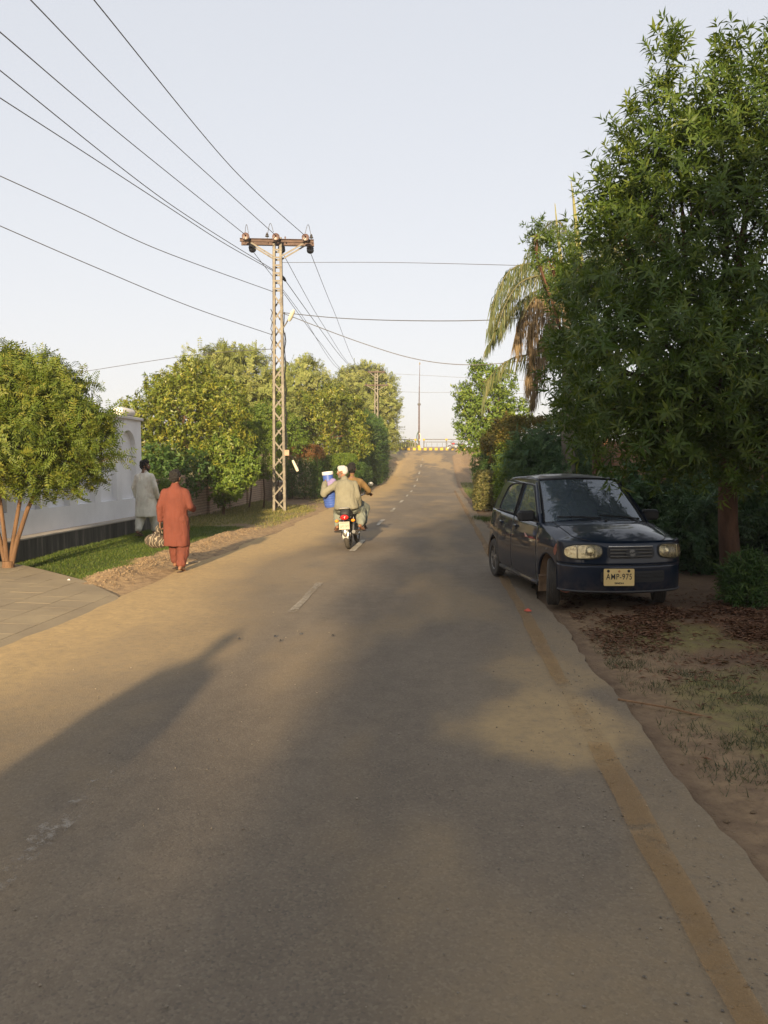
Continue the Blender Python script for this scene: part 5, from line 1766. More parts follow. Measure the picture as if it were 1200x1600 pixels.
FA, RA, AZ, AR = 1.09, -1.27, 0.262, 0.315
pr, pf = G(770, 900), G(856, 946)
fw = Vector((pf.x - pr.x, pf.y - pr.y, 0)).normalized()
lf = Vector((-fw.y, fw.x, 0))
mid = (pr + pf) / 2
org = mid + lf * 0.71 + fw * 0.09
car = thing('parked_car', 'dusty dark blue hatchback parked half on the right verge with faded headlights', 'car', (org.x, org.y, 0.008), math.atan2(fw.y, fw.x))

Wp = [(-1.60, .672), (-1.2, .712), (-.6, .733), (.3, .735), (.8, .733), (1.1, .728), (1.4, .705)]
Zt = [(-1.60, .945), (-.8, .925), (.3, .895), (.75, .885), (1.05, .825), (1.4, .735)]
Pz = [(.17, -.055), (.24, -.022), (.35, -.006), (.50, 0), (.66, 0), (.745, -.010), (.775, -.016), (.86, -.032), (.95, -.05)]
def side(x, z_, s, off=0.0):
    return (x, s * (I(x, Wp) + I(z_, Pz) + off), z_)
def z_low(x):
    z_ = 0.185
    for c in (FA, RA):
        d = abs(x - c)
        if d < AR:
            z_ = max(z_, AZ + math.sqrt(AR * AR - d * d))
    return z_
def columns(x0, x1):
    out = [x0]
    ks = []
    for c in (FA, RA):
        for k in range(25):
            ks.append(c - AR * math.cos(math.pi * k / 24) * 0.99999)
    ks += list(np.arange(-1.6, 1.41, .06))
    out += [k for k in sorted(ks) if x0 + .004 < k < x1 - .004]
    out.append(x1)
    return out
def side_panel(name, x0, x1, s, parent, mat=M_PAINT):
    cs = columns(x0, x1)
    m = MB()
    nv = 12
    vs_, fs = [], []
    for x in cs:
        a, b = z_low(x), I(x, Zt)
        for j in range(nv + 1):
            vs_.append(side(x, a + (b - a) * j / nv, s))
    for i in range(len(cs) - 1):
        for j in range(nv):
            fs.append((i * (nv + 1) + j, (i + 1) * (nv + 1) + j, (i + 1) * (nv + 1) + j + 1, i * (nv + 1) + j + 1))
    m.add(vs_, fs)
    o_ = m.build(name, mat, parent)
    q = o_.modifiers.new('t', 'SOLIDIFY'); q.thickness = .022; q.offset = -1
    return o_
def yg(x, z_):
    t_ = (z_ - .88) / .50
    w_ = I(x, [(-1.66, .63), (-1.2, .665), (-.6, .690), (.3, .692), (.85, .675)])
    return w_ - .155 * max(0, t_) ** 1.08
def inset(poly, d):
    c = Vector((sum(p[0] for p in poly) / len(poly), sum(p[1] for p in poly) / len(poly)))
    return [tuple(Vector(p) + (c - Vector(p)).normalized() * d) for p in poly]
win_f = [(.60, .925), (.36, 1.125), (.17, 1.270), (.09, 1.312), (-.05, 1.325), (-.265, 1.330), (-.265, .935)]
win_r = [(-.335, .937), (-.335, 1.330), (-.70, 1.322), (-.90, 1.300), (-1.00, 1.262), (-1.12, 1.11), (-1.17, 1.00), (-1.16, .957), (-1.10, .950)]
gh = [(.80, .865), (.62, 1.035), (.44, 1.190), (.27, 1.325), (.19, 1.372), (.02, 1.388), (-.3, 1.395), (-.7, 1.388), (-1.02, 1.368), (-1.22, 1.335), (-1.34, 1.255), (-1.50, 1.05), (-1.60, .93), (-1.2, .90), (-.6, .885), (.2, .868)]
GAP = .005
doors = {}
for s in (-1, 1):
    side_panel('front_wing', .70 + GAP, 1.385, s, car)
    side_panel('rear_quarter', -1.60, -.99 - GAP, s, car)
    for nm, x0, x1, win in (('front_door', -.30 + GAP, .70 - GAP, win_f), ('rear_door', -.99 + GAP, -.30 - GAP, win_r)):
        d_ = side_panel('door', x0, x1, s, car)
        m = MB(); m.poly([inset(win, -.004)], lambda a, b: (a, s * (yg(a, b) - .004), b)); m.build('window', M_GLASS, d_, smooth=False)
        hx = x0 + .13
        m = MB(); p0 = side(hx, .80, s, .012)
        m.capsule(Vector(side(hx - .045, .80, s, .016)), .016, Vector(side(hx + .055, .80, s, .016)), .016, 8); m.build('door_handle', M_PAINT, d_)
        m = MB(); m.ball(side(hx + .02, .775, s, .002), (.05, .012, .03), 10); m.build('handle_recess', M_TRIM, d_)
    m = MB(); m.poly([gh, list(reversed(win_f)), list(reversed(win_r))], lambda a, b: (a, s * yg(a, b), b)); m.build('pillar_frame', M_PAINT, car, smooth=False)
    for wdw in (win_f, win_r):
        m = MB(); pts = [Vector((a, s * (yg(a, b) + .001), b)) for a, b in wdw]; m.tube(pts + [pts[0]], .011, 6, cap=False); m.build('window_seal', M_TRIM, car)
    m = MB()
    pts = [Vector((a, s * (yg(a, b) + .001), b)) for a, b in ((-.300, .93), (-.300, 1.335))]
    m.bar(pts[0], pts[1], .058, .010, hint=Vector((1, 0, 0))); m.build('centre_pillar', M_TRIM, car, smooth=False)
    m = MB(); m.tube([side(x, .195, s, .003) for x in np.linspace(-.93, .75, 16)], [.032] * 16, 8); m.build('sill', M_PAINT, car)
    # shoulder between the belt and the glass
    m = MB(); m.grid(lambda u_, v_: tuple(Vector(side(-1.6 + 2.42 * u_, I(-1.6 + 2.42 * u_, Zt), s)).lerp(Vector((-1.6 + 2.42 * u_, s * yg(-1.6 + 2.42 * u_, .90) , I(-1.6 + 2.42 * u_, [(-1.6, .945), (-.6, .905), (.2, .888), (.82, .878)]))), v_)), 40, 2)
    m.build('belt_line', M_PAINT, car)
    # wheel arch liners
    for c in (FA, RA):
        m = MB()
        m.grid(lambda u_, v_: (c + (AR + .004) * math.cos(math.pi * (1.06 * u_ - .03)), s * (.70 - .26 * v_), AZ + (AR + .004) * math.sin(math.pi * (1.06 * u_ - .03))), 24, 2)
        m.add([(c + AR * math.cos(math.pi * k / 16), s * .44, AZ + AR * math.sin(math.pi * k / 16)) for k in range(17)], [tuple(range(17))])
        m.build('arch_liner', M_MUD if s < 0 else M_CABIN, car)

# front fascia
def fas(th, z_, off=0.0):
    k = I(z_, [(.215, .91), (.25, .955), (.32, .99), (.42, 1.0), (.50, .992), (.56, .975), (.62, .955), (.69, .92), (.74, .875), (.765, .84)])
    e = 2 / 2.25
    cx, sy = abs(math.cos(th)) ** e, math.copysign(abs(math.sin(th)) ** e, math.sin(th))
    n_ = Vector((math.cos(th), math.sin(th) * .5, 0)).normalized()
    return Vector((1.36 + .385 * cx * k, (.712 - .012 * (1 - k)) * sy, z_)) + n_ * off
def th_of(y, z_=.6):
    lo, hi = -math.pi / 2, math.pi / 2
    for _ in range(40):
        md = (lo + hi) / 2
        if fas(md, z_).y < y: lo = md
        else: hi = md
    return (lo + hi) / 2
def fas_yz(y, z_, off=0.0):
    return fas(th_of(max(-.7115, min(.7115, y)), z_), z_, off)
m = MB(); m.grid(lambda u_, v_: fas(-math.pi / 2 + math.pi * u_, .215 + .30 * v_), 60, 12); b_ = m.build('bumper', M_PAINT, car)
b_.modifiers.new('t', 'SOLIDIFY').thickness = .015
m = MB(); m.grid(lambda u_, v_: fas(-math.pi / 2 + math.pi * u_, .517 + .25 * v_), 60, 10); b_ = m.build('front_panel', M_PAINT, car)
b_.modifiers.new('t', 'SOLIDIFY').thickness = .015
# lower intake, spoiler lip, moulding
def fpatch(outline, off, nm, mat, parent=car, n=10, bulge=0.0):
    """patch on the fascia from an outline in (y, z)"""
    c = (sum(p[0] for p in outline) / len(outline), sum(p[1] for p in outline) / len(outline))
    m = MB()
    k = len(outline)
    vs_ = [fas_yz(c[0], c[1], off + bulge)]
    fs = []
    for r_ in range(1, n + 1):
        f_ = r_ / n
        for (a, b) in outline:
            vs_.append(fas_yz(c[0] + (a - c[0]) * f_, c[1] + (b - c[1]) * f_, off + bulge * (1 - f_ ** 3)))
    for i in range(k):
        fs.append((0, 1 + i, 1 + (i + 1) % k))
        for r_ in range(n - 1):
            fs.append((1 + r_ * k + i, 1 + (r_ + 1) * k + i, 1 + (r_ + 1) * k + (i + 1) % k, 1 + r_ * k + (i + 1) % k))
    m.add(vs_, fs)
    return m.build(nm, mat, parent, angle=60)
def rrect(y0, y1, z0, z1, r_, n=5, skew=0.0):
    pts = []
    for cx, cz, a0 in ((y1 - r_, z0 + r_, -90), (y1 - r_, z1 - r_, 0), (y0 + r_, z1 - r_, 90), (y0 + r_, z0 + r_, 180)):
        for k in range(n + 1):
            a = R(a0 + 90 * k / n)
            pts.append((cx + r_ * math.cos(a), cz + r_ * math.sin(a)))
    d_ = []
    for i in range(len(pts)):
        a, b = pts[i], pts[(i + 1) % len(pts)]
        q = max(1, int(math.hypot(b[0] - a[0], b[1] - a[1]) / .03))
        d_ += [(a[0] + (b[0] - a[0]) * j / q, a[1] + (b[1] - a[1]) * j / q) for j in range(q)]
    return d_
fpatch(rrect(-.34, .40, .335, .455, .03), .003, 'lower_intake', M_TRIM)
for z_ in (.365, .395, .425):
    m = MB(); m.tube([fas_yz(y, z_, .008) for y in np.linspace(-.32, .38, 20)], .006, 5); m.build('intake_bar', M_TRIM, car)
m = MB(); m.tube([fas(-math.pi / 2 + math.pi * u_, .517, .001) for u_ in np.linspace(0.02, .98, 60)], .005, 5); m.build('bumper_seam', M_TRIM, car)
m = MB(); m.tube([fas(-math.pi / 2 + math.pi * u_, .235, .003) for u_ in np.linspace(0.02, .98, 40)], .010, 6); m.build('bumper_lip', mk('scuffed_lip', (.05, .05, .052), .6), car)
# grille
fpatch(rrect(-.27, .27, .585, .715, .05), .004, 'grille', M_TRIM)
M_SLAT = mk('grille_slat', (.16, .15, .13), .4, .4, bump=.05)
for z_ in (.610, .645, .680):
    m = MB(); m.tube([fas_yz(y, z_, .012) for y in np.linspace(-.235, .235, 18)], .010, 6, flat=.8); m.build('grille_slat', M_SLAT, car)
m = MB(); m.tube([fas_yz(y, .712, .010) for y in np.linspace(-.25, .25, 20)], .008, 6); m.build('grille_trim', mk('bright_trim', (.55, .53, .48), .25, .8, bump=0), car)
# emblem: slanted double hook in an oval field
fpatch([(.075 * math.cos(a), .648 + .05 * math.sin(a)) for a in np.linspace(0, 6.283, 28, endpoint=False)], .020, 'emblem_field', M_TRIM, n=4)
em = [(.035, .022), (.0, .045), (-.038, .022), (.012, -.006), (-.004, -.014), (-.035, .004), (-.035, -.022), (0, -.045), (.038, -.022), (-.012, .006), (.004, .014), (.035, -.004)]
m = MB(); m.poly([[(-a * .9, .648 + b * .9) for a, b in em]], lambda a, b: fas_yz(a, b, .028)); m.build('emblem', mk('emblem_chrome', (.13, .125, .115), .4, .7, bump=0), car, smooth=False)
# headlights
for s in (-1, 1):
    def hl(grow_=0.0):
        pts = []
        for k in range(44):
            a = 2 * math.pi * k / 44
            ca, sa = math.cos(a), math.sin(a)
            yy_ = .498 + (.176 + grow_) * math.copysign(abs(ca) ** .62, ca)
            zz_ = .655 + (.074 + grow_) * math.copysign(abs(sa) ** .70, sa) - .010 * (yy_ - .5) / .18
            pts.append((s * yy_, zz_))
        return pts
    fpatch(hl(.010), .004, 'lamp_surround', M_TRIM, n=8)
    h_ = fpatch(hl(-.004), .012, 'headlight', M_CHROME, n=10, bulge=-.004)
    fpatch(hl(0), .018, 'lens', M_LENS, h_, n=10, bulge=.022)
    m = MB(); m.tube([fas_yz(s * .565, z_, .022) for z_ in np.linspace(.590, .718, 9)], .007, 6); m.build('divider', mk('lamp_rib', (.75, .70, .55), .3), h_)
    c_ = fas_yz(s * .44, .652, .016); m = MB(); m.lathe([(.001, 0.012), (.022, .008), (.040, -.004), (.048, -.010)], 16, Matrix.Translation(c_) @ frame_from(Vector((1, s * .25, 0))).to_4x4()); m.build('bulb_cup', mk('bulb_cup', (.8, .77, .66), .12, .9, bump=0), h_)
# number plate
pc_ = fas_yz(-.15, .395, .018)
plate = bpy.data.objects.new('number_plate', None)
COL.objects.link(plate); plate.parent = car; plate.location = pc_
pn = Vector((1, -.11, .03)).normalized()
bx_ = Vector((0, 0, 1)).cross(pn).normalized()        # reading direction
by_ = pn.cross(bx_)
plate.matrix_local = Matrix.Translation(pc_) @ Matrix((bx_, by_, pn)).transposed().to_4x4()
m = MB()
m.poly([rrect(-.166, .166, -.089, .089, .012)], lambda a, b: (a, b, .006))
m.poly([rrect(-.166, .166, -.089, .089, .012)], lambda a, b: (a, b, -.004))
L_ = rrect(-.166, .166, -.089, .089, .012); k_ = len(L_)
m.add([(a, b, .006) for a, b in L_] + [(a, b, -.004) for a, b in L_], [(i, (i + 1) % k_, k_ + (i + 1) % k_, k_ + i) for i in range(k_)])
m.build('plate', M_PLATE, plate, smooth=False)
def text(body, size, loc, mat, parent, name='lettering', bold=0.0, sx=1.0, sp=1.0):
    cu = bpy.data.curves.new('t', 'FONT')
    cu.body = body; cu.size = size; cu.align_x = 'CENTER'; cu.align_y = 'CENTER'; cu.extrude = .0008; cu.offset = bold; cu.space_character = sp
    to = bpy.data.objects.new('t', cu); COL.objects.link(to)
    dg = bpy.context.evaluated_depsgraph_get(); dg.update()
    me = bpy.data.meshes.new_from_object(to.evaluated_get(dg))
    bpy.data.objects.remove(to)
    me.name = name; me.materials.clear()
    o_ = link(name, me, mat, parent)
    o_.location = loc; o_.scale = (sx, 1, 1)
    return o_
text('AMP-975', .088, (0, .004, .0075), M_INK, plate, bold=.0003, sx=.78, sp=1.12)
text('SINDH', .026, (0, -.063, .0075), M_INK, plate, bold=.0006, sx=1.3)
for x in (-.118, .105):
    m = MB(); m.lathe([(.001, .012), (.014, .010), (.016, .006)], 10, Matrix.Translation((x, .066, 0))); m.build('screw', M_INK, plate)
m = MB(); m.lathe([(.001, .008), (.013, .0075)], 12, Matrix.Translation((0, .063, 0))); m.build('seal', mk('plate_seal', (.45, .2, .07), .5), plate)

# bonnet
def bonnet(u_, v_):
    a = -1 + 2 * u_
    if v_ < .6:
        x = .70 + (1.375 - .70) * v_ / .6
        E = Vector(side(x, I(x, Zt), 1))
    else:
        th = math.pi / 2 * (1 - (v_ - .6) / .4 * .62)
        E = fas(th, .742 + .006 * (v_ - .6))
    C = Vector((I(v_, [(0, .80), (.3, 1.06), (.6, 1.34), (1, 1.698)]), 0, I(v_, [(0, .945), (.3, .925), (.6, .872), (.85, .800), (1, .745)])))
    k = abs(a)
    y = E.y * a
    x = C.x + (E.x - C.x) * k ** 2.3
    z_ = C.z + (E.z - C.z) * (k ** 2.6) - .006 * math.exp(-((k - .80) / .05) ** 2)
    return (x, y, z_)
m = MB(); m.grid(bonnet, 48, 30); b_ = m.build('bonnet', M_PAINT, car, angle=50)
for s in (-1, 1):
    m = MB(); m.tube([Vector(bonnet(.5 + s * (.405 - .03 * v_), v_)) + Vector((0, 0, .0015)) for v_ in np.linspace(0.02, .93, 24)], .0045, 5); m.build('shut_line', M_TRIM, car)
m = MB(); m.ball((1.0, .02, .938), (.018, .018, .014), 10); m.build('washer_nozzle', M_TRIM, car)
# windscreen, surround, roof
def wind(u_, v_, off=0.0, wide=1.0):
    a = (-1 + 2 * u_) * wide
    y = a * (.655 + (.530 - .655) * v_)
    x = .845 + (.235 - .845) * v_ - (.125 - .03 * v_) * a * a - .02 * math.sin(math.pi * v_) * -1
    z_ = .918 + (1.400 - .918) * v_ - .028 * a * a * (1 - .2 * v_)
    n_ = Vector((.62, a * .25, .78)).normalized()
    return Vector((x, y, z_)) + n_ * off
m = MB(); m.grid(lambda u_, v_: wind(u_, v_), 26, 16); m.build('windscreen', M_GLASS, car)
edge = [wind(u_, 0, .003, .97) for u_ in np.linspace(0, 1, 20)] + [wind(1, v_, .003, .97) for v_ in np.linspace(0, 1, 14)] + [wind(u_, 1, .003, .97) for u_ in np.linspace(1, 0, 20)] + [wind(0, v_, .003, .97) for v_ in np.linspace(1, 0, 14)]
m = MB(); m.tube(edge + [edge[0]], .013, 6, cap=False); m.build('windscreen_seal', M_TRIM, car)
for s in (0, 1):
    m = MB(); m.tube([wind(s, v_, -.004, 1.025) for v_ in np.linspace(-.02, .955, 16)], [.030] * 10 + [.028, .026, .023, .020, .016, .010], 10, flat=.8); m.build('front_pillar', M_PAINT, car)
m = MB(); m.grid(lambda u_, v_: wind(u_, .985 + .055 * v_, .004 - .004 * v_, 1.02), 24, 3); m.build('roof_header', M_PAINT, car)
def roof(u_, v_):
    a = -1 + 2 * v_
    x = .205 + (-1.27 - .205) * u_
    w_ = yg(x, I(x, [(-1.27, 1.325), (-.7, 1.388), (.02, 1.388), (.205, 1.366)]))
    ze = I(x, [(-1.27, 1.318), (-1.02, 1.366), (-.7, 1.388), (-.3, 1.395), (.02, 1.387), (.205, 1.366)])
    zc = I(x, [(-1.27, 1.385), (-.9, 1.435), (-.4, 1.455), (0, 1.440), (.205, 1.408)])
    return (x - (.09 * a * a * (1 - u_) ** 4 if u_ < .5 else 0), a * w_, ze + (zc - ze) * (1 - abs(a) ** 2.4))
m = MB(); m.grid(roof, 30, 26); m.build('roof', M_ROOF, car)
for s in (0, 1):
    m = MB(); m.tube([Vector(roof(u_, .035 if s == 0 else .965)) + Vector((0, 0, .002)) for u_ in np.linspace(0.01, 1, 24)], .012, 6); m.build('gutter', M_PAINT, car)
    m = MB(); m.ball(Vector(roof(0.02, .03 if s == 0 else .97)) + Vector((0, 0, .004)), (.025, .018, .016), 8); m.build('gutter_end', M_TRIM, car)
# tail
def rear(th, z_):
    k = I(z_, [(.19, .93), (.30, 1.0), (.5, 1.0), (.56, .95), (.75, .93), (.95, .80)])
    e = 2 / 3.0
    return Vector((-1.595 - .155 * abs(math.cos(th)) ** e * k, (.672 + I(z_, Pz) - .004) * math.copysign(abs(math.sin(th)) ** e, math.sin(th)), z_))
m = MB(); m.grid(lambda u_, v_: rear(-math.pi / 2 + math.pi * u_, .19 + .76 * v_), 40, 16); m.build('tailgate', M_PAINT, car)
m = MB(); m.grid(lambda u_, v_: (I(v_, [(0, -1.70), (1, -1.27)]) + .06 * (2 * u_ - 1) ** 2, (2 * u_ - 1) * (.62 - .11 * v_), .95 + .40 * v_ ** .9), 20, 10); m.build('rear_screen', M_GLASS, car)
for s in (-1, 1):
    m = MB(); m.tube([(-1.575 + .33 * v_, s * (.612 - .115 * v_), .93 + .41 * v_ ** .9) for v_ in np.linspace(0, 1, 12)], .018, 8); m.build('rear_pillar', M_PAINT, car)
    m = MB(); m.ball((-1.66, s * .565, .74), (.05, .08, .12), 12); m.build('tail_lamp', mk('tail_red', (.35, .02, .02), .25, bump=0), car)
# underside and cabin
m = MB(); m.box((-.1, 0, .23), (3.0, 1.05, .06)); m.box((1.25, 0, .35), (.55, .84, .28)); m.build('underside', M_CABIN, car, smooth=False)
m = MB(); m.box((-.25, 0, .42), (1.9, 1.30, .05)); m.build('floor_pan', M_CABIN, car, smooth=False)
m = MB(); m.box((.745, 0, .62), (.06, 1.28, .55)); m.build('bulkhead', M_CABIN, car, smooth=False)
m = MB(); m.grid(lambda u_, v_: (.86 - .55 * v_, (-1 + 2 * u_) * .63, .885 + .03 * math.sin(math.pi * v_) - .02 * v_ - .22 * max(0, v_ - .8) * 5), 16, 12); m.build('dashboard', M_CABIN, car)
for s in (-1, 1):
    st_ = link('front_seat', MB().loft([(-.18, s * .32, .45, .25, .24), (-.18, s * .32, .60, .26, .25), (-.18, s * .32, .64, .22, .22)], 16, 3).mesh('front_seat'), M_SEAT, car)
    m = MB(); m.loft([(-.40, s * .32, .60, .08, .22), (-.46, s * .32, .85, .08, .23), (-.52, s * .32, 1.06, .06, .18), (-.53, s * .32, 1.09, .04, .13)], 18, 3); m.build('seat_back', M_SEAT, st_)
    m = MB(); m.loft([(-.53, s * .32, 1.08, .045, .11), (-.545, s * .32, 1.16, .055, .13), (-.55, s * .32, 1.24, .04, .11)], 16, 3); m.build('headrest', M_SEAT, st_)
m = MB(); m.loft([(-1.05, 0, .48, .25, .58), (-1.05, 0, .65, .25, .58)], 18, 4); m.loft([(-1.27, 0, .62, .08, .58), (-1.36, 0, 1.0, .06, .55)], 18, 4); m.build('rear_bench', M_SEAT, car)
Mx = Matrix.Translation((.30, -.33, .895)) @ Matrix.Rotation(R(-66), 4, 'Y')
m = MB(); m.tube([Mx @ Vector((.185 * math.cos(a), .185 * math.sin(a), 0)) for a in np.linspace(0, 2 * math.pi, 33)], .014, 8, cap=False)
for a in (0.2, 2.94, 4.71):
    m.tube([Mx @ Vector((0, 0, -.02)), Mx @ Vector((.185 * math.cos(a), .185 * math.sin(a), 0))], .014, 6)
m.tube([Mx @ Vector((0, 0, 0)), Mx @ Vector((0, 0, -.3))], .03, 8); m.build('steering_wheel', M_CABIN, car)
m = MB(); m.box((.20, -.02, 1.315), (.03, .20, .055)); m.build('rear_view_mirror', M_CABIN, car, smooth=False, bevel=.01)
m = MB(); q_ = [wind(.86 + .09 * (k % 2), .915 + .03 * (k // 2), -.006) for k in range(4)]; m.add([q_[0], q_[1], q_[3], q_[2]], [(0, 1, 2, 3)]); m.build('sticker', M_COPING, car, smooth=False)
# wing mirrors, wipers, mud flap, damage
for s in (-1, 1):
    m = MB(); m.loft([(.53, s * .80, .905, .045, .085), (.53, s * .80, .925, .062, .105), (.53, s * .80, 1.005, .060, .105), (.525, s * .80, 1.03, .040, .085)], 20, 3.5); w_ = m.build('wing_mirror', M_TRIM, car)
    m = MB(); m.capsule((.56, s * .66, .935), .022, (.545, s * .74, .945), .022, 8); m.build('mirror_stalk', M_TRIM, w_)
    m = MB(); m.poly([[(.64, .90), (.53, .99), (.50, .90)]], lambda a, b: (a, s * (yg(a, b) + .006), b)); m.build('mirror_mount', M_TRIM, w_, smooth=False)
for (u0, u1) in ((.52, .13), (.93, .52)):
    m = MB()
    bl = [wind(u0 + (u1 - u0) * k / 10, .055 + .055 * k / 10, .014) for k in range(11)]
    m.tube(bl, .009, 6); m.tube([wind(u0 - .03, -.03, .02), wind(u0 + (u1 - u0) * .3, .045, .030), wind(u0 + (u1 - u0) * .5, .082, .022)], .008, 6)
    m.build('wiper', M_TRIM, car)
m = MB(); m.grid(lambda u_, v_: (.80 + .07 * u_, -.735 + .20 * v_, .30 + .0 * u_), 1, 1); m.box((.775, -.615, .205), (.012, .20, .20)); m.build('mud_flap', M_MUD, car, smooth=False)
m = MB(); out_ = [(1.30, .585), (1.335, .60), (1.37, .66), (1.375, .705), (1.33, .72), (1.29, .67), (1.27, .62)]
m.poly([out_], lambda a, b: side(a, b, -1, .003)); m.build('primer_patch', M_BODYFILL, car, smooth=False)
m = MB(); m.poly([[(1.03, .615), (1.10, .63), (1.12, .65), (1.06, .648)]], lambda a, b: side(a, b, -1, .003)); m.build('scratch', M_GALV, car, smooth=False)
m = MB(); m.poly([[(.40, .705), (.27, .745), (.235, .740), (.30, .700)]], lambda a, b: side(a, b, -1, .003)); m.build('scuff', mk('pink_scuff', (.42, .25, .22), .6), car, smooth=False)
m = MB(); m.poly([[(-.697, .218), (-.655, .205), (-.60, .235), (-.68, .248)]], lambda a, b: fas_yz(a, b, .004)); m.build('chip', M_BODYFILL, car, smooth=False)
car.scale = (1, 1, 1.035)
# wheels
def wheel(c, s, steer=0.0):
    w_ = bpy.data.objects.new('wheel', None)
    COL.objects.link(w_); w_.parent = car; w_.location = c
    w_.rotation_euler = (0, 0, steer)
    Mx = Matrix.Rotation(R(90), 4, 'X')
    m = MB()
    prof = [(.165, -.055), (.175, -.068), (.215, -.074), (.245, -.068), (.258, -.055)]
    for k in range(5):
        a = -.048 + .024 * k
        prof += [(.262, a - .008), (.262, a + .008), (.255, a + .010), (.255, a + .014)]
    prof += [(.258, .055), (.245, .068), (.215, .074), (.175, .068), (.165, .055)]
    m.lathe(prof, 48, Mx); ty = m.build('tyre', M_TYRE, w_, angle=30)
    m = MB(); m.lathe([(.168, -.06), (.172, -.045), (.16, .0), (.16, .05), (.172, .06), (.168, .064)], 40, Mx)
    sg = -1 if s < 0 else 1
    for k in range(5):
        a = 2 * math.pi * k / 5 + .3
        for da in (-.16, .16):
            p0 = Vector((.03 * math.cos(a), sg * .048, .03 * math.sin(a))); p1 = Vector((.165 * math.cos(a + da), sg * .040, .165 * math.sin(a + da)))
            m.bar(p0, p1, .016, .022, hint=Vector((0, 1, 0)))
    m.lathe([(.001, .055 * 1), (.035, .052), (.045, .04), (.045, .0)], 16, Matrix.Rotation(R(-90 * sg), 4, 'X'))
    m.build('rim', M_RIM, w_)
    m = MB(); m.lathe([(.001, .01), (.12, .01), (.12, -.02), (.001, -.02)], 24, Mx); m.build('brake_disc', M_CABIN, w_)
    return w_
for s in (-1, 1):
    wheel((FA, s * .645, .262), s, R(-21))
    wheel((RA, s * .638, .262), s)
# ------------------------------------------------------------------ people
def cloth(name, col, dirty=None):
    t = NT(name)
    v = t.coord('Object')
    n1 = t.noise(v, 3.5, 5, .6); n2 = t.noise(t.scale(v, (1, 1, .4)), 9, 3, .5, 1.2); n3 = t.noise(v, 400, 1)
    c = t.ramp(n1, [(.3, lerp3(col, .78)), (.7, lerp3(col, 1.08))])
    if dirty:
        c = t.mix(t.rng(t.noise(t.scale(v, (1, 1, .5)), 5, 5, .7), .48, .72, 0, .6), c, dirty)
    h = t.math('ADD', t.math('MULTIPLY', n2, 1.0), t.math('MULTIPLY', n3, .08))
    return t.done(t.bsdf(c, .92, 0, t.bump(h, .55, .03), .15))
M_SKIN = mk('brown_skin', (.165, .083, .048), .55, 0, var=.12, scale=8, bump=.08, bscale=120, spec=.35)
M_SKIN2 = mk('tanned_skin', (.22, .105, .058), .55, 0, var=.12, scale=8, bump=.08, bscale=120, spec=.35)
M_HAIR = mk('black_hair', (.008, .0065, .006), .8, 0, var=.3, scale=30, bump=.6, bscale=90)
M_EYEW = mk('eye_white', (.6, .56, .5), .3, 0, bump=0)
M_EYED = mk('eye_dark', (.02, .012, .01), .2, 0, bump=0)
M_SANDAL = mk('sandal', (.06, .035, .025), .7, 0, bump=.2)

def hand(mb, wrist, d, nrm, sgn, curl=.35, k=1.0, spread=.06):
    """palm and five separate fingers; d along the hand, nrm out of the palm, sgn the thumb side"""
    w_ = Vector(wrist); d = Vector(d).normalized(); nrm = Vector(nrm); nrm = (nrm - d * nrm.dot(d)).normalized()
    s = d.cross(nrm).normalized() * sgn
    mb.capsule(w_ + d * .02 * k, .026 * k, w_ + d * .075 * k, .036 * k, 12, (nrm, .48))
    for i, (off, L) in enumerate(((.030, .070), (.010, .080), (-.011, .075), (-.031, .058))):
        p = w_ + d * .085 * k + s * off * k
        dd = (d + s * off * spread * 20 * .12).normalized()
        for j, seg in enumerate((.42, .32, .26)):
            a = curl * (j + .4)
            q = p + (dd * math.cos(a) + nrm * math.sin(a)) * L * seg * k
            mb.capsule(p, (.0095 - .0012 * j) * k, q, (.0088 - .0012 * j) * k, 8)
            p = q
    p = w_ + d * .025 * k + s * .026 * k
    for j, (L, a) in enumerate(((.035, .7), (.030, .4), (.022, .25))):
        q = p + (d * math.cos(a) + s * math.sin(a) + nrm * .25 * curl).normalized() * L * k
        mb.capsule(p, (.0125 - .0015 * j) * k, q, (.011 - .0015 * j) * k, 8)
        p = q

def head_shapes(mb, c, yaw, tilt=0.0):
    M = Matrix.Translation(Vector(c)) @ Matrix.Rotation(yaw, 4, 'Z') @ Matrix.Rotation(tilt, 4, 'X')
    P_ = lambda x, y, z_: M @ Vector((x, y, z_))
    o = len(mb.v)
    t_ = MB()
    t_.ball((0, -.006, .022), (.074, .094, .100))
    t_.ball((0, .022, -.045), (.058, .066, .068))
    t_.ball((0, .066, -.088), (.024, .022, .020))
    t_.capsule((0, .088, .020), .010, (0, .108, -.022), .0145, 8)
    t_.capsule((-.016, .098, -.026), .008, (.016, .098, -.026), .008, 8)
    t_.capsule((-.036, .078, .034), .013, (.036, .078, .034), .013, 8)
    t_.capsule((-.040, .066, -.018), .017, (-.022, .076, -.045), .016, 8)
    t_.capsule((.040, .066, -.018), .017, (.022, .076, -.045), .016, 8)
    t_.capsule((-.018, .086, -.054), .008, (.018, .086, -.054), .008, 8)
    t_.capsule((-.015, .083, -.066), .009, (.015, .083, -.066), .009, 8)
    for s in (-1, 1):
        t_.ball((s * .078, -.008, -.004), (.010, .022, .032), 10)
    mb.add([M @ Vector(p) for p in t_.v], t_.f)
    return M

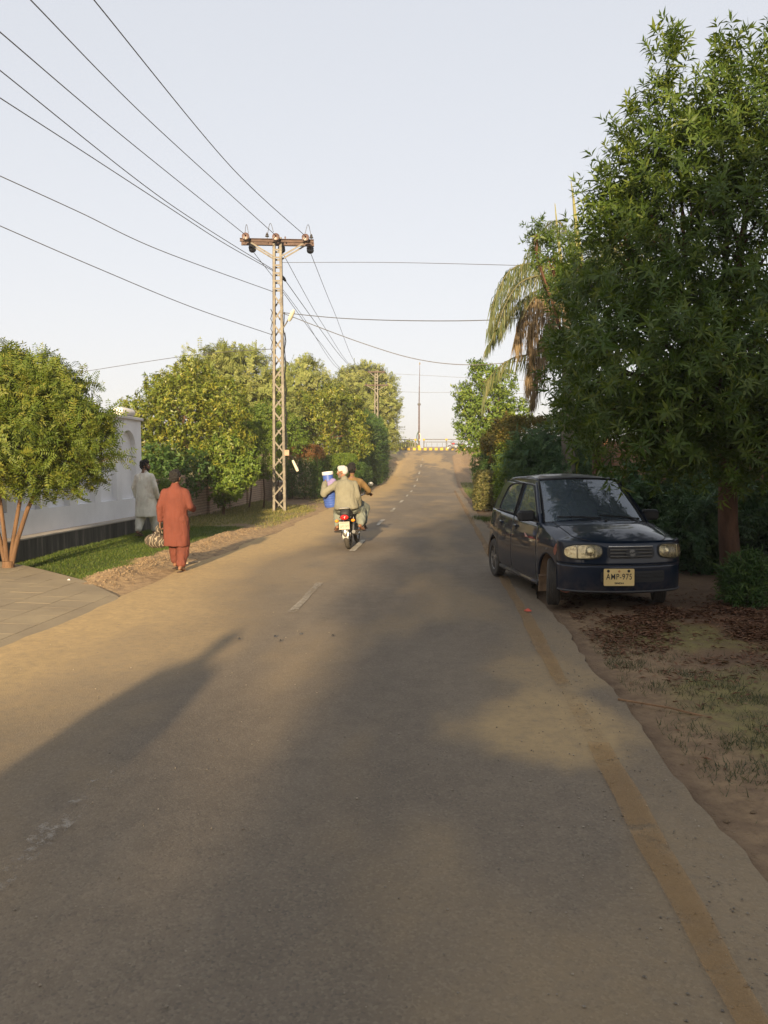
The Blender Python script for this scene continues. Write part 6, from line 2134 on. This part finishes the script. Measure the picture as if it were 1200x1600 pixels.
def person(name, label, loc, rotz, k, J, skin, shirt, trousers, head_yaw=0, head_tilt=0, hair=None, beard=None, hem=None, sleeves=None, feet='sandal', hands=None, shirt_rings=None, voxel=.0075, seat=False, wr=.022, neck_to=None, lean=None):
    o = thing(name, label, 'person', loc, rotz)
    o.scale = (k, k, k)
    V_ = {a: Vector(b) for a, b in J.items()}
    b = MB()
    hc = V_['head']
    M = head_shapes(b, hc, head_yaw, head_tilt)
    b.capsule(V_['neck'], .060, hc + Vector((0, -.015, -.06)), .052)
    b.capsule(V_['neck'] + Vector((0, 0, -.05)), .09, V_['pelvis'], .10, 14)
    dn = Vector((0, 0, -.045))
    b.capsule(V_['sl'] + dn, .050, V_['sr'] + dn, .050)
    for s in 'lr':
        b.capsule(V_['s' + s] + dn, .046, V_['e' + s], .040)
        b.capsule(V_['e' + s], .038, V_['w' + s], .026)
        sg = 1 if s == 'r' else -1
        hd = (hands or {}).get(s, {})
        d = Vector(hd.get('d', V_['w' + s] - V_['e' + s]))
        nr = Vector(hd.get('n', (-sg, 0, 0)))
        hand(b, V_['w' + s], d, nr, hd.get('t', sg), hd.get('curl', .45))
        b.capsule(V_['pelvis'] + Vector((sg * .09, 0, -.02)), .085, V_['k' + s], .055)
        b.capsule(V_['k' + s], .055, V_['a' + s], .034)
        fd = V_['f' + s] - V_['a' + s]
        heel = V_['a' + s] - fd.normalized() * .045 + Vector((0, 0, -.045))
        b.capsule(V_['a' + s], .034, heel, .030)
        b.capsule(heel, .030, V_['f' + s], .036, 12, ((0, 0, 1), .62))
        toe_d = Vector((fd.x, fd.y, fd.z * .4)).normalized()
        sd = toe_d.cross(Vector((0, 0, 1))).normalized()
        for i in range(5):
            p = V_['f' + s] + sd * (-.030 + .015 * i) + toe_d * .012
            b.capsule(p, .010, p + toe_d * (.040 - .004 * (i if s == 'l' else 4 - i)), .0085, 8)
    b.fused('body', skin, o, voxel, 3)
    for s in (-1, 1):
        m = MB(); m.ball(M @ Vector((s * .031, .0795, .008)), .0115, 10); e_ = m.build('eye', M_EYEW, o)
        m = MB(); m.ball(M @ Vector((s * .032, .0885, .008)), .0055, 8); m.build('iris', M_EYED, e_)
    # shirt
    m = MB()
    rings = shirt_rings
    m.loft(rings, 28, 2.3)
    for s in 'lr':
        sh_, el, wr_ = V_['s' + s] + Vector((0, 0, -.028)), V_['e' + s], V_['w' + s]
        end = el.lerp(wr_, .88)
        m.capsule(V_['neck'].lerp(sh_, .35) + Vector((0, 0, -.05)), .080, sh_ + Vector((0, 0, -.01)), .068)
        m.capsule(sh_, .070, el, .062)
        m.capsule(el, .061, end, .054)
    m.capsule(V_['neck'] + Vector((0, 0, -.06)), .092, V_['neck'] + Vector((0, .0, .000)), .074)
    m.fused('tunic', shirt, o, .012, 4, wr, (7, 7, 2.6), seed=hash(name) % 50 + int(loc[0] * 10) % 7)
    # trousers
    m = MB()
    for s in 'lr':
        sg = 1 if s == 'r' else -1
        hp = V_['pelvis'] + Vector((sg * .085, 0, -.02))
        kn, an = V_['k' + s], V_['a' + s]
        m.capsule(hp, .135, kn, .112)
        m.capsule(kn, .110, kn.lerp(an, .55), .098)
        m.capsule(kn.lerp(an, .5), .098, kn.lerp(an, .84), .080)
    m.fused('trousers', trousers, o, .012, 4, wr * 1.2, (8, 8, 4), seed=5)
    if hair == 'short' or hair == 'bushy':
        m = MB()
        b_ = 1.0 if hair == 'short' else 1.10
        for p, r_ in (((0, -.018, .045), (.083 * b_, .098, .094 * b_)), ((0, -.045, .0), (.078 * b_, .072, .085)), ((0, .03, .088), (.066, .062, .042)), ((-.06, -.01, .02), (.026, .05, .05)), ((.06, -.01, .02), (.026, .05, .05))):
            t_ = MB(); t_.ball(p, r_); m.add([M @ Vector(q) for q in t_.v], t_.f)
        m.fused('hair', M_HAIR, o, .006, 1, .022, (34, 34, 26), seed=9)
    if beard:
        m = MB(); t_ = MB()
        t_.ball((0, .045, -.085), (.050, .050, .042)); t_.ball((-.048, .02, -.05), (.018, .04, .045)); t_.ball((.048, .02, -.05), (.018, .04, .045)); t_.capsule((-.025, .090, -.042), .009, (.025, .090, -.042), .009, 8)
        m.add([M @ Vector(q) for q in t_.v], t_.f); m.fused('beard', beard, o, .007, 2, .008, (50, 50, 50))
    for s in 'lr':
        fd = V_['f' + s] - V_['a' + s]; h_ = Vector((fd.x, fd.y, 0)).normalized()
        a_ = V_['a' + s] - h_ * .07; a_.z = V_['a' + s].z - .085
        e_ = V_['f' + s] + h_ * .055; e_.z = V_['f' + s].z - .032
        m = MB(); m.capsule(a_, .040, e_, .046, 14, (Vector((0, 0, 1)) if abs((e_ - a_).normalized().z) < .8 else h_, .30)); sd_ = m.build('sandal', M_SANDAL, o)
        m = MB()
        sd = h_.cross(Vector((0, 0, 1))) * .047
        c_ = V_['f' + s] - fd.normalized() * .05 + Vector((0, 0, .012))
        m.tube([c_ - sd + Vector((0, 0, -.03)), c_ - sd * .6 + Vector((0, 0, .012)), c_ + Vector((0, 0, .022)), c_ + sd * .6 + Vector((0, 0, .012)), c_ + sd + Vector((0, 0, -.03))], .012, 6); m.build('strap', M_SANDAL, sd_)
    return o, M

RINGS = [(0, .0, .44, .215, .165), (0, 0, .46, .220, .170), (0, 0, .62, .212, .165), (0, 0, .82, .200, .155), (0, 0, .98, .188, .145), (0, 0, 1.12, .182, .135), (0, 0, 1.24, .186, .132), (0, 0, 1.32, .175, .118), (0, -.005, 1.385, .130, .095), (0, -.005, 1.43, .08, .072)]
WALK = dict(head=(0, .025, 1.565), neck=(0, -.005, 1.43), pelvis=(0, 0, .90), sl=(-.165, -.005, 1.355), sr=(.165, -.005, 1.355),
    el=(-.245, -.05, 1.09), wl=(-.275, .03, .84), er=(.262, -.075, 1.10), wr=(.245, .16, 1.045),
    kl=(-.095, .20, .50), al=(-.09, .235, .125), fl=(-.09, .385, .055), kr=(.10, .06, .47), ar=(.115, -.16, .115), fr=(.125, -.02, .040))
P1 = G(272, 893)
z1 = 0.0
zf = rz(P1.y) + .0
man, Mh = person('person', 'person in a rust red tunic and trousers walking away with a bundle in hand', (P1.x + .0, P1.y + .12, ground_z(P1.x, P1.y) + .012), R(2), .925, WALK, M_SKIN2,
    cloth('rust_cloth', (.150, .047, .033)), cloth('rust_cloth_low', (.146, .047, .033)), head_yaw=R(-12), head_tilt=R(-8), hair='bushy', shirt_rings=RINGS,
    hands=dict(l=dict(d=(0, .15, -1), n=(1, 0, 0), t=1, curl=.85)))
# bundle in the left hand
hw = Matrix.Translation(man.location) @ Matrix.Rotation(R(2), 4, 'Z') @ Matrix.Diagonal((.925, .925, .925, 1)) @ Vector((-.315, .05, .745))
bag = thing('bundle', 'dark bag with cream stripes hanging from the hand of the person in rust red', 'bag', hw)
t = NT('striped_bag')
v = t.coord('Object')
wv = t.n('ShaderNodeTexWave'); t.put(wv.inputs['Vector'], v); wv.inputs['Scale'].default_value = 6.5; wv.inputs['Distortion'].default_value = 14; wv.inputs['Detail'].default_value = 2
M_BAG = t.done(t.bsdf(t.ramp(wv.outputs['Fac'], [(.70, (.06, .048, .036)), (1.0, (.30, .25, .18))]), .7, 0, t.bump(t.noise(v, 18, 4), .5, .02), .3))
m = MB(); m.ball((-.03, -.06, -.20), (.165, .12, .115)); m.ball((.05, -.06, -.225), (.12, .10, .08)); m.capsule((-.01, -.03, -.14), .08, (.005, 0, -.03), .026)
m.fused('sack', M_BAG, bag, .012, 4, .014, (14, 14, 14), seed=3)
m = MB(); m.tube([(-.035, .0, -.10), (-.03, 0, .0), (0, 0, .03), (.03, 0, .0), (.06, 0, -.10)], .011, 6); m.build('handle', M_BAG, bag)

WALK2 = dict(WALK); WALK2.update(el=(-.245, -.02, 1.09), wl=(-.245, .10, .85), er=(.245, -.02, 1.09), wr=(.24, .12, .86), kl=(-.10, .02, .48), al=(-.10, -.18, .13), fl=(-.10, -.04, .045), kr=(.10, .20, .50), ar=(.10, .22, .10), fr=(.10, .37, .045))
P2 = G(228, 840)
person('person', 'bearded person in a stained off-white tunic walking on the lawn, head turned right', (P2.x, P2.y, ground_z(P2.x, P2.y) + .012), R(-4), 1.0, WALK2, M_SKIN,
    cloth('offwhite_cloth', (.78, .76, .67), (.38, .255, .19)), cloth('offwhite_cloth_low', (.72, .70, .62), (.28, .24, .18)), head_yaw=R(-72), hair='short', beard=M_HAIR, shirt_rings=[(a, b, c, d * 1.02, e * 1.05) for a, b, c, d, e in RINGS])
# the companion beside the viewpoint, seen only by the shadow
person('person', 'person standing at the roadside left of the viewpoint', (-2.06, -.02, .014), R(0), 1.04, dict(WALK2, kl=(-.10, .02, .48), al=(-.11, 0, .10), fl=(-.12, .14, .045), kr=(.10, .02, .48), ar=(.11, 0, .10), fr=(.12, .14, .045)), M_SKIN,
    cloth('grey_cloth', (.30, .31, .32)), cloth('grey_cloth_low', (.28, .29, .30)), hair='short', shirt_rings=RINGS, voxel=.010)

# ------------------------------------------------------------------ motorcycle
M_BRED = mk('bike_red', (.30, .025, .02), .3, 0, var=.1, bump=0, coat=.5)
M_BIKEB = mk('bike_black', (.020, .020, .021), .4, .2, bump=.05)
M_CHR = mk('chrome', (.42, .41, .39), .28, .95, var=.1, bump=.05)
M_TAILR = mk('tail_lens', (.48, .018, .015), .18, 0, var=.1, bump=0, coat=.5)
M_AMBER = mk('amber_lens', (.75, .27, .02), .25, 0, var=.1, bump=0)
M_BPLATE = mk('bike_plate', (.36, .33, .25), .6, 0, var=.1, bump=.1)
M_VINYL = mk('black_vinyl', (.028, .027, .027), .5, 0, bump=.15)
M_ENG = mk('engine_alloy', (.26, .25, .24), .5, .6, var=.2, bump=.3)
def motorcycle(label, loc, rotz, lean=0.0, name='motorcycle'):
    o = thing(name, label, 'motorcycle', loc, rotz)
    o.rotation_euler = (0, lean, rotz)
    Mx = Matrix.Rotation(R(90), 4, 'Y')
    def wh(y, w_):
        q = bpy.data.objects.new('wheel', None); COL.objects.link(q); q.parent = o; q.location = (0, y, .285)
        m = MB(); m.lathe([(.225, -.02), (.235, -w_ * .8), (.262, -w_), (.280, -w_ * .6), (.287, 0), (.280, w_ * .6), (.262, w_), (.235, w_ * .8), (.225, .02)], 40, Mx); m.build('tyre', M_TYRE, q)
        m = MB(); m.lathe([(.226, -.024), (.212, -.020), (.208, 0), (.212, .020), (.226, .024)], 40, Mx)
        m.build('rim', M_CHR, q)
        m = MB()
        for k in range(18):
            a = 2 * math.pi * k / 18
            m.tube([(.03 * (1 if k % 2 else -1), .03 * math.cos(a + .5), .03 * math.sin(a + .5)), (0, .212 * math.cos(a), .212 * math.sin(a))], .0025, 4)
        m.lathe([(.001, -.06), (.045, -.06), (.055, -.03), (.055, .03), (.045, .06), (.001, .06)], 16, Mx); m.build('spokes', M_CHR, q)
    wh(0, .045); wh(1.22, .038)
    m = MB()
    m.tube([(0, 1.04, .80), (0, .75, .72), (0, .30, .66), (0, -.15, .66)], .022, 8); m.tube([(0, 1.02, .76), (0, .85, .35), (0, .55, .28), (0, .28, .32), (0, .25, .66)], .02, 8)
    for s in (-1, 1):
        m.tube([(s * .09, .28, .32), (s * .09, 0, .285)], .018, 8); m.tube([(s * .09, .25, .64), (s * .10, -.22, .62)], .014, 8)
    m.build('frame', M_BIKEB, o)
    for s in (-1, 1):
        m = MB(); m.tube([(s * .10, .0, .30), (s * .115, .10, .60)], .014, 8)
        for k in range(9):
            a = Vector((s * .10, .0, .30)).lerp(Vector((s * .115, .10, .60)), .25 + .075 * k); m.lathe([(.022, -.008), (.030, 0), (.022, .008)], 12, Matrix.Translation(a))
        m.build('shock_absorber', M_CHR, o)
        m = MB(); m.tube([(s * .075, 1.22, .285), (s * .075, 1.10, .62), (s * .075, 1.01, .86)], [.022, .024, .022], 8); m.build('fork', M_CHR, o)
    m = MB(); m.loft([(0, .28, .66, .115, .38), (0, .27, .70, .125, .42), (0, .25, .755, .120, .42), (0, .24, .775, .09, .38)], 22, 3); m.build('seat', M_VINYL, o)
    m = MB(); m.ball((0, .80, .76), (.115, .22, .115)); m.build('fuel_tank', M_BRED, o)
    m = MB(); m.loft([(0, -.16, .62, .085, .11), (0, -.18, .69, .10, .12), (0, -.18, .745, .09, .10), (0, -.17, .765, .07, .08)], 20, 3); m.build('tail_cowl', M_VINYL, o)
    m = MB(); m.tube([(-.10, .0, .73), (-.11, -.2, .77), (-.09, -.30, .80), (.09, -.30, .80), (.11, -.2, .77), (.10, 0, .73)], .011, 8); m.build('grab_rail', M_CHR, o)
    m = MB(); m.ball((0, -.31, .625), (.082, .045, .052)); tl = m.build('tail_lamp', M_TAILR, o)
    m = MB(); m.ball((0, -.27, .635), (.095, .05, .065)); m.build('lamp_shell', M_BIKEB, tl)
    for s in (-1, 1):
        m = MB(); m.ball((s * .155, -.27, .56), (.040, .042, .030)); q = m.build('indicator', M_AMBER, o)
        m = MB(); m.tube([(s * .04, -.26, .57), (s * .13, -.26, .56)], .010, 6); m.build('indicator_stalk', M_BIKEB, q)
    m = MB()
    m.grid(lambda u_, v_: (-.055 + .11 * v_, -.325 * math.sin(R(160 * u_ - 62)) * 1.0 , .285 + .335 * math.cos(R(160 * u_ - 62)) - .03 * (2 * v_ - 1) ** 2), 22, 6)
    m.build('rear_mudguard', M_CHR, o)
    m = MB(); m.ball((0, -.345, .335), (.05, .018, .075)); m.build('mudguard_flap', M_CHR, o)
    m = MB()
    m.grid(lambda u_, v_: (-.05 + .10 * v_, 1.22 - .32 * math.sin(R(150 * u_ - 60)), .285 + .32 * math.cos(R(150 * u_ - 60)) - .02 * (2 * v_ - 1) ** 2), 18, 5); m.build('front_mudguard', M_BRED, o)
    pl = bpy.data.objects.new('number_plate', None); COL.objects.link(pl); pl.parent = o; pl.location = (0, -.385, .475); pl.rotation_euler = (R(82), 0, 0)
    m = MB(); m.box((0, 0, 0), (.20, .145, .006)); m.build('plate', M_BPLATE, pl, smooth=False, bevel=.002)
    m = MB(); m.box((0, .05, .0042), (.17, .012, .0012)); m.build('plate_band', mk('band_ink', (.22, .16, .14), .6, bump=0), pl, smooth=False)
    rr_ = random.Random(3)
    for k in range(6):
        m = MB(); x_ = -.066 + .026 * k + (.012 if k > 2 else 0); h_ = .05
        m.box((x_ - .006, -.012, .0042), (.004, h_, .0012)); m.box((x_ + .004, -.012 + rr_.choice((-.02, 0, .02)), .0042), (.014, .006, .0012)); m.box((x_ + .010, -.012 + rr_.choice((-.012, .012)), .0042), (.004, .026, .0012))
        m.build('plate_mark', M_BIKEB, pl, smooth=False)
    m = MB(); m.tube([(0, -.30, .56), (0, -.365, .50)], .012, 6); m.build('plate_bracket', M_BIKEB, o)
    m = MB(); m.loft([(0, .52, .28, .10, .15), (0, .52, .36, .12, .17), (0, .54, .46, .10, .14)], 16, 3); m.loft([(0, .70, .40, .06, .06), (0, .74, .60, .07, .07)], 14, 3); m.build('engine', M_ENG, o)
    m = MB(); m.tube([(.06, .80, .45), (.09, .86, .33), (.12, .70, .24), (.15, .30, .25), (.155, .12, .29)], .020, 8); m.tube([(.155, .12, .29), (.16, -.05, .315), (.165, -.34, .35)], [.025, .042, .038], 14); m.build('exhaust', M_CHR, o)
    m = MB(); m.lathe([(.001, .010), (.034, .010), (.040, .004), (.040, -.01)], 14, Matrix.Translation((.1652, -.345, .351)) @ frame_from(Vector((.017, -1, .12))).to_4x4()); m.build('exhaust_end', M_BIKEB, o)  # black cap stands for the shaded open mouth of the pipe
    m = MB(); m.box((-.10, .12, .30), (.03, .42, .09)); m.build('chain_case', M_BIKEB, o, smooth=False, bevel=.015)
    m = MB(); m.tube([(-.36, .80, 1.02), (-.30, .88, 1.02), (-.12, .98, .95), (.12, .98, .95), (.30, .88, 1.02), (.36, .80, 1.02)], .012, 8); hb = m.build('handlebar', M_CHR, o)
    for s in (-1, 1):
        m = MB(); m.tube([(s * .26, .90, 1.01), (s * .38, .77, 1.02)], .018, 8); m.build('grip', M_VINYL, hb)
        m = MB(); m.tube([(s * .25, .92, 1.02), (s * .33, .93, 1.13), (s * .38, .90, 1.19)], .007, 6); m.lathe([(.001, .012), (.05, .010), (.056, 0), (.045, -.012), (.001, -.016)], 16, Matrix.Translation((s * .40, .89, 1.20)) @ Matrix.Rotation(R(90), 4, 'X') @ Matrix.Diagonal((1.05, .85, 1, 1))); mr = m.build('mirror', M_BIKEB, hb)
        m = MB(); m.lathe([(.001, .0145), (.046, .0125)], 16, Matrix.Translation((s * .40, .89, 1.20)) @ Matrix.Rotation(R(90), 4, 'X') @ Matrix.Diagonal((1.05, .85, 1, 1))); m.build('mirror_glass', mk('mirror_glass', (.20, .21, .22), .15, .9, bump=0), mr)
        for y_, z_ in ((.16, .315), (.56, .30)):
            m = MB(); m.tube([(s * .10, y_, z_), (s * .27, y_, z_ + .01)], .014, 8); m.build('footrest', M_VINYL, o)
    m = MB(); m.ball((0, 1.08, .88), (.085, .07, .085)); m.build('headlamp', M_CHR, o)
    return o
PBk = G(545, 858)
LEAN = R(-3.5)
BM = (PBk.x, PBk.y, .010)
YB = R(-1.5)
motorcycle('red and black motorcycle carrying two riders along the left lane', BM, YB, LEAN)
def ride(o):
    o.rotation_euler = (0, LEAN, YB)
M_PALE = cloth('pale_olive_cloth', (.205, .195, .145), (.165, .15, .112))
M_PALE2 = cloth('pale_green_cloth', (.19, .205, .175))
pas = dict(head=(-.055, .165, 1.475), neck=(-.015, .12, 1.335), pelvis=(0, .10, .83), sl=(-.195, .11, 1.27), sr=(.185, .11, 1.27),
    el=(-.44, .10, 1.08), wl=(-.425, .26, 1.30), er=(.235, .06, 1.00), wr=(.225, .22, .80),
    kl=(-.215, .46, .69), al=(-.235, .20, .43), fl=(-.265, .30, .345), kr=(.215, .46, .69), ar=(.225, .20, .43), fr=(.255, .30, .345))
pr_ = [(0, .06, .76, .235, .19), (0, .06, .79, .245, .20), (0, .07, .90, .225, .17), (0, .085, 1.02, .215, .155), (0, .095, 1.14, .212, .145), (0, .105, 1.23, .200, .130), (0, .11, 1.29, .155, .105), (0, .115, 1.325, .09, .078)]
o, Mh = person('person', 'pillion rider in a pale olive tunic and white cap steadying a blue cooler', BM, YB, 1.0, pas, M_SKIN2, M_PALE, M_PALE2, head_yaw=R(78), shirt_rings=pr_, wr=.024,
    hands=dict(l=dict(d=(.25, .5, .8), n=(.7, .5, -.2), t=1, curl=.4), r=dict(d=(0, .3, -1), n=(-1, 0, 0), t=1, curl=.3)), beard=mk('grey_beard', (.15, .12, .10), .8, bump=.5))
ride(o)
m = MB()
for p, r_ in (((0, -.012, .050), (.084, .104, .080)), ((0, -.05, .01), (.080, .068, .065)), ((0, .02, .090), (.070, .078, .040)), ((-.035, -.04, .085), (.05, .05, .045))):
    t_ = MB(); t_.ball(p, r_); m.add([Mh @ Vector(q) for q in t_.v], t_.f)
m.fused('white_cap', cloth('white_cap', (.52, .50, .47)), o, .009, 3, .007, (26, 26, 40), seed=4)
drv_ = dict(head=(.075, .60, 1.52), neck=(.055, .54, 1.375), pelvis=(.03, .50, .85), sl=(-.13, .54, 1.30), sr=(.235, .54, 1.29),
    el=(-.31, .66, 1.09), wl=(-.33, .85, 1.02), er=(.375, .66, 1.08), wr=(.335, .84, 1.02),
    kl=(-.20, .90, .72), al=(-.20, .62, .42), fl=(-.22, .74, .345), kr=(.24, .88, .72), ar=(.21, .60, .42), fr=(.24, .72, .345))
dr_ = [(.03, .48, .78, .22, .18), (.03, .48, .84, .225, .185), (.035, .49, .98, .21, .16), (.045, .505, 1.14, .21, .15), (.05, .52, 1.25, .20, .13), (.053, .53, 1.32, .15, .10), (.055, .535, 1.36, .09, .078)]
o2, _ = person('person', 'driver in a mustard tan tunic at the handlebar, half hidden by the pillion rider', BM, YB, 1.0, drv_, M_SKIN, cloth('mustard_cloth', (.18, .115, .05)), M_PALE2, head_yaw=R(-4), hair='short', shirt_rings=dr_, wr=.02,
    hands=dict(l=dict(d=(-.3, .6, -.1), n=(0, 0, -1), t=1, curl=.9), r=dict(d=(.3, .6, -.1), n=(0, 0, -1), t=-1, curl=.9)))
ride(o2)
# water cooler between the riders' left side
cool = thing('water_cooler', 'blue plastic water cooler with a white lid held at the left of the motorcycle', 'water cooler', (0, 0, 0))
M_BLUE = mk('blue_plastic', (.055, .105, .36), .4, 0, var=.12, bump=.05, spec=.5)
M_BLUEL = mk('violet_cloth', (.24, .19, .36), .9, 0, var=.2, bump=.3)
bm_ = Matrix.Translation(BM) @ Matrix.Rotation(YB, 4, 'Z') @ Matrix.Rotation(LEAN, 4, 'Y')
cool.matrix_world = bm_ @ Matrix.Translation((-.345, .36, .80)) @ Matrix.Rotation(R(-3), 4, 'Y')
m = MB()
prof = [(.001, 0), (.115, 0), (.125, .015)]
for k in range(6):
    prof += [(.130 + .003 * k / 2, .03 + .045 * k), (.138 + .002 * k, .045 + .045 * k), (.138 + .002 * k, .06 + .045 * k), (.130 + .003 * k / 2, .07 + .045 * k)]
prof += [(.148, .33), (.148, .36), (.125, .40), (.105, .42), (.100, .55), (.104, .62), (.104, .66)]
m.lathe(prof, 28); m.build('tank', M_BLUE, cool)
m = MB(); m.lathe([(.108, .64), (.112, .65), (.112, .695), (.10, .705), (.001, .708)], 24); m.build('lid', M_COPING, cool)
m = MB(); m.ball((.03, -.06, .44), (.12, .10, .09)); m.ball((.08, -.04, .50), (.09, .09, .06)); m.fused('cloth_wrap', M_BLUEL, cool, .012, 3, .012, (18, 18, 18))

# parked motorcycle at the ramp top
pz_ = A(712, 699, 89)
motorcycle('parked motorcycle at the far end of the road before the pipe railing', (pz_.x + .5, 89.4, rz(89.4) + .02), R(75), R(6))
# ------------------------------------------------------------------ dusty air
m = MB(); m.box((0, 120, 4.0), (420, 460, 22.0))
t = NT('dusty_air')
pv = t.n('ShaderNodeVolumePrincipled')
pv.inputs['Color'].default_value = (.92, .90, .86, 1)
pv.inputs['Density'].default_value = 0.0011
pv.inputs['Anisotropy'].default_value = 0.2
t.t.links.new(pv.outputs[0], t.out.inputs['Volume'])
hz = m.build('haze', t.mat, None, smooth=False)
props(hz, 'thin dusty haze in the evening air over the road', 'haze', None, 'stuff')
